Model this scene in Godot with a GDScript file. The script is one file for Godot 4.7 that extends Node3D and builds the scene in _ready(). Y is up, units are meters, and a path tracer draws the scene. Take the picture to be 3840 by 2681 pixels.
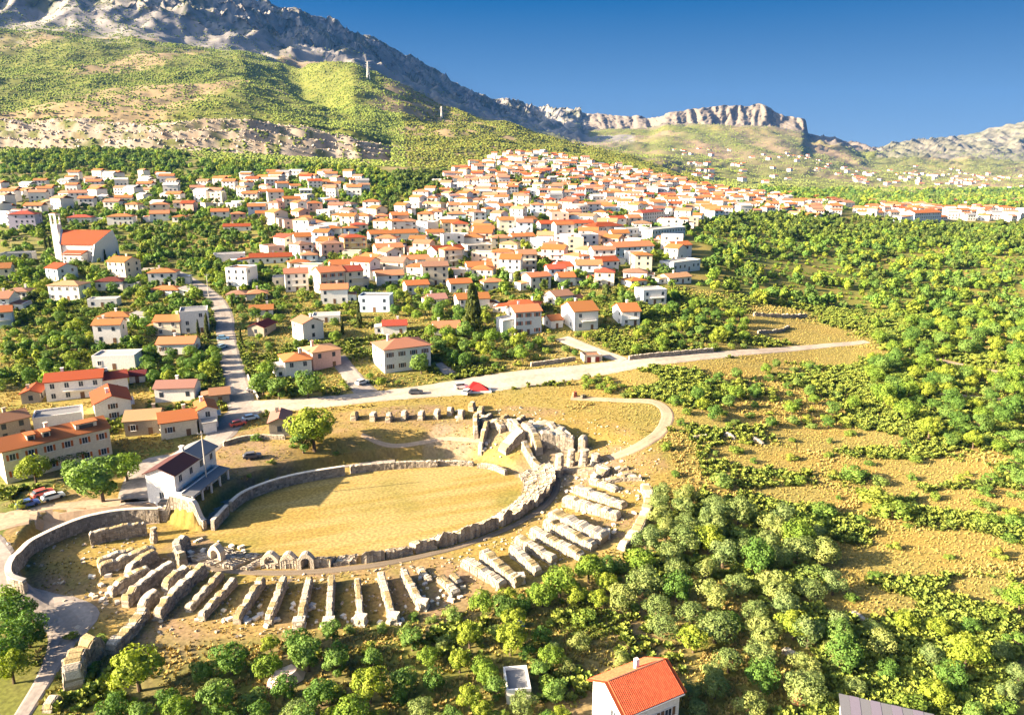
extends Node3D
# A Mediterranean town under a mountain ridge with a ruined Roman amphitheatre in the foreground, seen from the air.
# World: x right, y up, -z away from the drone. All coordinates are metres on a site plan; heights come from ground().
const COLS := [-1.2041,-0.8514,-0.6750,-0.5574,-0.4398,-0.3457,-0.2928,-0.2693,-0.2399,-0.2046,-0.1752,-0.1458,-0.0870,-0.0576,-0.0282,0.0306,0.1070,0.1805,0.2011,0.2658,0.3187,0.3481,0.3833,0.3881,0.4245,0.4774,0.5186,0.5891,0.6750,0.9125,1.2653]
const PROFILE := [
	[40,-3.0,115,0.0,215,8.0,300,16.0,450,26.0,800,61.6,1050,97.3,1150,141.5,1500,228.3,1600,273.2,1800,360.3,1900,391.3,2050,480.3,2300,681.0,3200,340.5],
	[40,-3.0,115,0.0,215,8.0,300,16.0,450,26.0,800,61.6,1050,97.3,1150,141.5,1500,228.3,1640,278.2,1950,389.5,2050,421.8,2200,510.1,2450,696.4,3350,348.2],
	[40,-3.0,115,0.0,215,8.0,300,16.0,450,26.0,800,61.6,1050,97.3,1150,141.5,1500,228.3,1700,285.7,2050,411.1,2150,444.5,2300,530.0,2580,703.7,3480,351.9],
	[40,-3.0,115,0.0,215,8.0,300,16.0,450,26.0,800,61.6,1050,97.3,1150,138.3,1550,233.5,1750,292.0,2100,413.9,2200,446.3,2380,552.1,2680,701.2,3580,350.6],
	[40,-3.0,115,0.0,215,8.0,300,16.0,450,26.0,800,63.9,1050,97.3,1150,135.1,1600,243.0,1800,298.3,2120,389.2,2240,422.5,2480,553.1,2800,701.1,3700,350.5],
	[40,-3.0,115,0.0,215,8.0,300,16.0,450,26.0,800,63.9,1050,91.3,1170,132.9,1600,238.7,1800,283.8,2200,383.7,2350,415.0,2560,495.5,2930,682.6,3830,341.3],
	[40,-3.0,115,0.0,215,8.0,300,16.0,450,26.0,800,63.9,1060,88.5,1200,131.2,1600,217.0,1780,243.0,2150,342.3,2330,374.9,2660,470.0,3050,668.4,3950,334.2],
	[40,-3.0,115,0.0,215,8.0,300,16.0,450,26.0,800,63.9,1070,87.5,1200,127.8,1580,200.5,1700,198.1,2080,322.4,2260,329.4,2720,464.6,3120,661.2,4020,330.6],
	[40,-3.0,115,0.0,215,8.0,300,16.0,450,26.0,800,62.5,1080,85.8,1220,125.3,1550,181.0,1650,182.6,2020,333.5,2270,339.1,2800,468.8,3220,650.0,4120,325.0],
	[40,-3.0,115,0.0,215,8.0,300,16.0,450,26.0,800,62.5,1080,83.9,1220,118.5,1500,169.2,1600,199.5,2000,330.9,2280,334.2,2920,462.5,3350,634.9,4250,317.5],
	[40,-3.0,115,0.0,215,8.0,300,16.0,450,26.0,800,61.6,1090,82.8,1240,112.3,1500,162.6,1600,195.1,1980,305.0,2280,309.6,3050,455.5,3480,627.6,4380,313.8],
	[40,-3.0,115,0.0,215,8.0,300,16.0,450,26.0,800,60.7,1100,81.6,1260,109.4,1500,154.3,1600,186.3,1960,276.2,2280,278.6,3180,412.0,3640,583.9,4540,292.0],
	[40,-3.0,115,0.0,215,8.0,300,16.0,450,26.0,830,58.8,1150,80.1,1300,106.9,1500,137.6,1650,167.1,1950,225.3,2320,225.0,3480,368.4,3980,529.7,4880,264.8],
	[40,-3.0,115,0.0,215,8.0,300,16.0,450,26.0,840,57.2,1200,86.6,1320,107.5,1500,133.4,1650,157.9,1920,203.9,2340,206.9,3620,340.6,4120,467.8,5020,233.9],
	[40,-3.0,115,0.0,215,8.0,300,16.0,450,26.0,850,56.1,1250,91.5,1350,108.3,1500,129.2,1650,148.7,1900,184.7,2380,189.3,3800,312.1,4260,434.8,5160,217.4],
	[40,-3.0,115,0.0,215,8.0,300,16.0,450,26.0,850,51.2,1300,92.3,1400,105.7,1550,120.7,1650,133.1,1850,152.9,2500,153.3,4050,276.2,4480,409.3,5380,204.7],
	[40,-3.0,115,0.0,215,8.0,300,16.0,450,26.0,850,46.2,1250,75.8,1350,85.4,1480,95.1,1600,103.3,1750,116.1,2700,129.3,4200,274.4,4450,372.8,5350,186.4],
	[40,-3.0,115,0.0,215,8.0,300,16.0,450,26.0,850,41.3,1200,58.5,1300,61.1,1450,66.5,1550,71.4,1650,77.1,3000,135.7,4180,278.1,4320,337.7,5220,168.9],
	[40,-3.0,115,0.0,215,7.9,300,15.9,450,25.8,850,37.3,1180,51.2,1300,53.6,1450,56.5,1560,60.7,1700,69.4,3000,144.2,4100,301.5,4180,359.1,5080,179.6],
	[40,-3.0,115,0.0,215,7.2,300,14.2,450,23.0,830,34.7,1150,40.5,1300,41.6,1500,42.2,1650,45.8,2000,51.8,3000,127.2,4100,296.9,4170,392.9,5070,196.4],
	[40,-3.0,115,0.0,215,6.2,300,12.0,450,19.2,820,31.8,1100,32.3,1300,31.1,1500,30.9,1700,30.3,2100,38.7,3100,129.1,4100,292.4,4170,404.3,5070,202.2],
	[40,-3.0,115,0.0,215,5.6,300,10.6,450,16.9,820,30.4,1090,29.4,1300,26.5,1500,26.5,1720,26.8,2120,35.9,3150,126.4,4100,274.1,4170,358.5,5070,179.2],
	[40,-3.0,115,0.0,215,4.9,300,9.0,450,14.1,820,28.0,1080,25.4,1300,22.8,1530,20.3,1760,20.7,2150,31.7,3200,121.9,4100,251.2,4150,318.1,5050,159.0],
	[40,-3.0,115,0.0,215,4.8,300,8.8,450,13.8,820,27.5,1075,25.0,1300,22.8,1530,20.3,1760,20.7,2150,31.7,3250,118.9,4120,224.4,4300,252.8,5200,126.4],
	[40,-3.0,115,0.0,215,4.1,300,7.4,450,11.4,820,24.1,1050,21.8,1300,17.4,1550,13.3,1800,12.2,2200,24.4,3400,101.8,4100,182.2,4400,224.9,5300,112.5],
	[40,-3.0,115,0.0,215,3.6,300,6.1,450,9.2,820,21.2,1030,17.9,1300,12.9,1570,9.8,1840,8.7,2250,19.4,3400,66.9,4200,137.4,4600,182.7,5500,91.3],
	[40,-3.0,115,0.0,215,3.5,300,6.0,450,9.0,825,19.5,1020,16.1,1300,10.6,1580,7.5,1870,6.6,2280,17.4,3400,57.2,4300,151.2,4800,233.4,5700,116.7],
	[40,-3.0,115,0.0,215,3.5,300,6.0,450,9.0,830,17.7,1000,13.6,1300,8.3,1600,4.9,1900,3.4,2300,15.6,3500,50.7,4500,154.8,5200,276.1,6100,138.0],
	[40,-3.0,115,0.0,215,3.5,300,6.0,450,9.0,830,16.2,1000,12.4,1300,6.8,1600,3.0,1900,2.2,2300,14.3,3500,36.6,4500,142.1,5400,392.2,6300,196.1],
	[40,-3.0,115,0.0,215,3.5,300,6.0,450,9.0,830,15.2,1000,11.3,1300,5.3,1600,1.1,1900,1.1,2300,14.3,3500,36.6,4500,193.0,5600,625.2,6500,312.6],
	[40,-3.0,115,0.0,215,3.5,300,6.0,450,9.0,830,15.2,1000,11.3,1300,5.3,1600,1.1,1900,1.1,2300,14.3,3500,36.6,4500,218.3,5600,685.8,6500,342.9]]
const LANDMARKS := ["the white church","the grassy arena","the four standing stone piers","the red tent by the dirt road","the bottom red-roofed house","the maroon-roofed white house","the long dormered house","the big hip-roofed white house","the round white building","the lilac apartment block","the dark conical cypress","the orange hip-roofed house","the red-door hut","the bend of the sandy track","the lone bush on the dry field","the end of the dirt road","the blue-sided apartment block","the grey shed roof at lower right","the bare limestone pieces","the striped vegetable plot","the pale shed among gardens","the tall weathered rock stub","the curved retaining wall","the orange church-side row","the long red-roofed block","the white flat-roofed block","the pale blue apartment house","the orange-shuttered house","the white house facing the dry field","the pale quarry face","the walled dry clearing","the pine grove above the town","the white pylon on the spur","the two-hipped bungalow","the blue tarpaulin in the scrub","the pale tracks at far right","the left edge lane","the yellow apartment block","the street bend by the bungalow","the long white gabled house","the stone house by the round tree","the two-storey white hip house","the topmost white houses","the long red house of the left cluster","the small knoll of yellow grass"]
const FIELDS := [[108,-292,34,22],[118,-282,26,12],[68,-237,40,9],[101,-255,36,10],[122,-265,24,10],[35,-219,16,9],[13,-207,24,9],[-172,-459,40,26],[-13,-202,40,12],[86,-153,10,6],[61,-168,16,8],[86,-182,24,10],[97,-163,22,9],[103,-147,20,8],[63,-150,12,6],[87,-129,18,7],[71,-123,15,6],[62,-111,12,5],[85,-114,12,6],[55,-190,14,8],[36,-192,20,12]]
const RADIAL := "radial stone walls of the amphitheatre"
const CURVED := "curved enclosing walls"
const NORTH := "north-east ruin walls"
const SIDES := ["right of", "left of", "above", "below", "above-right of", "above-left of", "below-right of", "below-left of"]
const RANKS := ["nearest", "second nearest", "third nearest", "fourth nearest", "fifth nearest", "sixth nearest", "seventh nearest", "eighth nearest", "ninth nearest", "tenth nearest", "eleventh nearest", "twelfth nearest", "thirteenth nearest", "fourteenth nearest", "fifteenth nearest", "sixteenth nearest", "seventeenth nearest", "eighteenth nearest", "nineteenth nearest", "twentieth nearest", "twenty-first nearest", "twenty-second nearest", "twenty-third nearest", "twenty-fourth nearest", "twenty-fifth nearest"]
const ARENA := Vector2(-31.2, -150.2)
const ARENA_A := 33.0
const ARENA_B := 21.2
const ARENA_TURN := -0.357792
var cols := PackedFloat32Array()
var prof := PackedFloat32Array()
var rng := RandomNumberGenerator.new()
var used := {}
var M := {}
var cells := {}
var protos := {}
var many := {}
var farhouses: Mesher
var n_big := FastNoiseLite.new()
var n_mid := FastNoiseLite.new()
var n_fine := FastNoiseLite.new()
var n_rock := FastNoiseLite.new()
var shared := {}
var roads := {}

class Mesher:
	var v := PackedVector3Array()
	var n := PackedVector3Array()
	var c := PackedColorArray()
	var uv := PackedVector2Array()
	var col := Color(1, 1, 1)
	func tri(a: Vector3, b: Vector3, d: Vector3) -> void:
		var nn := (b - a).cross(d - a).normalized()
		v.append(a); v.append(d); v.append(b)
		for i in 3:
			n.append(nn); c.append(col)
	func quad(a: Vector3, b: Vector3, d: Vector3, e: Vector3) -> void:
		tri(a, b, d); tri(a, d, e)
	func box(p: Vector3, s: Vector3, t := Transform3D()) -> void:
		var h := s * 0.5
		var q := []
		for k in 8:
			q.append(t * (p + Vector3(h.x if k & 1 else -h.x, h.y if k & 2 else -h.y, h.z if k & 4 else -h.z)))
		quad(q[4], q[5], q[7], q[6]); quad(q[1], q[0], q[2], q[3]); quad(q[5], q[1], q[3], q[7])
		quad(q[0], q[4], q[6], q[2]); quad(q[6], q[7], q[3], q[2]); quad(q[0], q[1], q[5], q[4])
	func tube(a: Vector3, b: Vector3, ra: float, rb: float, k := 6) -> void:
		var d := (b - a).normalized()
		var x := d.cross(Vector3(0.31, 0.12, 0.94)).normalized()
		var y := d.cross(x)
		for i in k:
			var p := TAU * i / k
			var q := TAU * (i + 1) / k
			var e := x * cos(p) + y * sin(p)
			var f := x * cos(q) + y * sin(q)
			quad(a + e * ra, a + f * ra, b + f * rb, b + e * rb)
			tri(b + e * rb, b + f * rb, b)
	func mesh(m: Material) -> ArrayMesh:
		var a := []
		a.resize(Mesh.ARRAY_MAX)
		a[Mesh.ARRAY_VERTEX] = v
		a[Mesh.ARRAY_NORMAL] = n
		a[Mesh.ARRAY_COLOR] = c
		var r := ArrayMesh.new()
		r.add_surface_from_arrays(Mesh.PRIMITIVE_TRIANGLES, a)
		r.surface_set_material(0, m)
		return r

# ------------------------------------------------------------------ names, things and parts
func numbered(called: String) -> String:
	used[called] = used.get(called, 0) + 1
	return called if used[called] == 1 else "%s_%03d" % [called, used[called] - 1]

func tag(o: Node, label: String, category: String, group := "") -> void:
	var w := label.split("|")   # what it is | rank among its like | side | landmark
	if w.size() == 4:
		var rank := int(w[1])
		label = w[0] + (" " if rank < 0 else ", %s " % RANKS[mini(rank, 24)]) + SIDES[int(w[2])] + " " + LANDMARKS[int(w[3])]
	o.set_meta("label", label)
	o.set_meta("category", category)
	if group:
		o.set_meta("group", group)

func thing(called: String, label: String, category: String, at: Vector3, turn := 0.0, group := "") -> Node3D:
	var o := Node3D.new()
	o.name = numbered(called)
	add_child(o, true)
	o.position = at
	o.rotation.y = turn
	tag(o, label, category, group)
	return o

func part(called: String, m: Mesh, parent: Node, at := Vector3.ZERO, turn := 0.0) -> MeshInstance3D:
	var o := MeshInstance3D.new()
	o.name = called
	o.mesh = m
	parent.add_child(o, true)
	o.position = at
	o.rotation.y = turn
	return o

func structure(called: String, m: Mesh) -> MeshInstance3D:
	var o := MeshInstance3D.new()
	o.name = numbered(called)
	o.mesh = m
	add_child(o, true)
	o.set_meta("kind", "structure")
	return o

# ------------------------------------------------------------------ materials
func noise_tex(freq: float, lo: float, hi: float, kind := FastNoiseLite.TYPE_SIMPLEX_SMOOTH, oct := 5, s := 1, size := 512, normal := false) -> NoiseTexture2D:
	var n := FastNoiseLite.new()
	n.noise_type = kind
	n.frequency = freq
	n.fractal_octaves = oct
	n.seed = s
	var t := NoiseTexture2D.new()
	t.width = size
	t.height = size
	t.seamless = true
	t.noise = n
	if normal:
		t.as_normal_map = true
		t.bump_strength = 6.0
	else:
		var g := Gradient.new()
		g.set_color(0, Color(lo, lo, lo))
		g.set_color(1, Color(hi, hi, hi))
		t.color_ramp = g
	return t

func lin(r: float, g: float, b: float) -> Color:
	return Color(r, g, b).linear_to_srgb()

func mat(c: Color, rough := 0.9, tex: Texture2D = null, scale := 0.1, vertex := false) -> StandardMaterial3D:
	var m := StandardMaterial3D.new()
	m.albedo_color = lin(c.r, c.g, c.b)
	m.roughness = rough
	m.metallic_specular = 0.3
	if vertex:
		m.vertex_color_use_as_albedo = true
	if tex:
		m.albedo_texture = tex
		m.uv1_triplanar = true
		m.uv1_world_triplanar = true
		m.uv1_scale = Vector3.ONE * scale
	return m

var roof_mats := []
var roof_old := []
var wall_mats := []
var crown_mats := []

func materials() -> void:
	var grain := noise_tex(0.012, 0.84, 1.0, FastNoiseLite.TYPE_SIMPLEX_SMOOTH, 6, 3, 1024)
	var speck := noise_tex(0.05, 0.66, 1.0, FastNoiseLite.TYPE_SIMPLEX_SMOOTH, 5, 8, 1024)
	var blocks := noise_tex(0.035, 0.62, 1.0, FastNoiseLite.TYPE_CELLULAR, 3, 5, 1024)
	M.ground = mat(Color(1, 1, 1), 1.0, speck, 1.0 / 47.0, true)
	M.stone = mat(Color(1, 1, 1), 0.95, blocks, 1.0 / 7.0, true)
	M.stone.normal_enabled = true
	M.stone.normal_texture = noise_tex(0.05, 0, 1, FastNoiseLite.TYPE_CELLULAR, 3, 5, 512, true)
	M.stone.normal_scale = 0.8
	M.rock = mat(Color(1, 1, 1), 0.95, speck, 1.0 / 3.0, true)
	M.plain = mat(Color(1, 1, 1), 0.9, grain, 1.0 / 5.0, true)
	M.road = [mat(Color(0.50, 0.42, 0.345), 1.0, grain, 0.06, true), mat(Color(0.36, 0.32, 0.29), 0.95, grain, 0.07, true), mat(Color(0.47, 0.35, 0.245), 1.0, grain, 0.08, true), mat(Color(0.27, 0.22, 0.165), 1.0, speck, 0.1, true)]
	var rc := [Color(0.47, 0.16, 0.055), Color(0.40, 0.085, 0.03), Color(0.17, 0.03, 0.025), Color(0.42, 0.19, 0.12), Color(0.38, 0.20, 0.115), Color(0.26, 0.27, 0.29), Color(0.55, 0.52, 0.48), Color(0.12, 0.05, 0.05)]
	for c in rc:
		roof_mats.append(mat(c, 0.85, speck, 0.33))
	for v in [0.78, 0.9, 1.12, 1.25]:
		for c in rc:
			roof_old.append(mat(Color(minf(c.r * v, 0.6), c.g * v * rng.randf_range(0.85, 1.3), c.b * v * rng.randf_range(0.8, 1.6)), 0.85, speck, 0.33))
	var wc := [Color(0.84, 0.82, 0.79), Color(0.78, 0.69, 0.54), Color(0.50, 0.44, 0.36), Color(0.72, 0.47, 0.40), Color(0.50, 0.62, 0.74), Color(0.56, 0.52, 0.68), Color(0.76, 0.62, 0.30), Color(0.44, 0.44, 0.45)]
	for k in wc.size():
		wall_mats.append(mat(wc[k], 0.9, blocks if k == 2 else grain, 0.16))
	M.glass = mat(Color(0.035, 0.045, 0.06), 0.15)
	M.frame = mat(Color(0.7, 0.68, 0.64), 0.6)
	M.shutter = mat(Color(0.45, 0.12, 0.03), 0.7)
	M.wood = mat(Color(0.16, 0.09, 0.05), 0.7)
	M.bark = mat(Color(0.13, 0.095, 0.065), 1.0, grain, 0.6)
	M.metal = mat(Color(0.5, 0.5, 0.5), 0.5)
	M.concrete = mat(Color(0.55, 0.52, 0.47), 0.9, grain, 0.3)
	for k in 6:
		var m := mat(Color(1, 1, 1), 0.75, null, 0.1, true)
		m.backlight_enabled = true
		m.backlight = lin(0.52, 0.56, 0.12)
		crown_mats.append(m)
	M.blob = mat(Color(1, 1, 1), 1.0, null, 0.1, true)

# ------------------------------------------------------------------ terrain
func sst(a: float, b: float, t: float) -> float:
	return smoothstep(a, b, t)

func setup_terrain() -> void:
	cols = PackedFloat32Array(COLS)
	for r in PROFILE:
		for x in r:
			prof.append(x)
	n_big.frequency = 0.006
	n_big.fractal_octaves = 4
	n_mid.frequency = 0.035
	n_mid.seed = 4
	n_mid.fractal_octaves = 4
	n_fine.frequency = 0.17
	n_fine.seed = 9
	n_rock.frequency = 0.0045
	n_rock.fractal_type = FastNoiseLite.FRACTAL_RIDGED
	n_rock.fractal_octaves = 6
	n_rock.seed = 21

func column(u: float) -> PackedFloat32Array:
	var r := PackedFloat32Array()
	r.resize(30)
	var uu := clampf(u, cols[0] + 0.00001, cols[cols.size() - 1] - 0.00001)
	var i := cols.bsearch(uu) - 1
	i = clampi(i, 0, cols.size() - 2)
	var t := (uu - cols[i]) / (cols[i + 1] - cols[i])
	for k in 30:
		r[k] = lerpf(prof[i * 30 + k], prof[i * 30 + 30 + k], t)
	return r

func base_height(x: float, z: float) -> float:
	var d := maxf(-z, 41.0)
	var u := clampf(x / d, cols[0] + 0.00001, cols[cols.size() - 1] - 0.00001)
	var i := clampi(cols.bsearch(u) - 1, 0, cols.size() - 2)
	var t := (u - cols[i]) / (cols[i + 1] - cols[i])
	var d0 := 0.0
	var d1 := 0.0
	var k := 0
	while k < 14:
		k += 1
		d1 = lerpf(prof[i * 30 + k * 2], prof[i * 30 + 30 + k * 2], t)
		if d1 >= d:
			break
	d0 = lerpf(prof[i * 30 + k * 2 - 2], prof[i * 30 + 28 + k * 2], t)
	var h0 := lerpf(prof[i * 30 + k * 2 - 1], prof[i * 30 + 29 + k * 2], t)
	var h1 := lerpf(prof[i * 30 + k * 2 + 1], prof[i * 30 + 31 + k * 2], t)
	return h0 + (h1 - h0) * (d - d0) / (d1 - d0)

func ring_of(x: float, z: float) -> Vector2:   # (1 on the edge of the arena, angle)
	var dx := x - ARENA.x
	var dz := z - ARENA.y
	var c := cos(ARENA_TURN)
	var s := sin(ARENA_TURN)
	var a := (dx * c + dz * s) / ARENA_A
	var b := (-dx * s + dz * c) / ARENA_B
	return Vector2(sqrt(a * a + b * b), atan2(b, a))

func from_ring(e: float, ang: float) -> Vector2:
	var a := cos(ang) * e * ARENA_A
	var b := sin(ang) * e * ARENA_B
	var c := cos(ARENA_TURN)
	var s := sin(ARENA_TURN)
	return ARENA + Vector2(a * c - b * s, a * s + b * c)

func ground(x: float, z: float) -> float:
	var h := base_height(x, z) + 0.35 * sin(x * 0.043 + 1.3) * sin(z * 0.037) + 0.18 * sin(x * 0.13 + z * 0.05) * sin(z * 0.11 + 0.7)
	if z < -240.0 or z > -60.0 or x > 120.0 or x < -200.0:
		return h
	var q := ring_of(x, z)
	var e := q.x
	if e > 2.95:
		return h
	var nf := sst(0.1, 0.45, -sin(q.y))
	var lf := sst(0.86, 0.96, -cos(q.y))
	var ws := sst(1.05, 2.2, e)
	var wn := sst(1.08, 1.5, e)
	var plain := h
	h = h * (ws + (wn - ws) * nf) + 1.9 * sst(1.11, 1.15, e) * (1.0 - sst(1.15, 1.7, e)) * nf + 2.3 * sst(2.0, 2.06, e) * (1.0 - sst(2.1, 2.9, e)) * lf * (1.0 - nf)
	var deg := rad_to_deg(q.y)   # the terrace that carries the maroon-roofed house
	if deg > 165.0:
		deg -= 360.0
	var bn := -167.0 - 19.0 * clampf((1.35 - e) / 0.3, 0.0, 1.0)
	return lerpf(h, maxf(plain, 3.7), sst(bn + 0.5, bn + 2.0, deg) * (1.0 - sst(-130.0, -95.0, deg)) * sst(1.055, 1.1, e) * (1.0 - sst(2.3, 2.9, e)))

func at(x: float, z: float, up := 0.0) -> Vector3:
	return Vector3(x, ground(x, z) + up, z)

func mixc(a: Color, b: Color, t: float) -> Color:
	return a.lerp(b, clampf(t, 0.0, 1.0))

const GOLD := Color(0.385, 0.278, 0.075)
const STRAW := Color(0.45, 0.345, 0.13)
const OLIVE := Color(0.235, 0.225, 0.05)
const GREEN := Color(0.14, 0.175, 0.036)
const EARTH := Color(0.32, 0.22, 0.13)
const LIME := Color(0.53, 0.45, 0.35)
const PINKISH := Color(0.40, 0.29, 0.18)
const ROCK := Color(0.34, 0.325, 0.31)

func in_field(x: float, z: float) -> float:
	var best := 0.0
	for f in FIELDS:
		var q := Vector2((x - f[0]) / f[2], (z - f[1]) / f[3]).length() + 0.25 * n_mid.get_noise_2d(x, z)
		best = maxf(best, 1.0 - sst(0.75, 1.05, q))
	return best

func ground_colour(x: float, z: float, u: float, f: float) -> Color:
	var nb := n_big.get_noise_2d(x * 1.7, z * 1.7)
	var nm := n_mid.get_noise_2d(x, z)
	var nf := n_fine.get_noise_2d(x, z)
	var d := -z
	if f < 5.0:
		var q := ring_of(x, z)
		if q.x < 1.06:
			var st := n_mid.get_noise_2d((x * 0.94 - z * 0.35) * 0.4, (x * 0.35 + z * 0.94) * 5.0)
			return mixc(mixc(GOLD, STRAW, 0.45 + st * 1.9 + nb * 1.5), OLIVE, maxf(0.0, nm * 1.2 - 0.15 + (0.25 if q.x > 0.9 and sin(q.y) > 0.3 else 0.0)))
		var near := mixc(mixc(GOLD, STRAW, 0.4 + nm * 1.2), OLIVE, 0.15 + nb * 1.6 + nf * 0.5)
		if q.x < 2.15:
			var pale := 0.38 if q.y > -1.1 and q.y < 0.3 and q.x < 1.7 else 0.0
			return mixc(mixc(mixc(GOLD, EARTH, 0.45 + nm * 1.4), OLIVE, nf * 0.8 + 0.1), LIME * 0.85, pale * (0.6 + nm))
		var gold := sst(-0.12, 0.2, u) * (1.0 - sst(225.0, 285.0, d - 90.0 * sst(0.2, 0.5, u) * 0.0))
		if u < 0.0 and d > 170.0 and d < 212.0:
			gold = 1.0
		var wild := mixc(mixc(OLIVE, GREEN, 0.45 + nb * 1.5 + nm), EARTH, maxf(0.0, nf * 0.9 + nm * 0.8))
		var right := mixc(mixc(OLIVE, GREEN, 0.4 + nb * 1.2), GOLD, 0.12 + nm * 1.3)
		var c := mixc(wild, near, gold)
		var rr := sst(0.16, 0.3, u) * sst(215.0, 260.0, d)
		c = mixc(c, right, rr)
		if d < 128.0:
			c = mixc(c, mixc(mixc(OLIVE, GREEN, 0.6), EARTH, 0.3 + nm), 0.75 * (1.0 - sst(108.0, 128.0, d)))
		return mixc(c, mixc(mixc(GOLD, STRAW, 0.4 + nm + nf * 0.6), OLIVE, 0.3 + nm * 0.8), in_field(x, z) * 0.85)
	var steep := mixc(Color(0.21, 0.225, 0.045), Color(0.15, 0.18, 0.038), 0.5 + nm)
	if f < 6.0 or (f < 7.05 and u > -0.16):
		return mixc(mixc(OLIVE, GREEN, 0.6 + nm), PINKISH, maxf(0.0, nb * 1.5 - 0.1) + (0.5 if u > -0.3 and u < -0.1 and f > 5.8 else 0.0))
	if f < 7.1:
		var pale := mixc(LIME, PINKISH, 0.25 + nm * 1.2 + sin(f * 28.0) * 0.2)
		pale = mixc(pale, Color(0.36, 0.33, 0.30), sst(-0.05, 0.4, n_mid.get_noise_2d(x * 2.6, f * 420.0)) * 0.8)
		return mixc(pale, GREEN, sst(0.16, 0.4, n_mid.get_noise_2d(x * 0.5, z * 1.3)) * 0.85)
	var band := n_big.get_noise_2d(x * 0.35, z * 0.35 + f * 160.0)
	if f < 11.6:
		var c2 := mixc(steep, PINKISH, sst(0.06, 0.24, band) * 0.8)
		if u < 0.16:
			var rockiness := sst(9.9, 11.0, f + nm * 1.2) if u < -0.3 else sst(11.0, 11.6, f)
			return mixc(c2, ROCK, rockiness)
		return mixc(mixc(steep, PINKISH, 0.25 + band * 2.0), Color(0.22, 0.21, 0.12), 0.3)
	if u > 0.48:
		return mixc(Color(0.15, 0.165, 0.08), Color(0.27, 0.25, 0.20), 0.35 + n_rock.get_noise_2d(x * 0.4, z * 0.4) * 0.9)
	if u > 0.1:
		var cliff := sst(11.85, 12.02, f)
		return mixc(mixc(steep, PINKISH, 0.2 + band), Color(0.235, 0.20, 0.165), cliff)
	var rk := mixc(ROCK, Color(0.44, 0.40, 0.35), sst(0.1, 0.55, n_rock.get_noise_2d(x * 0.8, z * 0.8)))
	rk = mixc(rk, Color(0.26, 0.25, 0.25), sst(0.0, 0.4, n_fine.get_noise_2d(x * 0.35, z * 0.35)) * 0.8)
	return mixc(rk, Color(0.10, 0.12, 0.05), sst(0.0, 0.35, nm + n_big.get_noise_2d(x, z)) * 0.75)

func ground_point(u: float, f: float) -> Vector3:
	var c := column(u)
	var k := clampi(int(floor(f)), 0, 13)
	var t := f - k
	var d := lerpf(c[k * 2], c[k * 2 + 2], t)
	var x := u * d
	if f < 5.0:
		return at(x, -d)
	var h := lerpf(c[k * 2 + 1], c[k * 2 + 3], t)
	if f < 6.0:
		return at(x, -d)
	var amp := sst(6.0, 7.5, f)
	h += amp * (n_big.get_noise_2d(x * 0.6, d * 0.6) * 16.0 + n_mid.get_noise_2d(x * 0.35, d * 0.35) * 5.0)
	if f > 6.0 and f < 7.2 and u < -0.16:
		var st := fmod((f - 6.0) * 3.0 + n_big.get_noise_2d(x * 0.7, d * 0.1) * 0.35 + 3.0, 1.0)
		h += (sst(0.66, 0.82, st) - st) * 17.0 + n_mid.get_noise_2d(x * 1.1, d * 0.4) * 2.2 * sst(0.6, 0.7, st) + n_mid.get_noise_2d(x * 3.1, d * 2.6) * 3.4
	if f > 10.6:
		var rock := sst(10.6, 12.0, f) * (1.0 - 0.5 * sst(13.0, 13.6, f))
		var r := n_rock.get_noise_2d(x * 0.7, d * 0.7)
		var r2 := n_rock.get_noise_2d(x * 2.1 + 900.0, d * 2.1)
		if u < 0.09:
			var r3 := n_rock.get_noise_2d(x * 5.3 + 300.0, d * 5.3)
			h += rock * (r * 48.0 + r2 * 26.0 + r3 * 13.0) * (0.4 if f > 12.8 else 1.0)
			d += rock * (r2 * 40.0 + r3 * 16.0)
		elif u < 0.4:
			var cl := sst(11.9, 12.1, f) * (1.0 - sst(12.95, 13.2, f))
			h += rock * n_rock.get_noise_2d(x * 4.0, d * 4.0) * 8.0
			d += cl * (n_rock.get_noise_2d(x * 1.6, h * 0.5) * 40.0 + n_mid.get_noise_2d(x * 0.7, h * 0.25) * 22.0)
			h += rock * r * 12.0
		else:
			h += rock * (r * 38.0 + r2 * 14.0) * (0.4 if f > 12.8 else 1.0)
	return Vector3(u * d, h, -d)

func build_ground() -> void:
	var rows := [36, 120, 84, 64, 64, 40, 54, 26, 14, 24, 12, 26]
	var fs := PackedFloat32Array()
	for k in 12:
		for i in rows[k]:
			fs.append(k + float(i) / rows[k])
	fs.append(12.0)
	var us := PackedFloat32Array([-2.6, -1.7, -1.25])
	for i in 440:
		us.append(-1.1 + 2.2 * i / 439.0)
	us.append_array(PackedFloat32Array([1.25, 1.7, 2.6]))
	sheet("ground", fs, us)
	fs = PackedFloat32Array()
	for i in 96:
		fs.append(12.0 + i / 84.0)
	fs.append(14.0)
	us = PackedFloat32Array()
	for i in 860:
		us.append(-0.95 + 1.9 * i / 859.0)
	sheet("mountain_ridge", fs, us)

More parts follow.
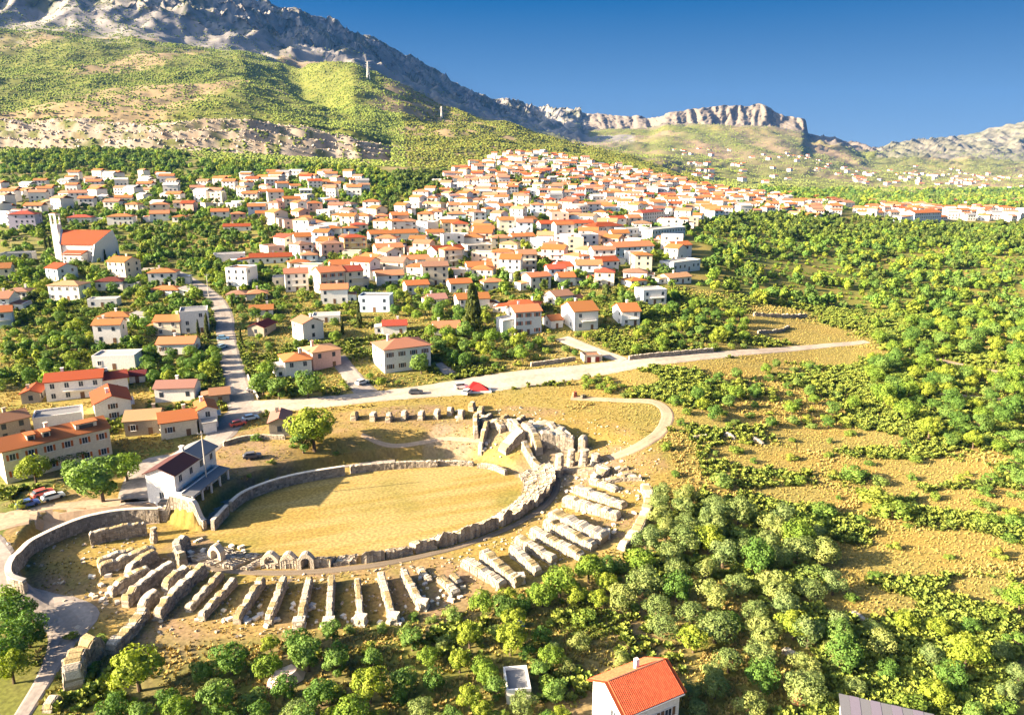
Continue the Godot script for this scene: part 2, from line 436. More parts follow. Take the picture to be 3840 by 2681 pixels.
func sheet(called: String, fs: PackedFloat32Array, us: PackedFloat32Array) -> void:
	var nr := fs.size()
	var nc := us.size()
	var v := PackedVector3Array()
	var c := PackedColorArray()
	v.resize(nr * nc)
	c.resize(nr * nc)
	for j in nc:
		for i in nr:
			var p := ground_point(us[j], fs[i])
			v[i * nc + j] = p
			c[i * nc + j] = ground_colour(p.x, p.z, us[j], fs[i])
	var n := PackedVector3Array()
	n.resize(nr * nc)
	for i in nr:
		for j in nc:
			var a := v[maxi(i - 1, 0) * nc + j]
			var b := v[mini(i + 1, nr - 1) * nc + j]
			var e := v[i * nc + maxi(j - 1, 0)]
			var g := v[i * nc + mini(j + 1, nc - 1)]
			n[i * nc + j] = (g - e).cross(b - a).normalized()
	var ix := PackedInt32Array()
	for i in nr - 1:
		for j in nc - 1:
			var o := i * nc + j
			ix.append_array(PackedInt32Array([o, o + nc, o + nc + 1, o, o + nc + 1, o + 1]))
	var a := []
	a.resize(Mesh.ARRAY_MAX)
	a[Mesh.ARRAY_VERTEX] = v
	a[Mesh.ARRAY_NORMAL] = n
	a[Mesh.ARRAY_COLOR] = c
	a[Mesh.ARRAY_INDEX] = ix
	var m := ArrayMesh.new()
	m.add_surface_from_arrays(Mesh.PRIMITIVE_TRIANGLES, a)
	m.surface_set_material(0, M.ground)
	structure(called, m)

func road(called: String, pts: Array, which: int) -> void:
	var s := Mesher.new()
	var fine := []
	var n := pts.size()
	for i in n - 1:
		var p0: Vector3 = pts[maxi(i - 1, 0)]
		var p1: Vector3 = pts[i]
		var p2: Vector3 = pts[i + 1]
		var p3: Vector3 = pts[mini(i + 2, n - 1)]
		var k := maxi(3, int(Vector2(p2.x - p1.x, p2.y - p1.y).length() / 1.2))
		for j in k:
			fine.append(p1.cubic_interpolate(p2, p0, p3, float(j) / k))
	fine.append(pts[n - 1])
	var prev := []
	for i in fine.size():
		var p: Vector3 = fine[i]
		var rk := Vector2i(int(floor(p.x / 12.0)), int(floor(p.y / 12.0)))
		for ri in range(-1, 2):
			for rj in range(-1, 2):
				var key := rk + Vector2i(ri, rj)
				if not roads.has(key):
					roads[key] = []
				roads[key].append(p)
		var q: Vector3 = fine[mini(i + 1, fine.size() - 1)] - fine[maxi(i - 1, 0)]
		var side := Vector2(-q.y, q.x).normalized()
		var row := []
		for k in 9:
			var t := (k / 4.0 - 1.0) * p.z * 0.5 * (1.0 + (0.12 * n_fine.get_noise_2d(p.x * 3.0 + k * 31.0, p.y * 3.0) if k == 0 or k == 8 else 0.0))
			var w := Vector2(p.x, p.y) + side * t
			row.append(at(w.x, w.y, 0.16 if k > 0 and k < 8 else 0.04))
		if i > 0:
			for k in 8:
				var worn := 0.92 + 0.16 * n_fine.get_noise_2d(p.x * 2.0 + k * 7.0, p.y * 2.0) + 0.2 * n_mid.get_noise_2d(p.x * 2.0, p.y * 2.0)
				s.col = Color(1, 1, 1) * minf(1.0, worn * (0.9 if k in [0, 3, 4, 7] else 1.0))
				s.quad(prev[k], prev[k + 1], row[k + 1], row[k])
		prev = row
	structure(called, s.mesh(M.road[which]))

# ------------------------------------------------------------------ houses
func claim(x: float, z: float, r: float) -> void:
	var k := Vector2i(int(floor(x / 16.0)), int(floor(z / 16.0)))
	if not cells.has(k):
		cells[k] = []
	cells[k].append(Vector3(x, z, r))

func clear_of(x: float, z: float, r: float) -> bool:
	var k := Vector2i(int(floor(x / 16.0)), int(floor(z / 16.0)))
	for i in range(-1, 2):
		for j in range(-1, 2):
			for c in cells.get(k + Vector2i(i, j), []):
				if Vector2(c.x - x, c.y - z).length() < c.z + r:
					return false
	return true

func gable_roof(w: float, dp: float, h: float, rise: float, over := 0.45, th := 0.22) -> Mesher:
	var s := Mesher.new()
	var a := w / 2 + over
	var b := dp / 2 + over
	var drop := rise * over / (dp / 2)
	var e := h - drop
	var r := h + rise
	var y := Vector3(0, th, 0)
	for sg in [1.0, -1.0]:
		var p := Vector3(-a * sg, e, b * sg)
		var q := Vector3(a * sg, e, b * sg)
		var t := Vector3(a * sg, r, 0)
		var u := Vector3(-a * sg, r, 0)
		s.quad(p + y, q + y, t + y, u + y)
		s.quad(q, p, u, t)
		s.quad(p, q, q + y, p + y)
		s.quad(q, t, t + y, q + y)
		s.quad(u, p, p + y, u + y)
	return s

func hip_roof(w: float, dp: float, h: float, rise: float, over := 0.5, th := 0.22) -> Mesher:
	var s := Mesher.new()
	var a := w / 2 + over
	var b := dp / 2 + over
	var k := maxf(0.0, (w - dp) / 2)
	var kz := maxf(0.0, (dp - w) / 2)
	var e := h - 0.05
	var y := Vector3(0, th, 0)
	var c := [Vector3(-a, e, b), Vector3(a, e, b), Vector3(a, e, -b), Vector3(-a, e, -b)]
	var r0 := Vector3(-k, h + rise, kz)
	var r1 := Vector3(k, h + rise, -kz)
	for i in 4:
		s.quad(c[i], c[(i + 1) % 4], c[(i + 1) % 4] + y, c[i] + y)
	if k > 0.0:
		s.quad(c[0] + y, c[1] + y, r1, r0)
		s.tri(c[1] + y, c[2] + y, r1)
		s.quad(c[2] + y, c[3] + y, r0, r1)
		s.tri(c[3] + y, c[0] + y, r0)
	else:
		s.tri(c[0] + y, c[1] + y, r0)
		s.quad(c[1] + y, c[2] + y, r1, r0)
		s.tri(c[2] + y, c[3] + y, r1)
		s.quad(c[3] + y, c[0] + y, r0, r1)
	s.quad(c[3], c[2], c[1], c[0])
	return s

func window_mesh(w: float, h: float) -> Mesh:
	var k := "pane%.1f,%.1f" % [w, h]
	if not shared.has(k):
		var s := Mesher.new()
		s.box(Vector3.ZERO, Vector3(w, h, 0.1))
		shared[k] = s.mesh(M.glass)
	return shared[k]

func frame_mesh(w: float, h: float) -> Mesh:
	var k := "frame%.1f,%.1f" % [w, h]
	if not shared.has(k):
		var s := Mesher.new()
		for sg in [-1.0, 1.0]:
			s.box(Vector3(sg * (w / 2 + 0.05), 0, 0.04), Vector3(0.1, h + 0.2, 0.12))
			s.box(Vector3(0, sg * (h / 2 + 0.05), 0.04), Vector3(w, 0.1, 0.12))
		s.box(Vector3(0, 0, 0.055), Vector3(0.06, h, 0.03))
		s.box(Vector3(0, -h / 2 - 0.13, 0.09), Vector3(w + 0.4, 0.06, 0.28))
		shared[k] = s.mesh(M.frame)
	return shared[k]

func shutter_mesh(h: float, which: Material) -> Mesh:
	var k := "shutter%.1f%d" % [h, which.get_instance_id()]
	if not shared.has(k):
		var s := Mesher.new()
		for i in 7:
			s.box(Vector3(0, h * ((i + 0.5) / 7.0 - 0.5), 0.0), Vector3(0.5, h / 7.0 - 0.03, 0.06))
		s.box(Vector3(0, 0, -0.02), Vector3(0.46, h - 0.05, 0.04))
		shared[k] = s.mesh(which)
	return shared[k]

func put_window(o: Node3D, p: Vector3, turn: float, w: float, h: float, det: int, shut: Material) -> void:
	var b := part("window", window_mesh(w, h), o, p, turn)
	if det >= 3:
		part("frame", frame_mesh(w, h), b)
		if shut:
			for sg in [-1.0, 1.0]:
				part("shutter", shutter_mesh(h, shut), b, Vector3(sg * (w / 2 + 0.38), 0, 0.06))

func house(x: float, z: float, yaw: float, w: float, dp: float, wh: float, rt: int, rc: int, wc: int, fl: int, det: int, label: String, extra := 0) -> void:
	var ax := Vector2(cos(yaw), -sin(yaw))
	var az := Vector2(sin(yaw), cos(yaw))
	var front := ground(x + az.x * dp / 2 - ax.x * w / 2, z + az.y * dp / 2 - ax.y * w / 2)
	var cat := "house"
	if fl >= 4 or "block" in label or "apartment" in label:
		cat = "apartment block"
	var nm := "apartment_block" if cat != "house" else ("hut" if "hut" in label or "shed" in label else "house")
	if nm == "hut":
		cat = "hut"
	var o := thing(nm, label, cat, Vector3(x, front, z), yaw, "houses of the town")
	claim(x, z, maxf(w, dp) * 0.6)
	if rt == 1:   # ridge runs away from the long side: turn the body
		o.rotation.y = yaw + PI / 2
		var t := w
		w = dp
		dp = t
	var rise := (dp if dp < w or rt != 2 else w) * (0.2 if rt != 2 else 0.18)
	var s := Mesher.new()
	var a := w / 2
	var b := dp / 2
	var low := -3.0
	var c := [Vector3(-a, low, b), Vector3(a, low, b), Vector3(a, low, -b), Vector3(-a, low, -b)]
	var up := Vector3(0, wh - low, 0)
	for i in 4:
		s.quad(c[i], c[(i + 1) % 4], c[(i + 1) % 4] + up, c[i] + up)
	if rt < 2:
		for sg in [1.0, -1.0]:
			s.tri(Vector3(a * sg, wh, b * sg), Vector3(a * sg, wh, -b * sg), Vector3(a * sg, wh + rise, 0))
	part("wall", s.mesh(wall_mats[wc]), o)
	var roof: MeshInstance3D
	var rm0: Material = roof_mats[rc] if extra > 0 or rng.randf() < 0.3 else roof_old[rc + 8 * (rng.randi() % 4)]
	if rt < 2:
		roof = part("roof", gable_roof(w, dp, wh, rise).mesh(rm0), o)
	elif rt == 2:
		roof = part("roof", hip_roof(w, dp, wh, rise).mesh(rm0), o)
	else:
		var f := Mesher.new()
		f.box(Vector3(0, wh + 0.02, 0), Vector3(w - 0.5, 0.1, dp - 0.5))
		roof = part("roof", f.mesh(roof_mats[rc]), o)
		var pp := Mesher.new()
		for sg in [-1.0, 1.0]:
			pp.box(Vector3(0, wh + 0.26, sg * (b - 0.1)), Vector3(w + 0.06, 0.6, 0.25))
			pp.box(Vector3(sg * (a - 0.1), wh + 0.26, 0), Vector3(0.25, 0.6, dp - 0.45))
		part("parapet", pp.mesh(wall_mats[wc]), o)
	if det >= 2 and rt < 3 and w > 6.0:
		var ch := Mesher.new()
		var cx := a * rng.randf_range(-0.6, 0.6)
		ch.box(Vector3(cx, wh + rise, -0.8), Vector3(0.7, 2.2, 0.7))
		ch.box(Vector3(cx, wh + rise + 1.15, -0.8), Vector3(0.95, 0.14, 0.95))
		part("chimney", ch.mesh(wall_mats[wc]), roof)
	if extra == 0 and rt < 3 and rng.randf() < 0.45:   # a lower wing at one end
		var ww2 := w * rng.randf_range(0.3, 0.5)
		var wd2 := dp * rng.randf_range(0.6, 0.85)
		var wh2 := maxf(2.8, wh * rng.randf_range(0.45, 0.7))
		var wg := Mesher.new()
		wg.box(Vector3(0, wh2 / 2 - 1.5, 0), Vector3(ww2, wh2 + 3.0, wd2))
		var sg2 := 1.0 if rng.randf() < 0.6 else -1.0
		var wing := part("wing", wg.mesh(wall_mats[wc]), o, Vector3(sg2 * (a + ww2 / 2 - 0.05), 0, rng.randf_range(-0.3, 0.5)))
		var wr := Mesher.new()
		wr.box(Vector3.ZERO, Vector3(ww2 + 0.3, 0.2, wd2 + 0.6), Transform3D(Basis(Vector3.BACK, -0.12 * sg2), Vector3(0, wh2 + 0.1, 0)))
		part("wing_roof", wr.mesh(rm0 if rng.randf() < 0.6 else roof_mats[6]), wing)
		if det >= 2:
			put_window(wing, Vector3(0, 1.5, wd2 / 2), 0.0, 1.0, 1.2, 2, null)
	# openings, floor by floor
	var fh := wh / fl
	var shut: Material = null
	if det >= 3:
		shut = [null, M.shutter, null, M.wood][rng.randi() % 4]
		if "orange shutters" in label:
			shut = M.shutter
	var ww := 1.1 if det >= 2 else 1.5
	var hh := minf(1.45, fh * 0.55)
	if extra != 2 and "ruin" not in label:
		for side in 4:
			if side == 2:
				continue
			var len: float = w if side == 0 else dp
			var off: float = b if side == 0 else a
			var turn: float = [0.0, PI / 2, PI, -PI / 2][side]
			var count := maxi(1, int(len / (3.3 if det >= 2 else 4.5)))
			if side != 0 and det >= 2:
				count = maxi(1, count - 1)
			for k in fl:
				for i in count:
					if rng.randf() < (0.12 if side == 0 else 0.35):
						continue
					var t := (i + 0.5) / count - 0.5
					var p := Vector3(t * len, fh * k + fh * 0.55, off - 0.02).rotated(Vector3.UP, turn)
					if k == 0 and i == count / 2 and side == 0 and det >= 2:
						var dm := Mesher.new()
						dm.box(Vector3.ZERO, Vector3(1.1, 2.1, 0.12))
						if not shared.has("door"):
							shared.door = dm.mesh(M.wood)
						part("door", shared.door, o, Vector3(p.x, 1.06, p.z))
					else:
						put_window(o, p, turn, ww, hh, det, shut)
	if det >= 2 and fl >= 2 and ("balcon" in label or rng.randf() < 0.35) and extra == 0:
		for k in range(1, fl):
			var bm := Mesher.new()
			bm.box(Vector3(0, 0, 0.6), Vector3(w * 0.6, 0.16, 1.2))
			bm.box(Vector3(0, 0.95, 1.17), Vector3(w * 0.6, 0.07, 0.07))
			for i in 14:
				bm.box(Vector3(w * 0.6 * ((i + 0.5) / 14.0 - 0.5), 0.5, 1.17), Vector3(0.05, 0.84, 0.04))
			part("balcony", bm.mesh(M.frame), o, Vector3(w * 0.1, fh * k + 0.02, b))
	if extra == 1:   # dormers on the long roof, a ruined gable wall on its right
		for i in 3:
			var px: float = [-0.22, -0.08, 0.3][i] * w
			var wd: float = [1.6, 1.6, 4.6][i]
			var dm := Mesher.new()
			dm.box(Vector3(0, 0.35, -1.0), Vector3(wd, 1.7, 2.6))
			var dn := part("dormer", dm.mesh(wall_mats[wc]), o, Vector3(px, wh + rise * 0.42, b * 0.62))
			part("window", window_mesh(wd * 0.66, 0.9), dn, Vector3(0, 0.45, 0.3))
			var dr := Mesher.new()
			dr.box(Vector3(0, 1.3, -0.9), Vector3(wd + 0.5, 0.16, 3.2))
			part("dormer_roof", dr.mesh(roof_mats[rc]), dn)
		var vine := hedge(Vector3(w * 0.62, 1.2, 1.2))
		part("vine", vine, o, Vector3(-w * 0.06, fh * 0.75, b + 0.5))
	if extra == 2:
		for i in 3:
			var dm := Mesher.new()
			dm.box(Vector3.ZERO, Vector3(1.25, 1.9, 0.12))
			part("door", dm.mesh(roof_mats[2] if i != 1 else M.frame), o, Vector3((i - 1) * 1.5, 1.0, b))
	if extra == 3 or extra == 4:
		pass
	if extra == 3:
		for i in 5:
			var pm := Mesher.new()
			pm.box(Vector3(0, 1.2, 0), Vector3(0.35, 2.6, 0.35))
			part("porch_post", pm.mesh(wall_mats[0]), o, Vector3((i / 4.0 - 0.5) * (w - 0.6), 0, b + 2.2))
		var rm := Mesher.new()
		var t := Transform3D(Basis(Vector3.RIGHT, 0.16), Vector3(0, 2.75, b + 1.2))
		rm.box(Vector3.ZERO, Vector3(w + 0.4, 0.14, 2.9), t)
		part("porch_roof", rm.mesh(roof_mats[5]), o)
	if extra == 4:   # the rear half of the roof is grey sheet
		var gr := gable_roof(w * 0.42, dp, wh + 0.06, rise, 0.5)
		part("grey_roof", gr.mesh(roof_mats[5]), o, Vector3(w * 0.3, 0, 0))

func fh(x: float, z: float, yaw: float, w: float, wh: float, rc: int) -> void:
	if farhouses == null:
		farhouses = Mesher.new()
	var t := Transform3D(Basis(Vector3.UP, yaw), at(x, z))
	claim(x, z, w * 0.6)
	var d := w * 0.8
	farhouses.col = Color(0.84, 0.81, 0.77)
	farhouses.box(Vector3(0, wh / 2 - 2.0, 0), Vector3(w, wh + 4.0, d), t)
	farhouses.col = [Color(0.47, 0.16, 0.055), Color(0.40, 0.085, 0.03), Color(0.17, 0.03, 0.025), Color(0.42, 0.19, 0.12), Color(0.38, 0.20, 0.115), Color(0.26, 0.27, 0.29), Color(0.55, 0.52, 0.48)][rc]
	var r := gable_roof(w, d, wh, d * 0.19)
	for i in range(0, r.v.size(), 3):
		farhouses.tri(t * r.v[i], t * r.v[i + 2], t * r.v[i + 1])
	farhouses.col = Color(0.05, 0.05, 0.06)
	for k in maxi(1, int(wh / 2.9)):
		for i in 3:
			farhouses.box(Vector3(w * (i - 1) * 0.3, 1.6 + k * 2.9, d / 2), Vector3(1.4, 1.4, 0.1), t)
			if i < 2:
				farhouses.box(Vector3(-w / 2, 1.6 + k * 2.9, d * (i - 0.5) * 0.5), Vector3(0.1, 1.4, 1.3), t)

func village(poly: Array, count: int) -> void:
	var p := PackedVector2Array(poly)
	var lo := p[0]
	var hi := p[0]
	for q in p:
		lo = lo.min(q)
		hi = hi.max(q)
	var made := 0
	for i in 20000:
		var w := Vector2(rng.randf_range(lo.x, hi.x), rng.randf_range(lo.y, hi.y))
		if made < count and Geometry2D.is_point_in_polygon(w, p):
			made += 1
			fh(w.x, w.y, rng.randf_range(0.1, 0.8), rng.randf_range(11.0, 21.0), rng.randf_range(5.0, 8.0), [0, 0, 3, 4][rng.randi() % 4])

func church(x: float, z: float, yaw: float, w: float, dp: float) -> void:
	var o := thing("church", "large white church with sweeping rust-red roof and slender bell tower", "church", at(x, z + 4.0), yaw)
	claim(x, z, 20.0)
	var wh := 9.0
	var s := Mesher.new()
	s.box(Vector3(0, wh / 2 - 2.0, 0), Vector3(w, wh + 4.0, dp * 0.86))
	part("wall", s.mesh(wall_mats[0]), o)
	# the ridge is longer than the eaves: the white end walls sweep outwards and up
	var rl := w * 0.74
	var el := w * 0.5
	var y := 15.5
	var rf := Mesher.new()
	for fz in [1.0, -1.0]:
		var p := Vector3(-el * fz, wh - 0.5, dp * 0.46 * fz)
		var q := Vector3(el * fz, wh - 0.5, dp * 0.46 * fz)
		var t := Vector3(rl * fz, y, 0)
		var u := Vector3(-rl * fz, y, 0)
		var up := Vector3(0, 0.4, 0)
		rf.quad(p + up, q + up, t + up, u + up)
		rf.quad(q, p, u, t)
		rf.quad(p, q, q + up, p + up)
	part("roof", rf.mesh(mat(Color(0.21, 0.045, 0.014), 0.85)), o)
	for sg in [-1.0, 1.0]:
		var f := Mesher.new()
		var th := Vector3(sg * 0.8, 0.7, 0)
		for fz in [1.0, -1.0]:
			var r := Vector3(sg * rl, y, 0)
			var e := Vector3(sg * el, wh - 0.4, dp * 0.48 * fz)
			var b := Vector3(sg * el * 0.86, -3, dp * 0.62 * fz)
			var c := Vector3(sg * rl * 0.98, -3, 0)
			for k in [Vector3.ZERO, th]:
				f.tri(r + k, e + k, c + k)
				f.tri(e + k, b + k, c + k)
			f.quad(r, e, e + th, r + th)
			f.quad(e, b, b + th, e + th)
		part("end_wall", f.mesh(wall_mats[0]), o)
	var lowr := Mesher.new()
	lowr.box(Vector3(0, 1.4, 0), Vector3(w * 0.55, 6.0, 5.0))
	var an := part("side_chapel", lowr.mesh(wall_mats[0]), o, Vector3(-w * 0.02, 0, dp / 2 + 1.4))
	var lr := Mesher.new()
	lr.box(Vector3(0, 5.2, 0.2), Vector3(w * 0.6, 0.3, 6.0), Transform3D(Basis(Vector3.RIGHT, 0.32), Vector3(0, 0, -1.5)))
	part("chapel_roof", lr.mesh(roof_mats[1]), an)
	for i in 4:
		put_window(o, Vector3(-w * 0.24 + i * 3.3, 1.9, dp / 2 + 3.92), 0.0, 1.1, 1.6, 3, null)
	for i in 3:
		put_window(o, Vector3(w * 0.38, 2.0 + i * 2.2, dp * 0.43 + 0.02), 0.0, 0.9, 1.4, 3, null)
	var tw := Mesher.new()
	tw.box(Vector3(0, 8.0, 0), Vector3(3.6, 22.0, 3.6))
	for sx in [-1.0, 1.0]:
		for sz in [-1.0, 1.0]:
			tw.box(Vector3(sx * 1.45, 21.5, sz * 1.45), Vector3(0.7, 5.0, 0.7))
	tw.box(Vector3(0, 24.3, 0), Vector3(4.0, 0.6, 4.0))
	var t := part("bell_tower", tw.mesh(wall_mats[0]), o, Vector3(-w * 0.74 - 2.6, 0, 1.5))
	var cap := Mesher.new()
	cap.box(Vector3(0, 24.85, 0), Vector3(2.8, 0.5, 2.8))
	part("tower_cap", cap.mesh(roof_mats[3]), t)
	var bell := CylinderMesh.new()
	bell.top_radius = 0.35
	bell.bottom_radius = 0.75
	bell.height = 1.3
	bell.radial_segments = 12
	bell.material = M.wood
	part("bell", bell, t, Vector3(0, 21.6, 0))

func extrude(s: Mesher, pts: Array, th: float) -> void:   # outline in x-y, counter-clockwise from +z
	var p := PackedVector2Array(pts)
	var tr := Geometry2D.triangulate_polygon(p)
	for i in range(0, tr.size(), 3):
		var a := p[tr[i]]
		var b := p[tr[i + 1]]
		var c := p[tr[i + 2]]
		if (b - a).cross(c - a) < 0.0:
			var q := b
			b = c
			c = q
		s.tri(Vector3(a.x, a.y, th / 2), Vector3(b.x, b.y, th / 2), Vector3(c.x, c.y, th / 2))
		s.tri(Vector3(a.x, a.y, -th / 2), Vector3(c.x, c.y, -th / 2), Vector3(b.x, b.y, -th / 2))
	for i in p.size():
		var a := p[i]
		var b := p[(i + 1) % p.size()]
		s.quad(Vector3(a.x, a.y, -th / 2), Vector3(b.x, b.y, -th / 2), Vector3(b.x, b.y, th / 2), Vector3(a.x, a.y, th / 2))

func tiled_house(x: float, z: float, yaw: float, w: float, dp: float) -> void:
	var g := ground(x, z)
	var o := thing("house", "large white gabled house with red tiled roof at the bottom edge", "house", Vector3(x, g, z), yaw)
	claim(x, z, 8.0)
	var ridge := 7.4 - g
	var eave := 4.95 - g
	var b := dp / 2 - 0.5
	var a := w / 2 - 0.3
	var wh := eave + (ridge - eave) * 0.5 / (dp / 2)
	var s := Mesher.new()
	s.box(Vector3(0, (wh - 3.0) / 2, 0), Vector3(a * 2, wh + 3.0, b * 2))
	for sg in [1.0, -1.0]:
		s.tri(Vector3(a * sg, wh, b * sg), Vector3(a * sg, wh, -b * sg), Vector3(a * sg, ridge - 0.15, 0))
	part("wall", s.mesh(wall_mats[0]), o)
	var roof := part("roof", gable_roof(w - 0.1, dp - 1.0, wh, ridge - wh, 0.5, 0.14).mesh(roof_mats[1]), o)
	var tile := Mesher.new()
	for i in 4:
		var p := PI * i / 4.0
		var q := PI * (i + 1) / 4.0
		tile.quad(Vector3(cos(q) * 0.12, sin(q) * 0.1, -0.2), Vector3(cos(q) * 0.13, sin(q) * 0.11 - 0.0, 0.2), Vector3(cos(p) * 0.13, sin(p) * 0.11, 0.2), Vector3(cos(p) * 0.12, sin(p) * 0.1, -0.2))
	tile.quad(Vector3(-0.13, 0, 0.2), Vector3(0.13, 0, 0.2), Vector3(0.09, 0.08, 0.2), Vector3(-0.09, 0.08, 0.2))
	var tm := mat(Color(1, 1, 1), 0.8, null, 0.1, true)
	var sl := Vector2(dp / 2, ridge - eave).length()
	var ang := atan2(ridge - eave, dp / 2)
	var xf := []
	var rows := int(sl / 0.36)
	var colsn := int(w / 0.27)
	for side in [0, 1]:
		for r in rows:
			for c in colsn:
				var t := Transform3D(Basis(Vector3.RIGHT, ang), Vector3(-w / 2 + (c + 0.5) * w / colsn, 0, 0))
				var down := (r + 0.5) * sl / rows
				t.origin.z = down * cos(ang)
				t.origin.y = ridge - down * sin(ang) + 0.14
				t = Transform3D(Basis(Vector3.UP, PI * side), Vector3.ZERO) * t
				var br := rng.randf_range(0.75, 1.15)
				xf.append([t, Color(0.50 * br, 0.10 * br, 0.045 * br)])
	multi("roof_tiles", tile.mesh(tm), xf, roof)
	var rd := Mesher.new()
	for i in int(w / 0.4):
		var px := -w / 2 + 0.2 + i * 0.4
		rd.tube(Vector3(px - 0.19, ridge + 0.13, 0), Vector3(px + 0.19, ridge + 0.13, 0), 0.13, 0.16, 8)
	part("ridge_tiles", rd.mesh(roof_mats[3]), roof)
	var ch := Mesher.new()
	ch.box(Vector3(0.6, ridge + 0.3, -0.9), Vector3(0.55, 1.5, 0.55))
	part("chimney", ch.mesh(wall_mats[0]), roof)
	var gt := Mesher.new()
	gt.box(Vector3(0, eave - 0.02, dp / 2 + 0.1), Vector3(w, 0.16, 0.16))
	part("gutter", gt.mesh(M.metal), o)
	for i in 3:
		put_window(o, Vector3(-2.6 + i * 2.6, 3.6, b), 0, 1.1, 1.3, 3, M.wood)
	for k in 2:
		put_window(o, Vector3(-a, 1.7 + k * 2.6, 1.2), -PI / 2, 1.0, 1.3, 3, null)
	var pt := Mesher.new()
	pt.box(Vector3(0, 2.7, b + 1.6), Vector3(w * 0.7, 0.12, 3.0))
	part("canopy", pt.mesh(roof_mats[5]), o)

# ------------------------------------------------------------------ ruins
func stone_colour(v: float) -> Color:
	var c := mixc(Color(0.46, 0.39, 0.30), Color(0.68, 0.60, 0.49), v)
	return mixc(c, Color(0.24, 0.21, 0.18), 0.5 if rng.randf() < 0.18 else 0.0)

func stone_face(s: Mesher, a: Vector3, b: Vector3, d: Vector3, e: Vector3, push: float) -> void:   # one proud stone with recessed joints
	var m := (a + b + d + e) * 0.25
	var n := (b - a).cross(e - a).normalized() * push * rng.randf_range(0.25, 1.3)
	var k := rng.randf_range(0.10, 0.2)
	var p := a.lerp(m, k) + n
	var q := b.lerp(m, k) + n
	var t := d.lerp(m, k) + n
	var u := e.lerp(m, k) + n
	s.quad(p, q, t, u)
	s.quad(a, b, q, p)
	s.quad(b, d, t, q)
	s.quad(d, e, u, t)
	s.quad(e, a, p, u)

func jitter(p: Vector3, a: float) -> Vector3:
	return p + Vector3(n_fine.get_noise_3d(p.x * 9.0, p.y * 9.0, p.z * 9.0), 0.5 * n_fine.get_noise_3d(p.x * 9.0 + 70.0, p.y * 9.0, p.z * 9.0), n_fine.get_noise_3d(p.x * 9.0, p.y * 9.0 + 50.0, p.z * 9.0)) * a

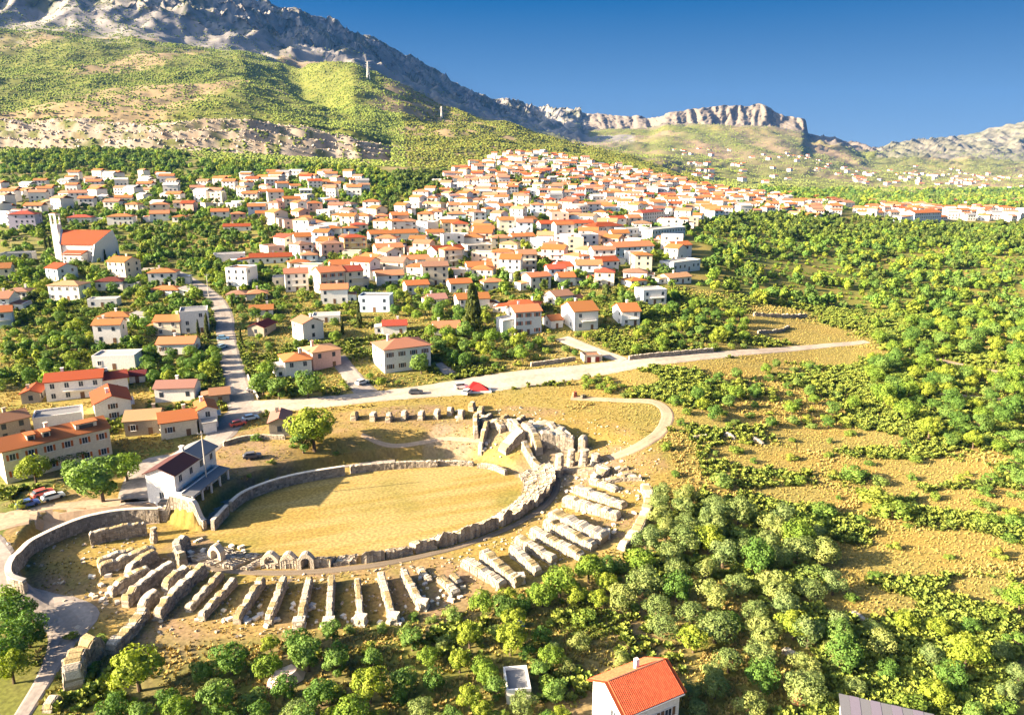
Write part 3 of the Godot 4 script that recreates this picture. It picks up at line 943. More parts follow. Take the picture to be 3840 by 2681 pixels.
func ruin(called: String, pts: Array, h0: float, h1: float, th: float, rough: float, label: String, group: String, cat: String) -> void:
	var fine := []
	var total := 0.0
	var n := pts.size()
	for i in n - 1:
		var p1: Vector2 = pts[i]
		var p2: Vector2 = pts[i + 1]
		var k := maxi(2, int((p2 - p1).length() / 0.55))
		for j in k:
			fine.append(p1.cubic_interpolate(p2, pts[maxi(i - 1, 0)], pts[mini(i + 2, n - 1)], float(j) / k))
	fine.append(pts[n - 1])
	var o3 := at(pts[0].x, pts[0].y)
	var s := Mesher.new()
	var prev := []
	var seed_x := o3.x * 1.7
	var m := fine.size()
	for i in m:
		var p: Vector2 = fine[i]
		claim(p.x, p.y, th * 0.5 + 0.2)
		var q: Vector2 = (fine[mini(i + 1, m - 1)] - fine[maxi(i - 1, 0)]).normalized()
		var side := Vector2(-q.y, q.x)
		var t := float(i) / (m - 1)
		var g := ground(p.x, p.y)
		var hh := lerpf(h0, h1, t)
		var nz := n_fine.get_noise_2d(seed_x + i * 1.6, 3.0)
		var nz2 := n_mid.get_noise_2d(seed_x + i * 6.0, 9.0)
		hh *= 1.0 + rough * (0.16 * snappedf(nz, 0.35) + 0.45 * minf(0.0, nz2))
		if i == 0 or i == m - 1:
			hh *= 1.0 - 0.35 * rough * 0.8
		hh = maxf(hh, 0.35)
		var row := []
		var wob := th * (1.0 + 0.15 * rough * nz2)
		for k in 8:
			var a: float = [1.08, 1.04, 1.0, 0.92, -0.92, -1.0, -1.04, -1.08][k] * wob * 0.5
			var y: float = [-0.5, hh * 0.35, hh * 0.75, hh, hh, hh * 0.75, hh * 0.35, -0.5][k]
			var w := p + side * a
			var e := Vector3(w.x, g + y, w.y) - o3
			e = jitter(e + o3, 0.13 * rough + 0.03) - o3
			row.append(e)
		if i > 0:
			for k in 7:
				var a0: Vector3 = prev[k]
				var a1: Vector3 = row[k]
				var b1: Vector3 = row[k + 1]
				var b0: Vector3 = prev[k + 1]
				if k == 3:
					s.col = mixc(Color(0.74, 0.66, 0.53), stone_colour(rng.randf()), rng.randf() * 0.7)  # top stones coloured paler to imitate sunlight on the wall tops
					if n_mid.get_noise_2d(p.x * 5.0, p.y * 5.0) > 0.1 and rough > 0.5:
						s.col = mixc(s.col, GOLD, 0.7)
					stone_face(s, a0, a1, b1, b0, 0.1 * rough)
				else:
					var cuts := maxi(1, int((a1 - b1).length() / 0.42))
					for c in cuts:
						s.col = stone_colour(rng.randf()) * rng.randf_range(0.72, 1.0)
						var t0 := float(c) / cuts
						var t1 := float(c + 1) / cuts
						stone_face(s, a0.lerp(b0, t0), a1.lerp(b1, t0), a1.lerp(b1, t1), a0.lerp(b0, t1), 0.05 + 0.09 * rough)
		if i == 0:
			cap_row(s, row, false)
		if i == m - 1:
			cap_row(s, row, true)
		prev = row
	var o := thing(called, label, cat, o3, 0.0, group)
	part("masonry", s.mesh(M.stone), o)
	if rough < 0.35:   # dressed wall with a coping
		var c := Mesher.new()
		for i in m - 1:
			var p: Vector2 = fine[i]
			var p2: Vector2 = fine[i + 1]
			var sd := (p2 - p).normalized() * (th * 0.62)
			var sv := Vector3(-sd.y, 0, sd.x)
			var a := at(p.x, p.y, lerpf(h0, h1, float(i) / (m - 1)) * 1.0 + 0.03) - o3
			var b := at(p2.x, p2.y, lerpf(h0, h1, float(i + 1) / (m - 1)) * 1.0 + 0.03) - o3
			var u := Vector3(0, 0.16, 0)
			c.col = Color(0.78, 0.70, 0.59) * rng.randf_range(0.85, 1.05)
			c.quad(a + sv + u, a - sv + u, b - sv + u, b + sv + u)
			c.quad(a - sv, b - sv, b - sv + u, a - sv + u)
			c.quad(b + sv, a + sv, a + sv + u, b + sv + u)
		part("coping", c.mesh(M.plain), o)

func cap_row(s: Mesher, r: Array, flip: bool) -> void:
	for k in 3:
		s.col = stone_colour(rng.randf())
		if flip:
			s.quad(r[k], r[7 - k], r[6 - k], r[k + 1])
		else:
			s.quad(r[7 - k], r[k], r[k + 1], r[6 - k])

func ring(a0: float, a1: float, e0: float, e1: float, hi: float, ho: float, k: int, label: String) -> void:
	var s := Mesher.new()
	var na := maxi(4, int((a1 - a0) * 1.1))
	var ne := 7
	var mid := from_ring((e0 + e1) / 2, deg_to_rad((a0 + a1) / 2))
	var o3 := at(mid.x, mid.y)
	var g := []
	for i in na + 1:
		var row := []
		for j in ne + 1:
			var t := float(j) / ne
			var an := deg_to_rad(lerpf(a0, a1, float(i) / na))
			var p := from_ring(lerpf(e0, e1, t), an)
			claim(p.x, p.y, 0.8)
			var h := lerpf(hi, ho, t) * (1.0 + 0.28 * snappedf(n_fine.get_noise_2d(p.x * 4.0, p.y * 4.0), 0.3)) + 0.35 * n_mid.get_noise_2d(p.x * 6.0, p.y * 6.0)
			h = maxf(0.25, h)
			if i == 0 or i == na:
				h *= 0.8
			row.append(jitter(at(p.x, p.y, h), 0.35) - o3)
		g.append(row)
	for i in na:
		for j in ne:
			s.col = mixc(stone_colour(0.4 + rng.randf() * 0.6), GOLD, 0.6 if rng.randf() < 0.12 else 0.0)
			stone_face(s, g[i][j], g[i][j + 1], g[i + 1][j + 1], g[i + 1][j], 0.16)
	var dn := Vector3(0, -4.0, 0)
	for i in na:
		s.col = stone_colour(rng.randf())
		stone_face(s, g[i + 1][0] - Vector3(0, hi + 0.5, 0), g[i][0] - Vector3(0, hi + 0.5, 0), g[i][0], g[i + 1][0], 0.12)
		var m0: Vector3 = g[i][ne] - Vector3(0, ho * 0.5, 0)
		var m1: Vector3 = g[i + 1][ne] - Vector3(0, ho * 0.5, 0)
		m0 = jitter(m0 + o3, 0.3) - o3
		m1 = jitter(m1 + o3, 0.3) - o3
		stone_face(s, m0, m1, g[i + 1][ne], g[i][ne], 0.15)
		s.col = stone_colour(rng.randf())
		stone_face(s, Vector3(g[i][ne].x, m0.y - ho * 0.7, g[i][ne].z), Vector3(g[i + 1][ne].x, m1.y - ho * 0.7, g[i + 1][ne].z), m1, m0, 0.15)
	for j in ne:
		s.col = stone_colour(rng.randf())
		s.quad(g[0][j] + dn, g[0][j + 1] + dn, g[0][j + 1], g[0][j])
		s.quad(g[na][j + 1] + dn, g[na][j] + dn, g[na][j], g[na][j + 1])
	var o := thing("rim_block", label, "ruin", o3, 0.0, "weathered rim of the arena")
	part("masonry", s.mesh(M.stone), o)

func pier(x: float, z: float, h: float, w: float, label: String) -> void:
	var s := Mesher.new()
	var o3 := at(x, z)
	var rows := []
	var n := 9
	for i in n + 1:
		var t := float(i) / n
		var row := []
		var r := w * 0.5 * (1.15 - 0.3 * t) * (1.0 if i % 3 else 1.12)
		for k in 8:
			var a := TAU * k / 8.0 + 0.4
			var sq := 1.0 / maxf(absf(cos(a)), absf(sin(a)))
			row.append(jitter(Vector3(cos(a) * r * sq * 0.9 + t * 0.25, t * h - 0.4, sin(a) * r * sq * 0.9) + o3, 0.3) - o3)
		rows.append(row)
	for i in n:
		for k in 8:
			s.col = stone_colour(rng.randf() * 0.8)
			stone_face(s, rows[i][k], rows[i + 1][k], rows[i + 1][(k + 1) % 8], rows[i][(k + 1) % 8], 0.1)
	for k in range(1, 7):
		s.col = stone_colour(0.8)
		s.tri(rows[n][0], rows[n][k + 1], rows[n][k])
	var o := thing("stone_pier", label, "pier", o3, 0.0, "standing stone piers")
	claim(x, z, w)
	part("masonry", s.mesh(M.stone), o)

func arch(x: float, z: float, yaw: float, span: float, h: float, label: String) -> void:
	var o := thing("stone_arch", label, "arch", at(x, z), yaw, "stone arches on the arena's rim")
	var r := span * 0.42
	var pts := [Vector2(-span * 0.78, -0.6), Vector2(-r, -0.6), Vector2(-r, h * 0.45)]
	for i in range(1, 8):
		var a := PI - PI * i / 8.0
		pts.append(Vector2(cos(a) * r, h * 0.45 + sin(a) * r))
	pts.append_array([Vector2(r, h * 0.45), Vector2(r, -0.6), Vector2(span * 0.78, -0.6), Vector2(span * 0.74, h * 0.6), Vector2(span * 0.5, h * 0.8), Vector2(span * 0.24, h * 0.97), Vector2(0.05, h), Vector2(-span * 0.3, h * 0.93), Vector2(-span * 0.52, h * 0.75), Vector2(-span * 0.75, h * 0.55)])
	var s := Mesher.new()
	s.col = Color(0.68, 0.60, 0.48)
	extrude(s, pts, 1.3)
	part("masonry", s.mesh(M.stone), o)
	claim(x, z, span)

func block(called: String, x: float, z: float, w: float, h: float, d: float, yaw: float, label: String, group: String, cat: String) -> void:
	var o := thing(called, label, cat, at(x, z), yaw, group)
	var s := Mesher.new()
	s.col = Color(0.72, 0.64, 0.52)
	s.box(Vector3(0, h / 2 - 0.3, 0), Vector3(w * 0.9, h + 0.2, d * 0.9))
	s.col = Color(0.78, 0.71, 0.6)
	s.box(Vector3(0, h - 0.1, 0), Vector3(w, 0.35, d))
	s.box(Vector3(0, 0.1, 0), Vector3(w * 1.1, 0.5, d * 1.1))
	part("masonry", s.mesh(M.stone), o)

func stone(x: float, z: float, s: float, turn: float, k: int, label: String) -> void:
	if not shared.has("stone%d" % k):
		var m := Mesher.new()
		var v := []
		var b := Vector3(1.0, 0.62, 0.7)
		for i in 8:
			v.append(Vector3(b.x if i & 1 else -b.x, b.y if i & 2 else -b.y * 0.6, b.z if i & 4 else -b.z) * 0.5 * Vector3(rng.randf_range(0.7, 1.1), rng.randf_range(0.7, 1.1), rng.randf_range(0.7, 1.1)))
		m.col = [Color(0.74, 0.68, 0.58), Color(0.72, 0.62, 0.46), Color(0.66, 0.6, 0.52), Color(0.76, 0.7, 0.6), Color(0.5, 0.47, 0.44)][k]
		m.quad(v[4], v[5], v[7], v[6]); m.quad(v[1], v[0], v[2], v[3]); m.quad(v[5], v[1], v[3], v[7])
		m.quad(v[0], v[4], v[6], v[2]); m.quad(v[6], v[7], v[3], v[2])
		shared["stone%d" % k] = m.mesh(M.plain)
	var o := MeshInstance3D.new()
	o.mesh = shared["stone%d" % k]
	o.name = numbered("loose_stone")
	add_child(o, true)
	o.position = at(x, z, 0.1 * s)
	o.rotation.y = turn
	o.scale = Vector3.ONE * s
	tag(o, label, "stone", "loose stones of the ruin")

# ------------------------------------------------------------------ plants
func crown(n_cl: int, n_leaf: int, rx: float, ry: float, cy: float, leaf: float, c: Color, vary: float, sd: int, cone := 0.0) -> Mesh:
	var r := RandomNumberGenerator.new()
	r.seed = sd
	var v := PackedVector3Array()
	var n := PackedVector3Array()
	var cc := PackedColorArray()
	var cl := []
	for i in n_cl:
		var d := Vector3(r.randfn(), r.randfn(), r.randfn()).normalized() * pow(r.randf(), 0.4) * 0.86
		var p := Vector3(d.x * rx, d.y * ry, d.z * rx)
		if cone > 0.0:
			var t := r.randf()
			var q := r.randf() * TAU
			var w := rx * (1.0 - pow(t, 1.6) * cone) * (0.5 if t < 0.06 else 1.0) * 0.55
			p = Vector3(cos(q) * w, (t * 2.0 - 1.0) * ry * 0.92, sin(q) * w)
		var rad := rx * r.randf_range(0.22, 0.46)
		if cone > 0.0:
			rad = rx * 0.42 * (1.05 - 0.6 * (p.y / ry * 0.5 + 0.5))
		cl.append([p, rad, r.randf_range(-1.0, 1.0)])
	var made := 0
	var tries := 0
	while made < n_leaf and tries < n_leaf * 6:
		tries += 1
		var k: Array = cl[r.randi() % n_cl]
		var d := Vector3(r.randfn(), r.randfn() * 0.9 + 0.1, r.randfn()).normalized()
		var p: Vector3 = k[0] + d * k[1] * r.randf_range(0.82, 1.1)
		var inside := false
		for o in cl:
			if o != k and (p - o[0]).length() < o[1] * 0.62:
				inside = true
				break
		if inside:
			continue
		made += 1
		var nn := (d * 0.9 + p.normalized() * 0.3 + Vector3(r.randfn(), r.randfn(), r.randfn()) * 0.34).normalized()
		var x := nn.cross(Vector3(r.randfn(), r.randfn(), r.randfn())).normalized()
		var y := nn.cross(x)
		var s := leaf * r.randf_range(0.6, 1.25)
		var w := s * r.randf_range(0.55, 0.9)
		p.y += cy
		var ct: float = k[2]
		var tone := 1.0 + vary * (0.55 * ct + 0.5 * r.randf_range(-1.0, 1.0))
		var col := Color(c.r * tone * (1.0 + 0.25 * vary * ct), c.g * tone, c.b * tone)
		var bend := nn * s * 0.18
		var q0 := p - x * s - bend
		var q1 := p + y * w
		var q2 := p + x * s - bend
		var q3 := p - y * w
		v.append_array(PackedVector3Array([q0, q1, q2, q0, q2, q3]))
		for i in 6:
			n.append(nn)
			cc.append(col)
	var a := []
	a.resize(Mesh.ARRAY_MAX)
	a[Mesh.ARRAY_VERTEX] = v
	a[Mesh.ARRAY_NORMAL] = n
	a[Mesh.ARRAY_COLOR] = cc
	var m := ArrayMesh.new()
	m.add_surface_from_arrays(Mesh.PRIMITIVE_TRIANGLES, a)
	m.surface_set_material(0, crown_mats[0])
	return m

func hedge(size: Vector3) -> Mesh:
	var r := RandomNumberGenerator.new()
	r.seed = 77
	var s := Mesher.new()
	for i in int(size.x * size.y * 26.0):
		var p := Vector3(r.randf_range(-0.5, 0.5) * size.x, r.randf_range(-0.5, 0.5) * size.y, r.randf_range(-0.5, 0.5) * size.z)
		var x := Vector3(r.randfn(), r.randfn(), r.randfn()).normalized() * 0.22
		var y := x.cross(Vector3(r.randfn(), r.randfn(), r.randfn())).normalized() * 0.16
		s.col = Color(0.13, 0.17, 0.03) * r.randf_range(0.6, 1.3)
		s.quad(p - x, p - y, p + x, p + y)
	return s.mesh(crown_mats[0])

func trunk(h: float, r: float, limbs: int, reach: float, sd: int) -> Mesh:
	var g := RandomNumberGenerator.new()
	g.seed = sd
	var s := Mesher.new()
	var top := Vector3(g.randf_range(-0.2, 0.2), h * 0.5, g.randf_range(-0.2, 0.2))
	s.tube(Vector3(0, -0.5, 0), top, r, r * 0.7, 7)
	for i in limbs:
		var a := TAU * i / maxi(limbs, 1) + g.randf_range(-0.4, 0.4)
		s.tube(top, top + Vector3(cos(a) * reach, h * g.randf_range(0.25, 0.5), sin(a) * reach), r * 0.55, r * 0.15, 5)
	return s.mesh(M.bark)

func build_plants() -> void:
	# unit plants: radius 1, height 1 is set by scaling (radius 3, height 6 as modelled)
	var cols_leaf := [Color(0.162, 0.251, 0.034), Color(0.094, 0.182, 0.034), Color(0.217, 0.279, 0.034), Color(0.127, 0.217, 0.046)]
	var cols_olive := [Color(0.197, 0.257, 0.081), Color(0.162, 0.222, 0.069), Color(0.226, 0.274, 0.081), Color(0.177, 0.245, 0.086)]
	var cols_pine := [Color(0.103, 0.154, 0.029), Color(0.084, 0.131, 0.029), Color(0.123, 0.171, 0.028), Color(0.094, 0.142, 0.032)]
	var cols_shrub := [Color(0.197, 0.274, 0.044), Color(0.137, 0.228, 0.041), Color(0.266, 0.314, 0.052), Color(0.167, 0.245, 0.057)]
	for k in 4:
		protos["0%d" % k] = [crown(22, 2600, 3.0, 2.6, 3.6, 0.21, cols_leaf[k], 0.32, 100 + k), trunk(4.2, 0.28, 5, 1.5, k)]
		protos["1%d" % k] = [crown(24, 2600, 3.0, 2.3, 3.7, 0.18, cols_olive[k], 0.34, 200 + k), trunk(4.2, 0.34, 4, 1.3, 10 + k)]
		protos["2%d" % k] = [crown(16, 1100, 2.8, 2.5, 3.9, 0.30, cols_pine[k], 0.4, 300 + k), trunk(5.0, 0.25, 4, 1.2, 20 + k)]
		protos["3%d" % k] = [crown(34, 1300, 3.0, 3.0, 3.1, 0.42, Color(0.06, 0.078, 0.016), 0.4, 400 + k, 0.85), trunk(5.0, 0.5, 0, 0.0, 30 + k)]
		protos["4%d" % k] = [crown(17, 1300, 3.0, 3.2, 2.4, 0.27, cols_shrub[k], 0.42, 500 + k), trunk(3.0, 0.2, 6, 1.6, 40 + k)]
		protos["far0%d" % k] = crown(14, 420, 3.0, 2.6, 3.2, 0.5, cols_leaf[k] * 0.95, 0.45, 600 + k)
		protos["far2%d" % k] = crown(12, 380, 2.7, 2.9, 3.2, 0.52, cols_pine[k], 0.45, 700 + k)

func plant(kind: int, x: float, z: float, r: float, h: float, k: int, label: String) -> void:
	var nm: String = ["broadleaf_tree", "olive_tree", "pine_tree", "cypress_tree", "shrub"][kind]
	var key := "%d%d" % [kind, k]
	if protos[key] is Array:
		var root := Node3D.new()
		var cr := MeshInstance3D.new()
		cr.name = "crown"
		cr.mesh = protos[key][0]
		root.add_child(cr)
		var tr := MeshInstance3D.new()
		tr.name = "trunk" if kind != 4 else "stem"
		tr.mesh = protos[key][1]
		root.add_child(tr)
		protos[key] = root
	var o: Node3D = protos[key].duplicate()
	o.name = numbered(nm)
	add_child(o, true)
	o.position = at(x, z, -0.05)
	o.rotation.y = fmod(x * 3.7 + z * 1.3, TAU)
	o.scale = Vector3(r / 3.0, h / 6.0, r / 3.0)
	if label.begins_with("|"):
		var size: Array = [["big ", 3.4, "mid-sized ", 2.4, "small ", "leafy green tree"], ["wide ", 2.8, "small ", 0.0, "", "grey-green olive tree"], ["large ", 3.4, "slim ", 0.0, "", "dark green pine"], ["", 0.0, "", 0.0, "", "slim dark cypress"], ["broad ", 1.9, "mid-sized ", 1.3, "small ", "green shrub"]][kind]
		label = (size[0] if r > size[1] else size[2] if r > size[3] else size[4]) + size[5] + label
	tag(o, label, ["tree", "olive tree", "pine tree", "cypress", "shrub"][kind], ["leafy trees of the gardens and scrub", "olive trees of the grove", "pines", "cypresses", "shrubs of the slopes"][kind])
	claim(x, z, r * 0.6)

func grow(key: String, x: float, z: float, r: float, h: float, y: float, shade := 1.0) -> void:
	if not many.has(key):
		many[key] = []
	var b := Basis(Vector3.UP, rng.randf() * TAU).scaled_local(Vector3(r / 3.0, h / 6.0, r / 3.0))
	many[key].append([Transform3D(b, Vector3(x, y, z)), Color(shade, shade * rng.randf_range(0.94, 1.04), shade)])

func mo(kind: int, x: float, z: float, r: float, h: float) -> void:
	grow("%d%d" % [kind, rng.randi() % 4], x, z, r, h, ground(x, z))

func wood(poly: Array, kind: int, gap: float, r0: float, r1: float, fill: float) -> void:
	var p := PackedVector2Array(poly)
	var lo := Vector2(1e9, 1e9)
	var hi := -lo
	for q in p:
		lo = lo.min(q)
		hi = hi.max(q)
	var x := lo.x
	while x < hi.x:
		var z := lo.y
		while z < hi.y:
			var w := Vector2(x + rng.randf_range(-0.5, 0.5) * gap, z + rng.randf_range(-0.5, 0.5) * gap)
			var lump := n_mid.get_noise_2d(w.x * 0.45, w.y * 0.45)
			var keep := rng.randf() < fill * ((0.78 + 2.2 * lump) if r1 > 3.0 and gap < 6.5 else (0.9 + 0.9 * lump))
			low_bushes(keep, w, p, gap, r1)
			if keep and absf(w.x) < -w.y * 0.86 and Geometry2D.is_point_in_polygon(w, p):
				var r := rng.randf_range(r0, r1) * (0.55 if n_mid.get_noise_2d(w.x * 0.8 + 400.0, w.y * 0.8) > 0.12 else 1.0)
				if clear_of(w.x, w.y, r * 0.5) and off_road(w.x, w.y, r * 0.5):
					var k := kind
					if kind == 0 and rng.randf() < 0.14:
						k = 2
					grow("far%d%d" % [k, rng.randi() % 4], w.x, w.y, r, r * rng.randf_range(1.6, 2.3), ground(w.x, w.y) - 0.3, rng.randf_range(0.75, 1.3))
			z += gap
		x += gap

func low_bushes(keep: bool, w: Vector2, p: PackedVector2Array, gap: float, r1: float) -> void:   # low bushes in the openings of the scrub
	if keep or r1 < 3.0 or gap > 6.5 or rng.randf() > 0.75 or absf(w.x) > -w.y * 0.86:
		return
	for i in 3:
		var q := w + Vector2(rng.randf_range(-0.5, 0.5), rng.randf_range(-0.5, 0.5)) * gap
		if Geometry2D.is_point_in_polygon(q, p) and clear_of(q.x, q.y, 0.6) and off_road(q.x, q.y, 0.6):
			var r := rng.randf_range(0.5, 1.3)
			grow("far0%d" % (rng.randi() % 4), q.x, q.y, r, r * rng.randf_range(1.0, 1.6), ground(q.x, q.y) - 0.2, rng.randf_range(0.9, 1.5))

func off_road(x: float, z: float, r: float) -> bool:
	for p in roads.get(Vector2i(int(floor(x / 12.0)), int(floor(z / 12.0))), []):
		if Vector2(p.x - x, p.y - z).length() < p.z * 0.5 + r:
			return false
	return true

func multi(called: String, m: Mesh, xf: Array, parent: Node, kind := "stuff") -> MultiMeshInstance3D:
	var mm := MultiMesh.new()
	mm.transform_format = MultiMesh.TRANSFORM_3D
	mm.use_colors = true
	mm.mesh = m
	mm.instance_count = xf.size()
	for i in xf.size():
		mm.set_instance_transform(i, xf[i][0])
		mm.set_instance_color(i, xf[i][1])
	var o := MultiMeshInstance3D.new()
	o.multimesh = mm
	o.name = numbered(called) if parent == self else called
	parent.add_child(o, true)
	o.set_meta("kind", kind)
	return o

func finish_woods() -> void:
	for key in many:
		var m: Mesh
		var k := ""
		if key.begins_with("far"):
			m = protos[key]
			k = "woodland"
		else:
			m = protos[key][0] if protos[key] is Array else protos[key].get_node("crown").mesh
			k = "undergrowth"
		var o := multi(k, m, many[key], self)
		tag(o, "green trees and bushes between the houses and over the plain, too many to count" if k == "woodland" else "further bushes filling the gaps between the counted trees", "woodland", "woodland")
	for key in protos:
		if protos[key] is Node:
			protos[key].free()
	if farhouses:
		var f := MeshInstance3D.new()
		f.name = "far_houses"
		f.mesh = farhouses.mesh(M.plain)
		add_child(f, true)
		f.set_meta("kind", "stuff")
		tag(f, "hundreds of tiny white orange-roofed houses of the upper town and far villages", "houses")

func blob_mesh(sd: int) -> Mesh:
	var r := RandomNumberGenerator.new()
	r.seed = sd
	var s := Mesher.new()
	var rings := []
	for i in 4:
		var row := []
		var y: float = [0.0, 0.45, 0.85, 1.0][i]
		var w: float = [0.75, 1.0, 0.6, 0.05][i]
		for k in 6:
			var a := TAU * (k + 0.5 * (i % 2)) / 6.0
			row.append(Vector3(cos(a) * w, y, sin(a) * w) * r.randf_range(0.8, 1.2))
		rings.append(row)
	for i in 3:
		for k in 6:
			s.quad(rings[i][k], rings[i + 1][k], rings[i + 1][(k + 1) % 6], rings[i][(k + 1) % 6])
	return s.mesh(M.blob)

func scatter_hills() -> void:
	var sets := [[], [], []]
	var boulders := []
	for i in 300000:
		var u := rng.randf_range(-0.80, 0.80)
		var f := rng.randf_range(5.6, 12.0)
		if rng.randf() < 0.35 and u > -0.2 and u < 0.25:
			f = rng.randf_range(7.0, 10.2)
		if f < 7.1 and f > 6.05 and u < -0.17 and n_mid.get_noise_2d(u * 900.0, f * 60.0) < 0.26:
			if rng.randf() < 0.3:
				var qp := ground_point(u, f)
				var qs := rng.randf_range(0.6, 2.6)
				boulders.append([Transform3D(Basis.from_euler(Vector3(rng.randf(), rng.randf() * 6.0, rng.randf())).scaled_local(Vector3(qs, qs * 0.7, qs)), qp), LIME * rng.randf_range(0.6, 1.05)])
			continue
		var p := ground_point(u, f)
		var nn := n_mid.get_noise_2d(p.x * 0.35, p.z * 0.35) + 0.6 * n_big.get_noise_2d(p.x * 0.35, p.z * 0.35 + f * 160.0) * -1.0
		var dense := 0.62 + nn
		if u < 0.1 and f > 10.4:
			dense = 0.16 + nn * 0.5
		if u > 0.4 and f > 11.3:
			dense -= 0.35
		if rng.randf() > dense:
			continue
		var s := rng.randf_range(1.1, 2.4) * (1.0 + 0.35 * sst(1800.0, 4200.0, -p.z))
		var pine := u > -0.14 and u < 0.25 and f < 10.2
		var c := mixc(Color(0.20, 0.245, 0.042), Color(0.135, 0.19, 0.04), rng.randf())
		if pine and rng.randf() < 0.6:
			c = Color(0.12, 0.13, 0.022)
			s *= 1.25
		if u > 0.3:
			c = mixc(c, Color(0.14, 0.16, 0.06), 0.5)
		var t := Transform3D(Basis(Vector3.UP, rng.randf() * TAU).scaled_local(Vector3(s, s * rng.randf_range(0.7, 1.1), s)), p - Vector3(0, 0.4, 0))
		sets[i % 3].append([t, c * rng.randf_range(0.8, 1.2)])
	for k in 3:
		var o := multi("hillside_forest", blob_mesh(31 + k), sets[k], self)
		tag(o, "scrub and pine forest covering the mountain slopes", "forest", "hillside forest")
	var bo := multi("quarry_boulders", blob_mesh(44), boulders, self)
	tag(bo, "pale boulders strewn over the benches of the quarry", "boulders")

func scatter_grass() -> void:
	var sets := [[], []]
	for k in 150000:
		var d := rng.randf_range(84.0, 340.0)
		var u := rng.randf_range(-0.76, 0.8)
		var x := u * d
		var z := -d
		var q := ring_of(x, z)
		if q.x < 1.08:
			continue
		if q.x > 1.2 and q.x < 1.32 and sin(q.y) > -0.2:
			continue
		var gold := sst(-0.12, 0.2, u)
		if u < 0.0 and d > 165.0 and d < 212.0:
			gold = 0.5
		if d < 125.0 and u < 0.3:
			gold = 0.35
		if d > 212.0 and u < 0.18:
			gold = 0.6
		if rng.randf() > 0.25 + 0.75 * gold or not clear_of(x, z, 0.1) or (rng.randf() < 0.5 and q.x < 2.2):
			continue
		if not off_road(x, z, 0.2):
			continue
		var green := n_big.get_noise_2d(x * 2.2, z * 2.2) + n_mid.get_noise_2d(x, z) * 0.7 + rng.randf_range(-0.3, 0.3) + 0.28 * sst(0.1, 0.3, u)
		if q.x < 2.4:
			green -= 0.5
		var fld := in_field(x, z) + rng.randf_range(-0.25, 0.15) > 0.7
		if d > 212.0 and u < 0.18:
			green += 0.12
		var big := green > 0.3 and q.x > 2.3 and not fld
		if fld:
			green = -0.1
		var s := rng.randf_range(0.5, 1.1) if big else rng.randf_range(0.2, 0.5)
		if q.x < 2.2 or fld:
			s *= 0.6
		var c := mixc(mixc(STRAW, GOLD, 0.3), Color(0.27, 0.29, 0.06), 0.45 + green * 1.3) if not big else mixc(Color(0.215, 0.25, 0.04), Color(0.13, 0.19, 0.036), rng.randf())
		var t := Transform3D(Basis(Vector3.UP, rng.randf() * TAU).scaled_local(Vector3(s, s * rng.randf_range(0.7, 1.3), s)), at(x, z, -0.05))
		sets[1 if big else 0].append([t, c * rng.randf_range(0.8, 1.2)])
	var r := RandomNumberGenerator.new()
	r.seed = 5
	for k in 2:
		var s := Mesher.new()
		for i in (14 if k == 0 else 46):
			var a := r.randf() * TAU
			var w := Vector3(cos(a), 0, sin(a))
			var b := w * r.randf_range(0.0, 0.7) + Vector3(0, 0.9 * r.randf() * k, 0)
			var tip := b + w * r.randf_range(0.1, 0.5) + Vector3(0, r.randf_range(0.4, 1.1) * (1.0 if k == 0 else 0.5), 0)
			var sd := Vector3(-sin(a), 0, cos(a)) * (0.22 if k == 0 else 0.26)
			s.col = Color(1, 1, 1) * r.randf_range(0.75, 1.15)
			s.quad(b - sd, b + sd, tip + sd * 0.5, tip - sd * 0.5)
		var o := multi("dry_grass" if k == 0 else "ground_scrub", s.mesh(M.blob), sets[k], self)
		tag(o, "tufts of dry golden grass over the slopes" if k == 0 else "low green scrub dotted over the golden slopes", "grass")

func scatter_rubble() -> void:
	var xf := []
	for k in 1700:
		var e := rng.randf_range(1.33, 2.12)
		var a := rng.randf_range(-0.9, 3.25)
		if n_mid.get_noise_2d(e * 160.0, a * 300.0) < -0.02 and rng.randf() < 0.8:
			continue
		var p := from_ring(e, a)
		var s := rng.randf_range(0.14, 0.5) * (1.0 if rng.randf() < 0.9 else 1.6)
		var b := Basis.from_euler(Vector3(rng.randf() * 0.6, rng.randf() * TAU, rng.randf() * 0.6)).scaled_local(Vector3(s, s * rng.randf_range(0.4, 0.9), s * rng.randf_range(0.6, 1.0)))
		xf.append([Transform3D(b, at(p.x, p.y, 0.02)), Color(0.46, 0.39, 0.30) * rng.randf_range(0.6, 1.1)])
	var m := Mesher.new()
	m.box(Vector3.ZERO, Vector3(1, 1, 1))
	var o := multi("rubble", m.mesh(M.blob), xf, self)
	tag(o, "small rubble strewn between the radial walls of the ruin", "rubble")

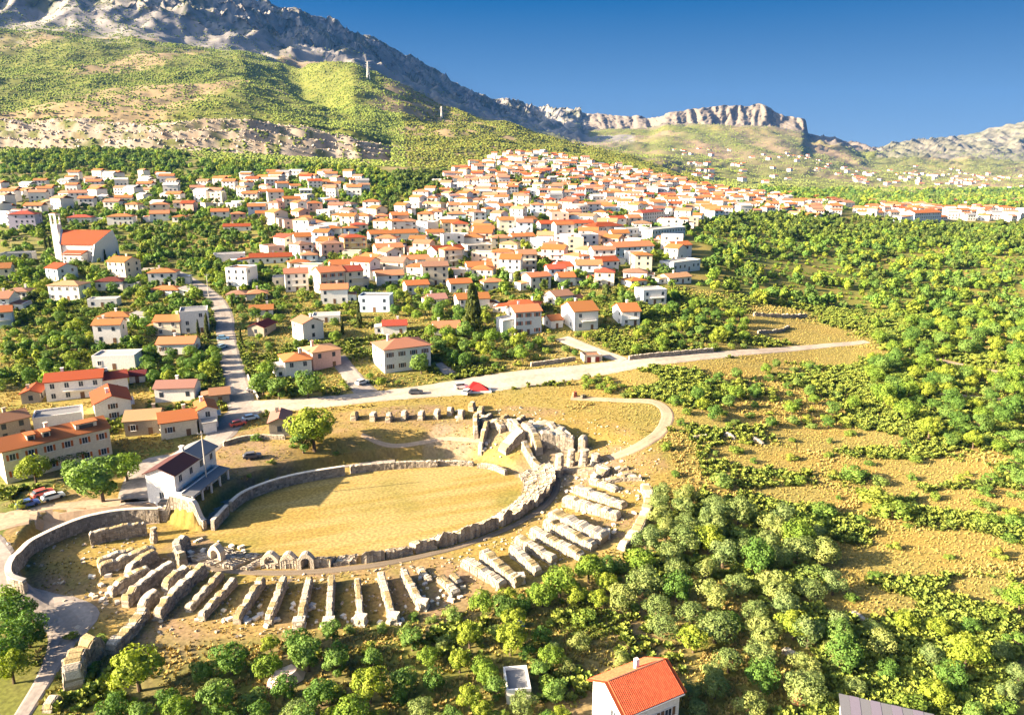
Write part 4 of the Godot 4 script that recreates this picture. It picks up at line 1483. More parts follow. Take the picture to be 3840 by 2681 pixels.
# ------------------------------------------------------------------ small things
func car(x: float, z: float, yaw: float, c: Color, label: String, van := 0.0) -> void:
	var o := thing("parked_car", label, "car", at(x, z, 0.16), yaw, "parked cars")
	var paint := mat(c, 0.3)
	paint.clearcoat_enabled = true
	var s := Mesher.new()
	extrude(s, [Vector2(-2.1, 0.3), Vector2(2.1, 0.3), Vector2(2.15, 0.62), Vector2(2.0, 0.85), Vector2(1.0, 0.98 + van * 0.2), Vector2(-1.9, 0.98), Vector2(-2.15, 0.8)], 1.7)
	part("body", s.mesh(paint), o)
	var k := Mesher.new()
	extrude(k, [Vector2(-1.85, 0.98), Vector2(1.0, 0.98), Vector2(0.4 + van * 0.3, 1.48 + van * 0.5), Vector2(-1.4 - van * 0.4, 1.48 + van * 0.5)], 1.45)
	part("windows", k.mesh(M.glass), o)
	var r := Mesher.new()
	r.box(Vector3(-0.45, 1.5 + van * 0.5, 0), Vector3(1.9 + van, 0.06, 1.4))
	part("roof", r.mesh(paint), o)
	for sx in [-1.3, 1.3]:
		for sz in [-0.8, 0.8]:
			var w := CylinderMesh.new()
			w.top_radius = 0.32
			w.bottom_radius = 0.32
			w.height = 0.22
			w.radial_segments = 14
			w.material = M.glass
			var q := part("wheel", w, o, Vector3(sx, 0.32, sz))
			q.rotation.x = PI / 2

func pole(x: float, z: float, h: float, label: String) -> void:
	var o := thing("utility_pole", label, "pole", at(x, z), 0.3, "")
	var s := Mesher.new()
	s.tube(Vector3(0, -1, 0), Vector3(0, h, 0), 0.2, 0.11, 8)
	part("shaft", s.mesh(M.concrete), o)
	var c := Mesher.new()
	c.box(Vector3(0, h - 0.5, 0), Vector3(1.8, 0.14, 0.14))
	for i in 3:
		c.tube(Vector3(-0.8 + i * 0.8, h - 0.45, 0), Vector3(-0.8 + i * 0.8, h - 0.15, 0), 0.07, 0.05, 6)
	part("crossarm", c.mesh(M.concrete), o)

func pylon(x: float, z: float, h: float, label: String) -> void:
	var o := thing("pylon", label, "pylon", at(x, z) + Vector3(0, 3, 0), 0.4, "pylons on the spur")
	var s := Mesher.new()
	var b := h * 0.11
	for sx in [-1.0, 1.0]:
		for sz in [-1.0, 1.0]:
			s.tube(Vector3(sx * b, -12, sz * b), Vector3(sx * 0.6, h, sz * 0.6), 0.75, 0.6, 4)
	for i in 6:
		var w := lerpf(b, 0.6, i / 6.0)
		var w2 := lerpf(b, 0.6, (i + 1) / 6.0)
		for sz in [-1.0, 1.0]:
			s.tube(Vector3(-w, h * i / 6.0, sz * w), Vector3(w2, h * (i + 1) / 6.0, sz * w2), 0.3, 0.3, 4)
			s.tube(Vector3(w, h * i / 6.0, sz * w), Vector3(-w2, h * (i + 1) / 6.0, sz * w2), 0.3, 0.3, 4)
	part("lattice", s.mesh(M.frame), o)
	var a := Mesher.new()
	for i in 3:
		a.box(Vector3(0, h * (0.68 + 0.14 * i), 0), Vector3(h * (0.4 - 0.08 * i), 1.0, 1.0))
	part("crossarms", a.mesh(M.frame), o)

func tent(x: float, z: float, yaw: float) -> void:
	var o := thing("tent", "low red peaked tent beside the dirt road", "tent", at(x, z), yaw)
	var s := Mesher.new()
	var r := [Vector3(-3.6, 0.2, 1.9), Vector3(3.6, 0.2, 1.9), Vector3(3.6, 0.2, -1.9), Vector3(-3.6, 0.2, -1.9)]
	var p := Vector3(-1.2, 3.0, 0)
	var q := Vector3(0.4, 2.6, 0)
	s.quad(r[0], r[1], q, p); s.tri(r[1], r[2], q); s.quad(r[2], r[3], p, q); s.tri(r[3], r[0], p)
	part("canvas", s.mesh(mat(Color(0.55, 0.03, 0.03), 0.8)), o)
	var d := Mesher.new()
	d.box(Vector3(0, 0.1, 0), Vector3(8.2, 0.5, 4.4))
	part("deck", d.mesh(M.frame), o)

func round_block(x: float, z: float, r: float, h: float) -> void:
	var o := thing("round_building", "round white building in the town centre", "building", at(x, z), 0.0)
	claim(x, z, r)
	var c := CylinderMesh.new()
	c.top_radius = r
	c.bottom_radius = r
	c.height = h + 4.0
	c.radial_segments = 40
	c.material = wall_mats[0]
	part("wall", c, o, Vector3(0, h / 2 - 2.0, 0))
	for k in 3:
		for i in 22:
			var a := TAU * i / 22.0
			part("window", window_mesh(1.6, 1.3), o, Vector3(sin(a) * r, h * (0.22 + 0.28 * k), cos(a) * r), a)
	var t := CylinderMesh.new()
	t.top_radius = r * 0.8
	t.bottom_radius = r * 1.03
	t.height = 0.9
	t.radial_segments = 40
	t.material = roof_mats[6]
	part("roof", t, o, Vector3(0, h + 0.46, 0))

func grey_shed(x: float, z: float, yaw: float, w: float, d: float, h: float) -> void:
	var o := thing("shed", "big shed with a patched grey sheet roof at the bottom right edge", "shed", at(x, z), yaw)
	claim(x, z, w * 0.6)
	var s := Mesher.new()
	s.box(Vector3(0, h / 2 - 1, 0), Vector3(w, h + 2, d))
	part("wall", s.mesh(wall_mats[0]), o)
	for i in 9:
		var p := Mesher.new()
		p.box(Vector3(-w / 2 + (i + 0.5) * (w + 0.6) / 9.0 - 0.3, h + 0.2 + 0.03 * (i % 2), 0), Vector3((w + 0.6) / 9.0 - 0.03, 0.08, d + 0.6))
		part("roof_sheet", p.mesh(roof_old[5 + 8 * (i % 2)]), o)

func heap(called: String, x: float, z: float, c: Color, r: float, h: float, label: String, cat: String) -> void:
	var o := thing(called, label, cat, at(x, z), 0.6)
	var s := Mesher.new()
	for i in 8:
		var a := TAU * i / 8.0
		var b := TAU * (i + 1) / 8.0
		var p := Vector3(cos(a) * r, 0.1, sin(a) * r * 0.7)
		var q := Vector3(cos(b) * r, 0.1, sin(b) * r * 0.7)
		var m := p * 0.6 + Vector3(0, h * (0.8 + 0.2 * (i % 2)), 0)
		var m2 := q * 0.6 + Vector3(0, h * (0.8 + 0.2 * ((i + 1) % 2)), 0)
		s.quad(q, p, m, m2)
		s.tri(m2, m, Vector3(0, h, 0))
	part("sheet", s.mesh(mat(c, 0.5)), o)

func vegetable_plot(x: float, z: float, yaw: float) -> void:
	for k in 6:
		var o := thing("crop_row", "%s crop row from the front in the striped vegetable plot" % ["first", "second", "third", "fourth", "fifth", "sixth"][k], "crop row", at(x - sin(yaw) * k * 1.5, z - cos(yaw) * k * 1.5), yaw, "rows of the vegetable plot")
		part("foliage", hedge(Vector3(9.0, 1.1, 0.8)), o, Vector3(0, 0.5, 0))

# ------------------------------------------------------------------ the scene
func _ready() -> void:
	rng.seed = 11
	var cam := Camera3D.new()
	cam.name = "camera"
	cam.position = Vector3(0, 72, 0)
	cam.rotation_degrees.x = -14.5
	cam.fov = 52.1
	cam.near = 0.5
	cam.far = 20000.0
	add_child(cam)
	var env := Environment.new()
	env.background_mode = Environment.BG_SKY
	var el := deg_to_rad(20.0)
	var off := deg_to_rad(15.0)
	var to_sun := Vector3(-cos(el) * cos(off), sin(el), cos(el) * sin(off))
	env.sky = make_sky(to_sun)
	env.background_energy_multiplier = 0.165
	env.tonemap_mode = Environment.TONE_MAPPER_LINEAR
	env.tonemap_exposure = 6.2
	env.ssao_enabled = true
	env.ssil_enabled = true
	env.sdfgi_enabled = true
	env.fog_enabled = true
	env.fog_density = 0.000021
	env.fog_light_color = Color(0.33, 0.62, 1.0)
	var we := WorldEnvironment.new()
	we.name = "environment"
	we.environment = env
	add_child(we)
	var sun := DirectionalLight3D.new()
	sun.name = "sun"
	sun.light_energy = 1.6
	sun.light_color = Color(1.0, 0.90, 0.76)
	sun.light_angular_distance = 0.5
	sun.shadow_enabled = true
	add_child(sun)
	sun.look_at_from_position(to_sun * 100.0, Vector3.ZERO)
	setup_terrain()
	materials()
	build_ground()
	build_plants()
	populate()
	scatter_grass()
	scatter_rubble()
	finish_woods()

func make_sky(to_sun: Vector3) -> Sky:
	var im := Image.create_empty(64, 256, false, Image.FORMAT_RGBF)
	for y in 256:
		var e := 90.0 - 180.0 * (y + 0.5) / 256.0
		var t := clampf(e / 12.0, 0.0, 1.0)
		var c := Color(0.33, 0.51, 0.71).lerp(Color(0.0, 0.13, 0.39), pow(t, 0.62))
		if e > 12.0:
			c = Color(0.0, 0.13, 0.39).lerp(Color(0.012, 0.11, 0.36), (e - 12.0) / 78.0)
		if e < 0.0:
			c = Color(0.33, 0.51, 0.71).lerp(Color(0.22, 0.2, 0.14), clampf(-e / 6.0, 0.0, 1.0))
		for x in 64:
			# glow added round the sun, left of the view, to lift the shadows
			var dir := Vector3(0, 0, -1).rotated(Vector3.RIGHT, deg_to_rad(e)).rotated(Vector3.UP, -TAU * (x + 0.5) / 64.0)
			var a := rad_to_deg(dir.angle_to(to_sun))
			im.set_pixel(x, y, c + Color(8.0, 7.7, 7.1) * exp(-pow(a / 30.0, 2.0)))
	var p := PanoramaSkyMaterial.new()
	p.panorama = ImageTexture.create_from_image(im)
	var s := Sky.new()
	s.sky_material = p
	return s

func populate() -> void:
	church(-234.3,-411.3,-.12,19.4,20.0)
	tiled_house(16.6,-83.6,0.49,9.5,8.2)
	road("dirt_road",[Vector3(140.6,-281.7,4.0),Vector3(109.4,-267.2,4.5),Vector3(69.8,-245.3,6.0),Vector3(36.9,-231.6,9.0),Vector3(7.3,-221.5,13.0),Vector3(-13.3,-213.7,13.0),Vector3(-32.7,-206.9,9.0),Vector3(-50.0,-201.4,8.0),Vector3(-64.4,-197.9,9.0),Vector3(-73.8,-195.7,10.0)],0)
	road("street",[Vector3(-74.5,-192.3,8.0),Vector3(-84.4,-214.8,7.0),Vector3(-95.4,-239.5,6.5),Vector3(-105.9,-263.6,6.5),Vector3(-116.1,-288.8,7.0),Vector3(-131.8,-317.6,7.0),Vector3(-153.8,-349.3,6.5),Vector3(-174.1,-373.4,6.0),Vector3(-189.3,-378.9,6.0),Vector3(-201.0,-374.7,6.0)],1)
	road("street",[Vector3(-74.0,-196.3,9.0),Vector3(-75.5,-186.5,8.0),Vector3(-75.6,-175.8,7.0),Vector3(-76.5,-168.2,6.0),Vector3(-80.6,-164.8,6.0),Vector3(-87.1,-162.7,6.0),Vector3(-83.0,-150.0,7.0),Vector3(-79.4,-140.7,7.0)],1)
	road("lane",[Vector3(-107.1,-132.3,8.0),Vector3(-102.4,-133.4,8.0),Vector3(-95.9,-137.1,8.0),Vector3(-87.8,-139.2,8.0),Vector3(-76.8,-141.4,7.0),Vector3(-74.3,-141.9,6.0)],2)
	road("lane",[Vector3(-101.0,-126.2,6.0),Vector3(-93.7,-119.7,6.0),Vector3(-89.7,-114.3,6.0),Vector3(-83.6,-111.8,6.0),Vector3(-77.9,-109.6,7.0),Vector3(-72.9,-106.2,8.0),Vector3(-71.1,-100.1,4.0),Vector3(-68.9,-91.9,2.6),Vector3(-67.6,-84.9,2.4)],1)
	road("sandy_track",[Vector3(17.2,-204.1,3.0),Vector3(32.6,-202.2,3.0),Vector3(41.4,-200.8,3.5),Vector3(43.2,-192.5,3.5),Vector3(38.4,-179.9,3.5),Vector3(30.9,-171.4,3.5),Vector3(23.8,-167.9,3.0)],2)
	road("lane",[Vector3(18.2,-259.5,7.0),Vector3(28.1,-246.1,6.0),Vector3(37.5,-236.1,5.0)],0)
	road("farm_track",[Vector3(154.4,-257.4,4.0),Vector3(163.4,-245.6,5.0),Vector3(173.8,-233.5,5.0)],2)
	road("farm_track",[Vector3(116.7,-225.9,2.5),Vector3(135.6,-218.6,3.0),Vector3(158.4,-211.1,3.0)],2)
	road("farm_track",[Vector3(-5.5,-177.2,1.2),Vector3(-17.2,-179.1,1.2),Vector3(-30.8,-176.6,1.2),Vector3(-39.0,-178.3,1.2)],2)
	road("lane",[Vector3(-24.7,-233.2,4.0),Vector3(-19.6,-224.4,4.0)],1)
	road("lane",[Vector3(-59.1,-238.8,6.0),Vector3(-49.9,-219.8,6.0),Vector3(-43.4,-207.5,7.0)],1)
	road("path",[Vector3(9.3,-165.3,1.8),Vector3(10.3,-161.6,1.8),Vector3(10.4,-157.6,1.8),Vector3(9.7,-153.5,1.8),Vector3(8.3,-149.3,1.8),Vector3(6.1,-145.1,1.8),Vector3(3.1,-141.0,1.8),Vector3(-0.5,-137.1,1.8),Vector3(-4.7,-133.5,1.8),Vector3(-9.4,-130.1,1.8),Vector3(-14.6,-127.2,1.8),Vector3(-20.1,-124.7,1.8),Vector3(-25.8,-122.7,1.8),Vector3(-31.6,-121.3,1.8),Vector3(-37.4,-120.4,1.8),Vector3(-43.0,-120.1,1.8),Vector3(-48.5,-120.4,1.8),Vector3(-53.6,-121.2,1.8),Vector3(-58.2,-122.7,1.8),Vector3(-62.4,-124.6,1.8),Vector3(-65.9,-127.1,1.8)],3)
	road("path",[Vector3(-63.6,-138.9,1.5),Vector3(-64.2,-141.9,1.5),Vector3(-64.2,-145.2,1.5),Vector3(-63.5,-148.5,1.5),Vector3(-62.2,-151.8,1.5),Vector3(-60.3,-155.1,1.5),Vector3(-57.8,-158.3,1.5),Vector3(-54.8,-161.3,1.5),Vector3(-51.3,-164.2,1.5),Vector3(-47.5,-166.7,1.5),Vector3(-43.3,-169.0,1.5),Vector3(-38.9,-170.9,1.5),Vector3(-34.4,-172.3,1.5),Vector3(-29.8,-173.4,1.5)],1)
	fh(137,-651,-0.2,9.4,6.4,3)
	fh(-285,-602,-0.2,10.4,3.6,6)
	fh(-38,-665,-0.7,12.2,5.8,4)
	fh(-315,-589,0.1,11.3,6.4,3)
	fh(-56,-665,-0.9,11.4,6.4,3)
	fh(-156,-650,-0.2,8.6,8.6,4)
	fh(-221,-632,0.1,12.3,6.2,0)
	fh(-138,-656,0.1,12.7,8.6,0)
	fh(-19,-670,-0.2,13.4,6.4,4)
	fh(6,-672,-0.1,8.9,8.6,0)
	fh(120,-662,0.4,8.6,6.2,3)
	fh(101,-667,-0.3,11.8,8.8,0)
	fh(176,-653,-0.3,12.4,8.8,0)
	fh(-180,-653,0.3,10.1,5.8,6)
	fh(83,-673,-0.1,13.1,3.6,0)
	fh(-73,-675,-0.2,9.4,8.6,0)
	fh(-259,-628,-0.3,12.4,8.6,6)
	fh(-367,-574,0.1,12.9,5.8,0)
	fh(-205,-649,0.4,8.8,6.4,3)
	fh(144,-667,0.3,10.4,6.2,6)
	fh(-36,-681,-0.0,11.1,6.2,0)
	fh(-387,-563,-0.5,13.0,8.8,6)
	fh(-281,-624,0.0,12.0,6.4,0)
	fh(55,-683,0.2,10.8,6.4,3)
	fh(-133,-675,0.4,8.9,8.6,4)
	fh(39,-687,0.3,12.8,8.6,5)
	fh(-323,-608,-0.6,13.4,3.6,4)
	fh(-233,-649,-0.2,8.8,8.8,4)
	fh(-10,-690,0.0,9.1,6.2,3)
	fh(11,-690,-0.8,11.5,3.6,0)
	fh(-62,-688,0.2,8.8,6.4,0)
	fh(-357,-592,-0.5,13.3,8.6,4)
	fh(177,-670,-0.1,13.1,8.8,0)
	fh(-164,-675,0.0,11.0,6.4,4)
	fh(-217,-662,0.4,12.3,3.6,0)
	fh(-308,-626,-0.6,9.6,6.2,6)
	fh(134,-685,0.2,12.3,8.6,0)
	fh(-257,-650,-0.0,12.0,6.2,3)
	fh(84,-695,-0.0,10.0,3.6,3)
	fh(109,-692,-0.1,9.5,8.8,6)
	fh(-40,-700,-0.3,9.6,5.8,4)
	fh(-347,-610,0.2,11.5,6.4,0)
	fh(-26,-703,0.3,12.4,5.8,6)
	fh(56,-701,0.1,13.0,3.6,3)
	fh(33,-703,-0.1,12.9,6.4,0)
	fh(-149,-689,-0.6,8.8,6.4,3)
	fh(-8,-706,-0.4,9.3,8.6,3)
	fh(-207,-675,0.4,10.5,8.6,0)
	fh(-295,-642,-0.7,11.7,3.6,5)
	fh(151,-691,-0.0,11.7,8.8,1)
	fh(-398,-585,0.1,11.4,3.6,0)
	fh(182,-685,-0.1,10.3,3.6,0)
	fh(197,-682,-0.2,9.4,8.8,0)
	fh(-327,-630,0.3,13.1,3.6,0)
	fh(-60,-709,-0.9,12.7,3.6,3)
	fh(12,-713,0.0,8.6,6.4,1)
	fh(-376,-606,-0.8,13.3,3.6,4)
	fh(-223,-678,-0.5,8.7,6.2,3)
	fh(118,-705,-0.8,9.0,8.6,0)
	fh(96,-709,-0.1,13.4,5.8,3)
	fh(135,-704,-0.5,9.3,8.8,0)
	fh(-182,-693,0.3,12.3,8.8,1)
	fh(169,-697,-0.3,11.5,6.4,4)
	fh(-28,-718,-0.1,13.2,6.4,3)
	fh(-166,-701,0.1,11.8,6.4,0)
	fh(-141,-707,0.2,12.2,8.6,5)
	fh(64,-718,0.4,9.9,6.2,1)
	fh(-241,-681,-0.9,9.9,8.8,4)
	fh(-363,-626,0.4,13.2,8.8,3)
	fh(81,-719,0.3,12.5,6.4,6)
	fh(-346,-636,-0.7,13.3,3.6,6)
	fh(-202,-698,0.4,9.4,3.6,0)
	fh(-272,-675,-0.0,9.4,3.6,3)
	fh(196,-703,0.3,8.7,6.4,0)
	fh(-64,-728,-0.2,12.1,8.6,4)
	fh(29,-730,0.4,8.7,8.8,3)
	fh(-302,-665,0.2,12.2,8.6,6)
	fh(-40,-730,-0.6,10.4,6.2,4)
	fh(-330,-653,-0.4,12.2,8.8,5)
	fh(44,-732,-0.3,12.2,8.6,0)
	fh(-17,-734,0.1,9.8,5.8,0)
	fh(-224,-700,0.4,11.8,8.8,6)
	fh(105,-727,-0.2,9.4,8.8,6)
	fh(-413,-609,-0.4,11.1,8.8,4)
	fh(-259,-689,0.0,11.6,8.8,0)
	fh(155,-721,-0.0,8.5,5.8,4)
	fh(0,-738,0.2,10.9,8.8,0)
	fh(64,-736,0.0,12.9,6.4,5)
	fh(-179,-717,0.2,10.5,5.8,0)
	fh(79,-736,-0.2,11.4,3.6,0)
	fh(175,-721,-0.0,11.5,3.6,3)
	fh(-360,-650,-0.5,12.3,8.8,0)
	fh(-248,-702,0.1,11.4,6.2,0)
	fh(-398,-629,0.3,12.7,8.6,4)
	fh(-60,-743,0.2,10.9,5.8,6)
	fh(-289,-688,0.4,11.9,3.6,3)
	fh(133,-734,-0.6,8.8,6.4,4)
	fh(22,-749,-0.3,12.0,6.4,6)
	fh(-382,-644,-0.2,11.8,6.2,3)
	fh(54,-747,0.2,12.7,6.4,4)
	fh(223,-716,0.2,11.8,8.6,6)
	fh(-154,-735,0.3,9.4,5.8,0)
	fh(-27,-751,-0.1,11.9,6.4,6)
	fh(-226,-718,-0.3,9.7,8.6,3)
	fh(97,-747,0.3,9.5,8.6,0)
	fh(-331,-678,0.0,11.5,3.6,3)
	fh(-199,-728,0.0,11.2,8.6,1)
	fh(201,-729,-0.1,8.8,8.6,6)
	fh(125,-748,0.3,12.1,6.4,3)
	fh(-48,-758,-0.2,11.9,8.8,3)
	fh(-352,-674,-0.1,9.0,6.2,4)
	fh(-424,-632,0.0,12.4,8.8,0)
	fh(159,-746,-0.1,13.3,8.8,0)
	fh(189,-740,-0.2,13.0,6.4,0)
	fh(-9,-765,-0.2,8.9,8.6,4)
	fh(-173,-745,-0.8,12.4,6.4,3)
	fh(-270,-716,0.0,9.9,6.2,4)
	fh(-315,-698,-0.1,9.5,8.8,4)
	fh(41,-766,0.0,11.2,6.2,3)
	fh(70,-764,-0.1,8.8,8.8,1)
	fh(-406,-652,0.3,11.0,8.6,0)
	fh(-376,-671,-0.9,12.8,3.6,3)
	fh(-22,-769,0.3,9.8,6.2,0)
	fh(240,-732,0.3,10.0,3.6,3)
	fh(16,-771,-0.1,9.8,3.6,0)
	fh(-75,-768,-0.1,11.7,5.8,6)
	fh(-251,-729,0.0,12.4,6.4,1)
	fh(125,-762,-0.1,10.8,8.8,4)
	fh(103,-767,-0.0,9.6,6.2,3)
	fh(-41,-773,-0.1,12.8,8.8,3)
	fh(-155,-759,-0.2,9.3,6.4,3)
	fh(-294,-717,-0.1,11.0,5.8,4)
	fh(208,-746,0.3,11.8,8.6,4)
	fh(-200,-751,-0.2,11.7,6.4,0)
	fh(-232,-743,-0.1,13.1,8.6,0)
	fh(139,-767,-0.7,11.1,3.6,1)
	fh(-342,-701,0.1,13.2,5.8,0)
	fh(193,-756,0.1,11.1,3.6,3)
	fh(61,-780,-0.2,12.1,3.6,3)
	fh(229,-748,0.1,12.3,6.2,3)
	fh(-427,-656,-0.6,10.2,5.8,0)
	fh(45,-782,0.2,12.9,8.6,4)
	fh(-183,-762,0.2,12.0,8.6,0)
	fh(-3,-784,-0.3,9.4,6.2,0)
	fh(-284,-732,-0.1,11.7,6.4,0)
	fh(115,-776,-0.2,8.9,3.6,1)
	fh(157,-770,-0.8,8.5,8.8,0)
	fh(-397,-678,0.1,10.2,8.6,0)
	fh(-57,-784,0.1,8.5,8.6,4)
	fh(-324,-717,0.1,9.5,3.6,6)
	fh(177,-768,-0.1,9.2,6.2,6)
	fh(28,-788,-0.5,10.3,8.8,4)
	fh(257,-747,0.4,11.2,6.2,0)
	fh(80,-786,0.3,8.7,8.8,3)
	fh(-264,-747,0.1,9.6,8.6,0)
	fh(-12,-793,-0.6,10.3,3.6,3)
	fh(-72,-790,0.1,13.1,3.6,1)
	fh(191,-771,0.4,9.9,8.6,0)
	fh(96,-789,0.2,8.7,5.8,0)
	fh(-231,-762,0.0,13.3,8.6,5)
	fh(-28,-797,-0.2,9.7,8.8,3)
	fh(284,-745,-0.9,11.5,3.6,4)
	fh(-211,-769,-0.6,10.5,5.8,0)
	fh(-368,-708,0.4,11.1,8.6,6)
	fh(-424,-678,0.0,9.6,5.8,4)
	fh(-169,-782,-0.3,10.0,8.6,0)
	fh(-386,-701,-0.0,13.3,3.6,3)
	fh(5,-801,-0.7,9.6,5.8,3)
	fh(-442,-668,-0.4,9.5,6.4,4)
	fh(-50,-800,0.0,12.9,5.8,3)
	fh(-251,-762,-0.3,13.0,3.6,0)
	fh(125,-793,-0.3,10.7,6.2,0)
	fh(235,-768,0.1,11.1,5.8,5)
	fh(-335,-731,0.3,13.1,8.6,0)
	fh(49,-804,-0.1,11.6,8.6,3)
	fh(86,-801,0.2,10.6,6.2,4)
	fh(-353,-726,-0.3,12.5,6.2,6)
	fh(159,-792,-0.9,10.2,5.8,3)
	fh(-192,-785,-0.1,9.8,8.8,3)
	fh(-407,-699,0.3,9.5,3.6,0)
	fh(35,-811,-0.1,8.7,5.8,4)
	fh(306,-753,-0.9,12.2,3.6,0)
	fh(146,-800,0.3,9.8,6.2,1)
	fh(-289,-760,-0.1,11.4,3.6,0)
	fh(269,-768,-0.0,10.7,8.8,0)
	fh(179,-794,-0.1,10.8,3.6,1)
	fh(67,-814,-0.5,9.3,8.8,0)
	fh(228,-785,-0.1,12.4,6.4,0)
	fh(116,-809,0.3,13.4,3.6,0)
	fh(-443,-687,-0.2,9.7,3.6,4)
	fh(-272,-772,-0.2,11.4,6.2,6)
	fh(15,-819,-0.3,11.9,5.8,4)
	fh(249,-781,0.0,10.2,6.2,3)
	fh(-37,-820,-0.3,9.1,6.4,4)
	fh(-3,-821,-0.1,12.6,3.6,3)
	fh(-64,-820,0.2,13.4,5.8,3)
	fh(-201,-799,-0.5,8.8,6.4,0)
	fh(162,-809,-0.9,10.4,3.6,0)
	fh(207,-799,-0.0,10.5,8.8,0)
	fh(93,-820,-0.2,13.0,6.4,3)
	fh(-250,-789,0.2,12.5,6.2,0)
	fh(-228,-796,-0.1,13.2,5.8,6)
	fh(285,-781,-0.9,13.4,3.6,0)
	fh(-404,-727,0.2,13.5,5.8,0)
	fh(-363,-748,-0.3,9.2,5.8,5)
	fh(189,-810,-0.1,10.9,6.4,4)
	fh(43,-832,-0.3,8.6,3.6,0)
	fh(-436,-709,-0.3,9.3,3.6,0)
	fh(75,-832,0.3,8.8,6.2,6)
	fh(258,-794,-0.1,9.7,5.8,0)
	fh(-10,-836,0.2,13.4,8.6,3)
	fh(-27,-836,-0.6,12.1,6.4,3)
	fh(-472,-691,-0.2,11.9,8.8,0)
	fh(139,-825,0.0,10.8,8.6,3)
	fh(275,-791,-0.5,10.9,5.8,0)
	fh(-70,-835,0.2,12.4,8.6,3)
	fh(320,-776,0.0,8.8,5.8,4)
	fh(-47,-839,0.1,12.4,6.2,3)
	fh(235,-807,-0.7,13.0,3.6,3)
	fh(-456,-707,-0.2,11.5,6.2,6)
	fh(-353,-764,0.2,12.7,6.2,6)
	fh(305,-787,-0.3,9.1,3.6,4)
	fh(-389,-750,-0.5,9.4,3.6,6)
	fh(54,-844,0.2,13.5,5.8,0)
	fh(189,-826,0.2,11.4,6.2,0)
	fh(222,-818,0.2,12.3,6.4,0)
	fh(87,-843,0.3,12.9,6.2,3)
	fh(207,-823,-0.0,9.4,3.6,6)
	fh(117,-841,-0.4,10.9,3.6,0)
	fh(38,-852,0.4,8.5,8.8,4)
	fh(18,-853,0.0,12.5,8.8,0)
	fh(-435,-734,-0.2,12.7,5.8,5)
	fh(322,-791,0.1,12.2,6.4,3)
	fh(284,-808,0.3,9.0,3.6,3)
	fh(-40,-856,0.1,12.5,8.6,1)
	fh(177,-839,0.3,12.5,5.8,0)
	fh(-419,-749,-0.0,11.0,6.4,3)
	fh(-0,-861,0.0,9.0,3.6,0)
	fh(138,-850,-0.9,13.3,3.6,0)
	fh(302,-808,0.3,11.6,6.2,0)
	fh(115,-855,-0.2,11.8,3.6,4)
	fh(-365,-783,0.1,9.1,5.8,0)
	fh(78,-861,-0.1,10.5,3.6,3)
	fh(100,-860,0.2,10.4,5.8,0)
	fh(-20,-866,0.1,13.2,3.6,0)
	fh(-460,-734,0.2,11.1,6.2,0)
	fh(-62,-864,0.1,11.3,6.4,0)
	fh(-409,-767,-0.1,11.6,8.6,6)
	fh(174,-854,0.1,12.6,5.8,1)
	fh(194,-850,-0.7,10.1,6.4,6)
	fh(251,-835,0.1,12.4,8.6,0)
	fh(26,-873,-0.3,11.1,6.2,4)
	fh(348,-801,-0.0,10.6,6.4,3)
	fh(-39,-873,-0.3,13.4,8.8,0)
	fh(63,-874,-0.1,9.6,5.8,3)
	fh(133,-866,0.1,10.9,6.2,0)
	fh(218,-849,-0.2,11.6,5.8,3)
	fh(-385,-788,-0.6,9.6,8.6,4)
	fh(-444,-758,-0.1,9.2,6.4,0)
	fh(237,-847,-0.3,10.4,3.6,3)
	fh(89,-875,-0.8,11.8,6.4,0)
	fh(331,-816,0.4,12.9,6.2,3)
	fh(276,-838,-0.4,10.2,6.2,1)
	fh(205,-861,-0.7,13.2,6.2,6)
	fh(-12,-886,0.0,12.0,6.2,3)
	fh(149,-873,0.4,13.4,5.8,3)
	fh(123,-879,0.4,12.8,6.4,3)
	fh(317,-829,-0.3,12.1,8.8,0)
	fh(181,-870,0.1,10.2,3.6,0)
	fh(47,-887,0.4,8.9,8.8,6)
	fh(-414,-787,-0.3,12.7,6.4,0)
	fh(-56,-889,-0.6,11.2,8.8,4)
	fh(-26,-893,0.0,11.4,3.6,3)
	fh(109,-887,0.4,10.6,8.8,0)
	fh(227,-869,0.0,9.5,6.4,1)
	fh(85,-895,-0.1,8.5,6.4,0)
	fh(357,-825,0.1,13.4,8.8,0)
	fh(18,-899,0.0,10.7,8.6,1)
	fh(309,-846,0.0,9.4,8.6,3)
	fh(60,-901,-0.1,10.1,5.8,6)
	fh(166,-888,-0.2,13.0,8.6,5)
	fh(-453,-781,0.1,10.5,8.6,0)
	fh(210,-879,0.2,9.6,3.6,1)
	fh(38,-903,0.3,11.4,3.6,0)
	fh(337,-839,-0.9,10.7,5.8,0)
	fh(-435,-794,-0.2,10.8,8.6,0)
	fh(144,-895,-0.7,11.5,8.6,0)
	fh(396,-816,-0.7,9.8,8.6,4)
	fh(243,-878,0.0,11.9,5.8,0)
	fh(181,-893,-0.4,12.4,8.8,6)
	fh(-62,-910,-0.1,10.9,3.6,4)
	fh(326,-853,0.2,12.9,8.8,0)
	fh(97,-909,0.3,12.1,3.6,0)
	fh(278,-871,0.3,10.4,8.8,0)
	fh(133,-905,0.1,12.5,5.8,4)
	fh(116,-908,0.1,9.4,8.6,0)
	fh(-13,-916,0.2,12.1,6.2,0)
	fh(259,-880,-0.9,10.2,8.8,0)
	fh(31,-916,-0.7,12.8,8.6,0)
	fh(4,-917,0.1,9.8,8.8,3)
	fh(355,-847,-0.4,10.0,5.8,4)
	fh(418,-817,0.2,11.9,6.2,3)
	fh(172,-903,-0.1,9.6,5.8,0)
	fh(208,-898,-0.0,9.7,6.2,4)
	fh(157,-910,-0.2,10.2,3.6,0)
	fh(191,-904,0.4,11.4,3.6,3)
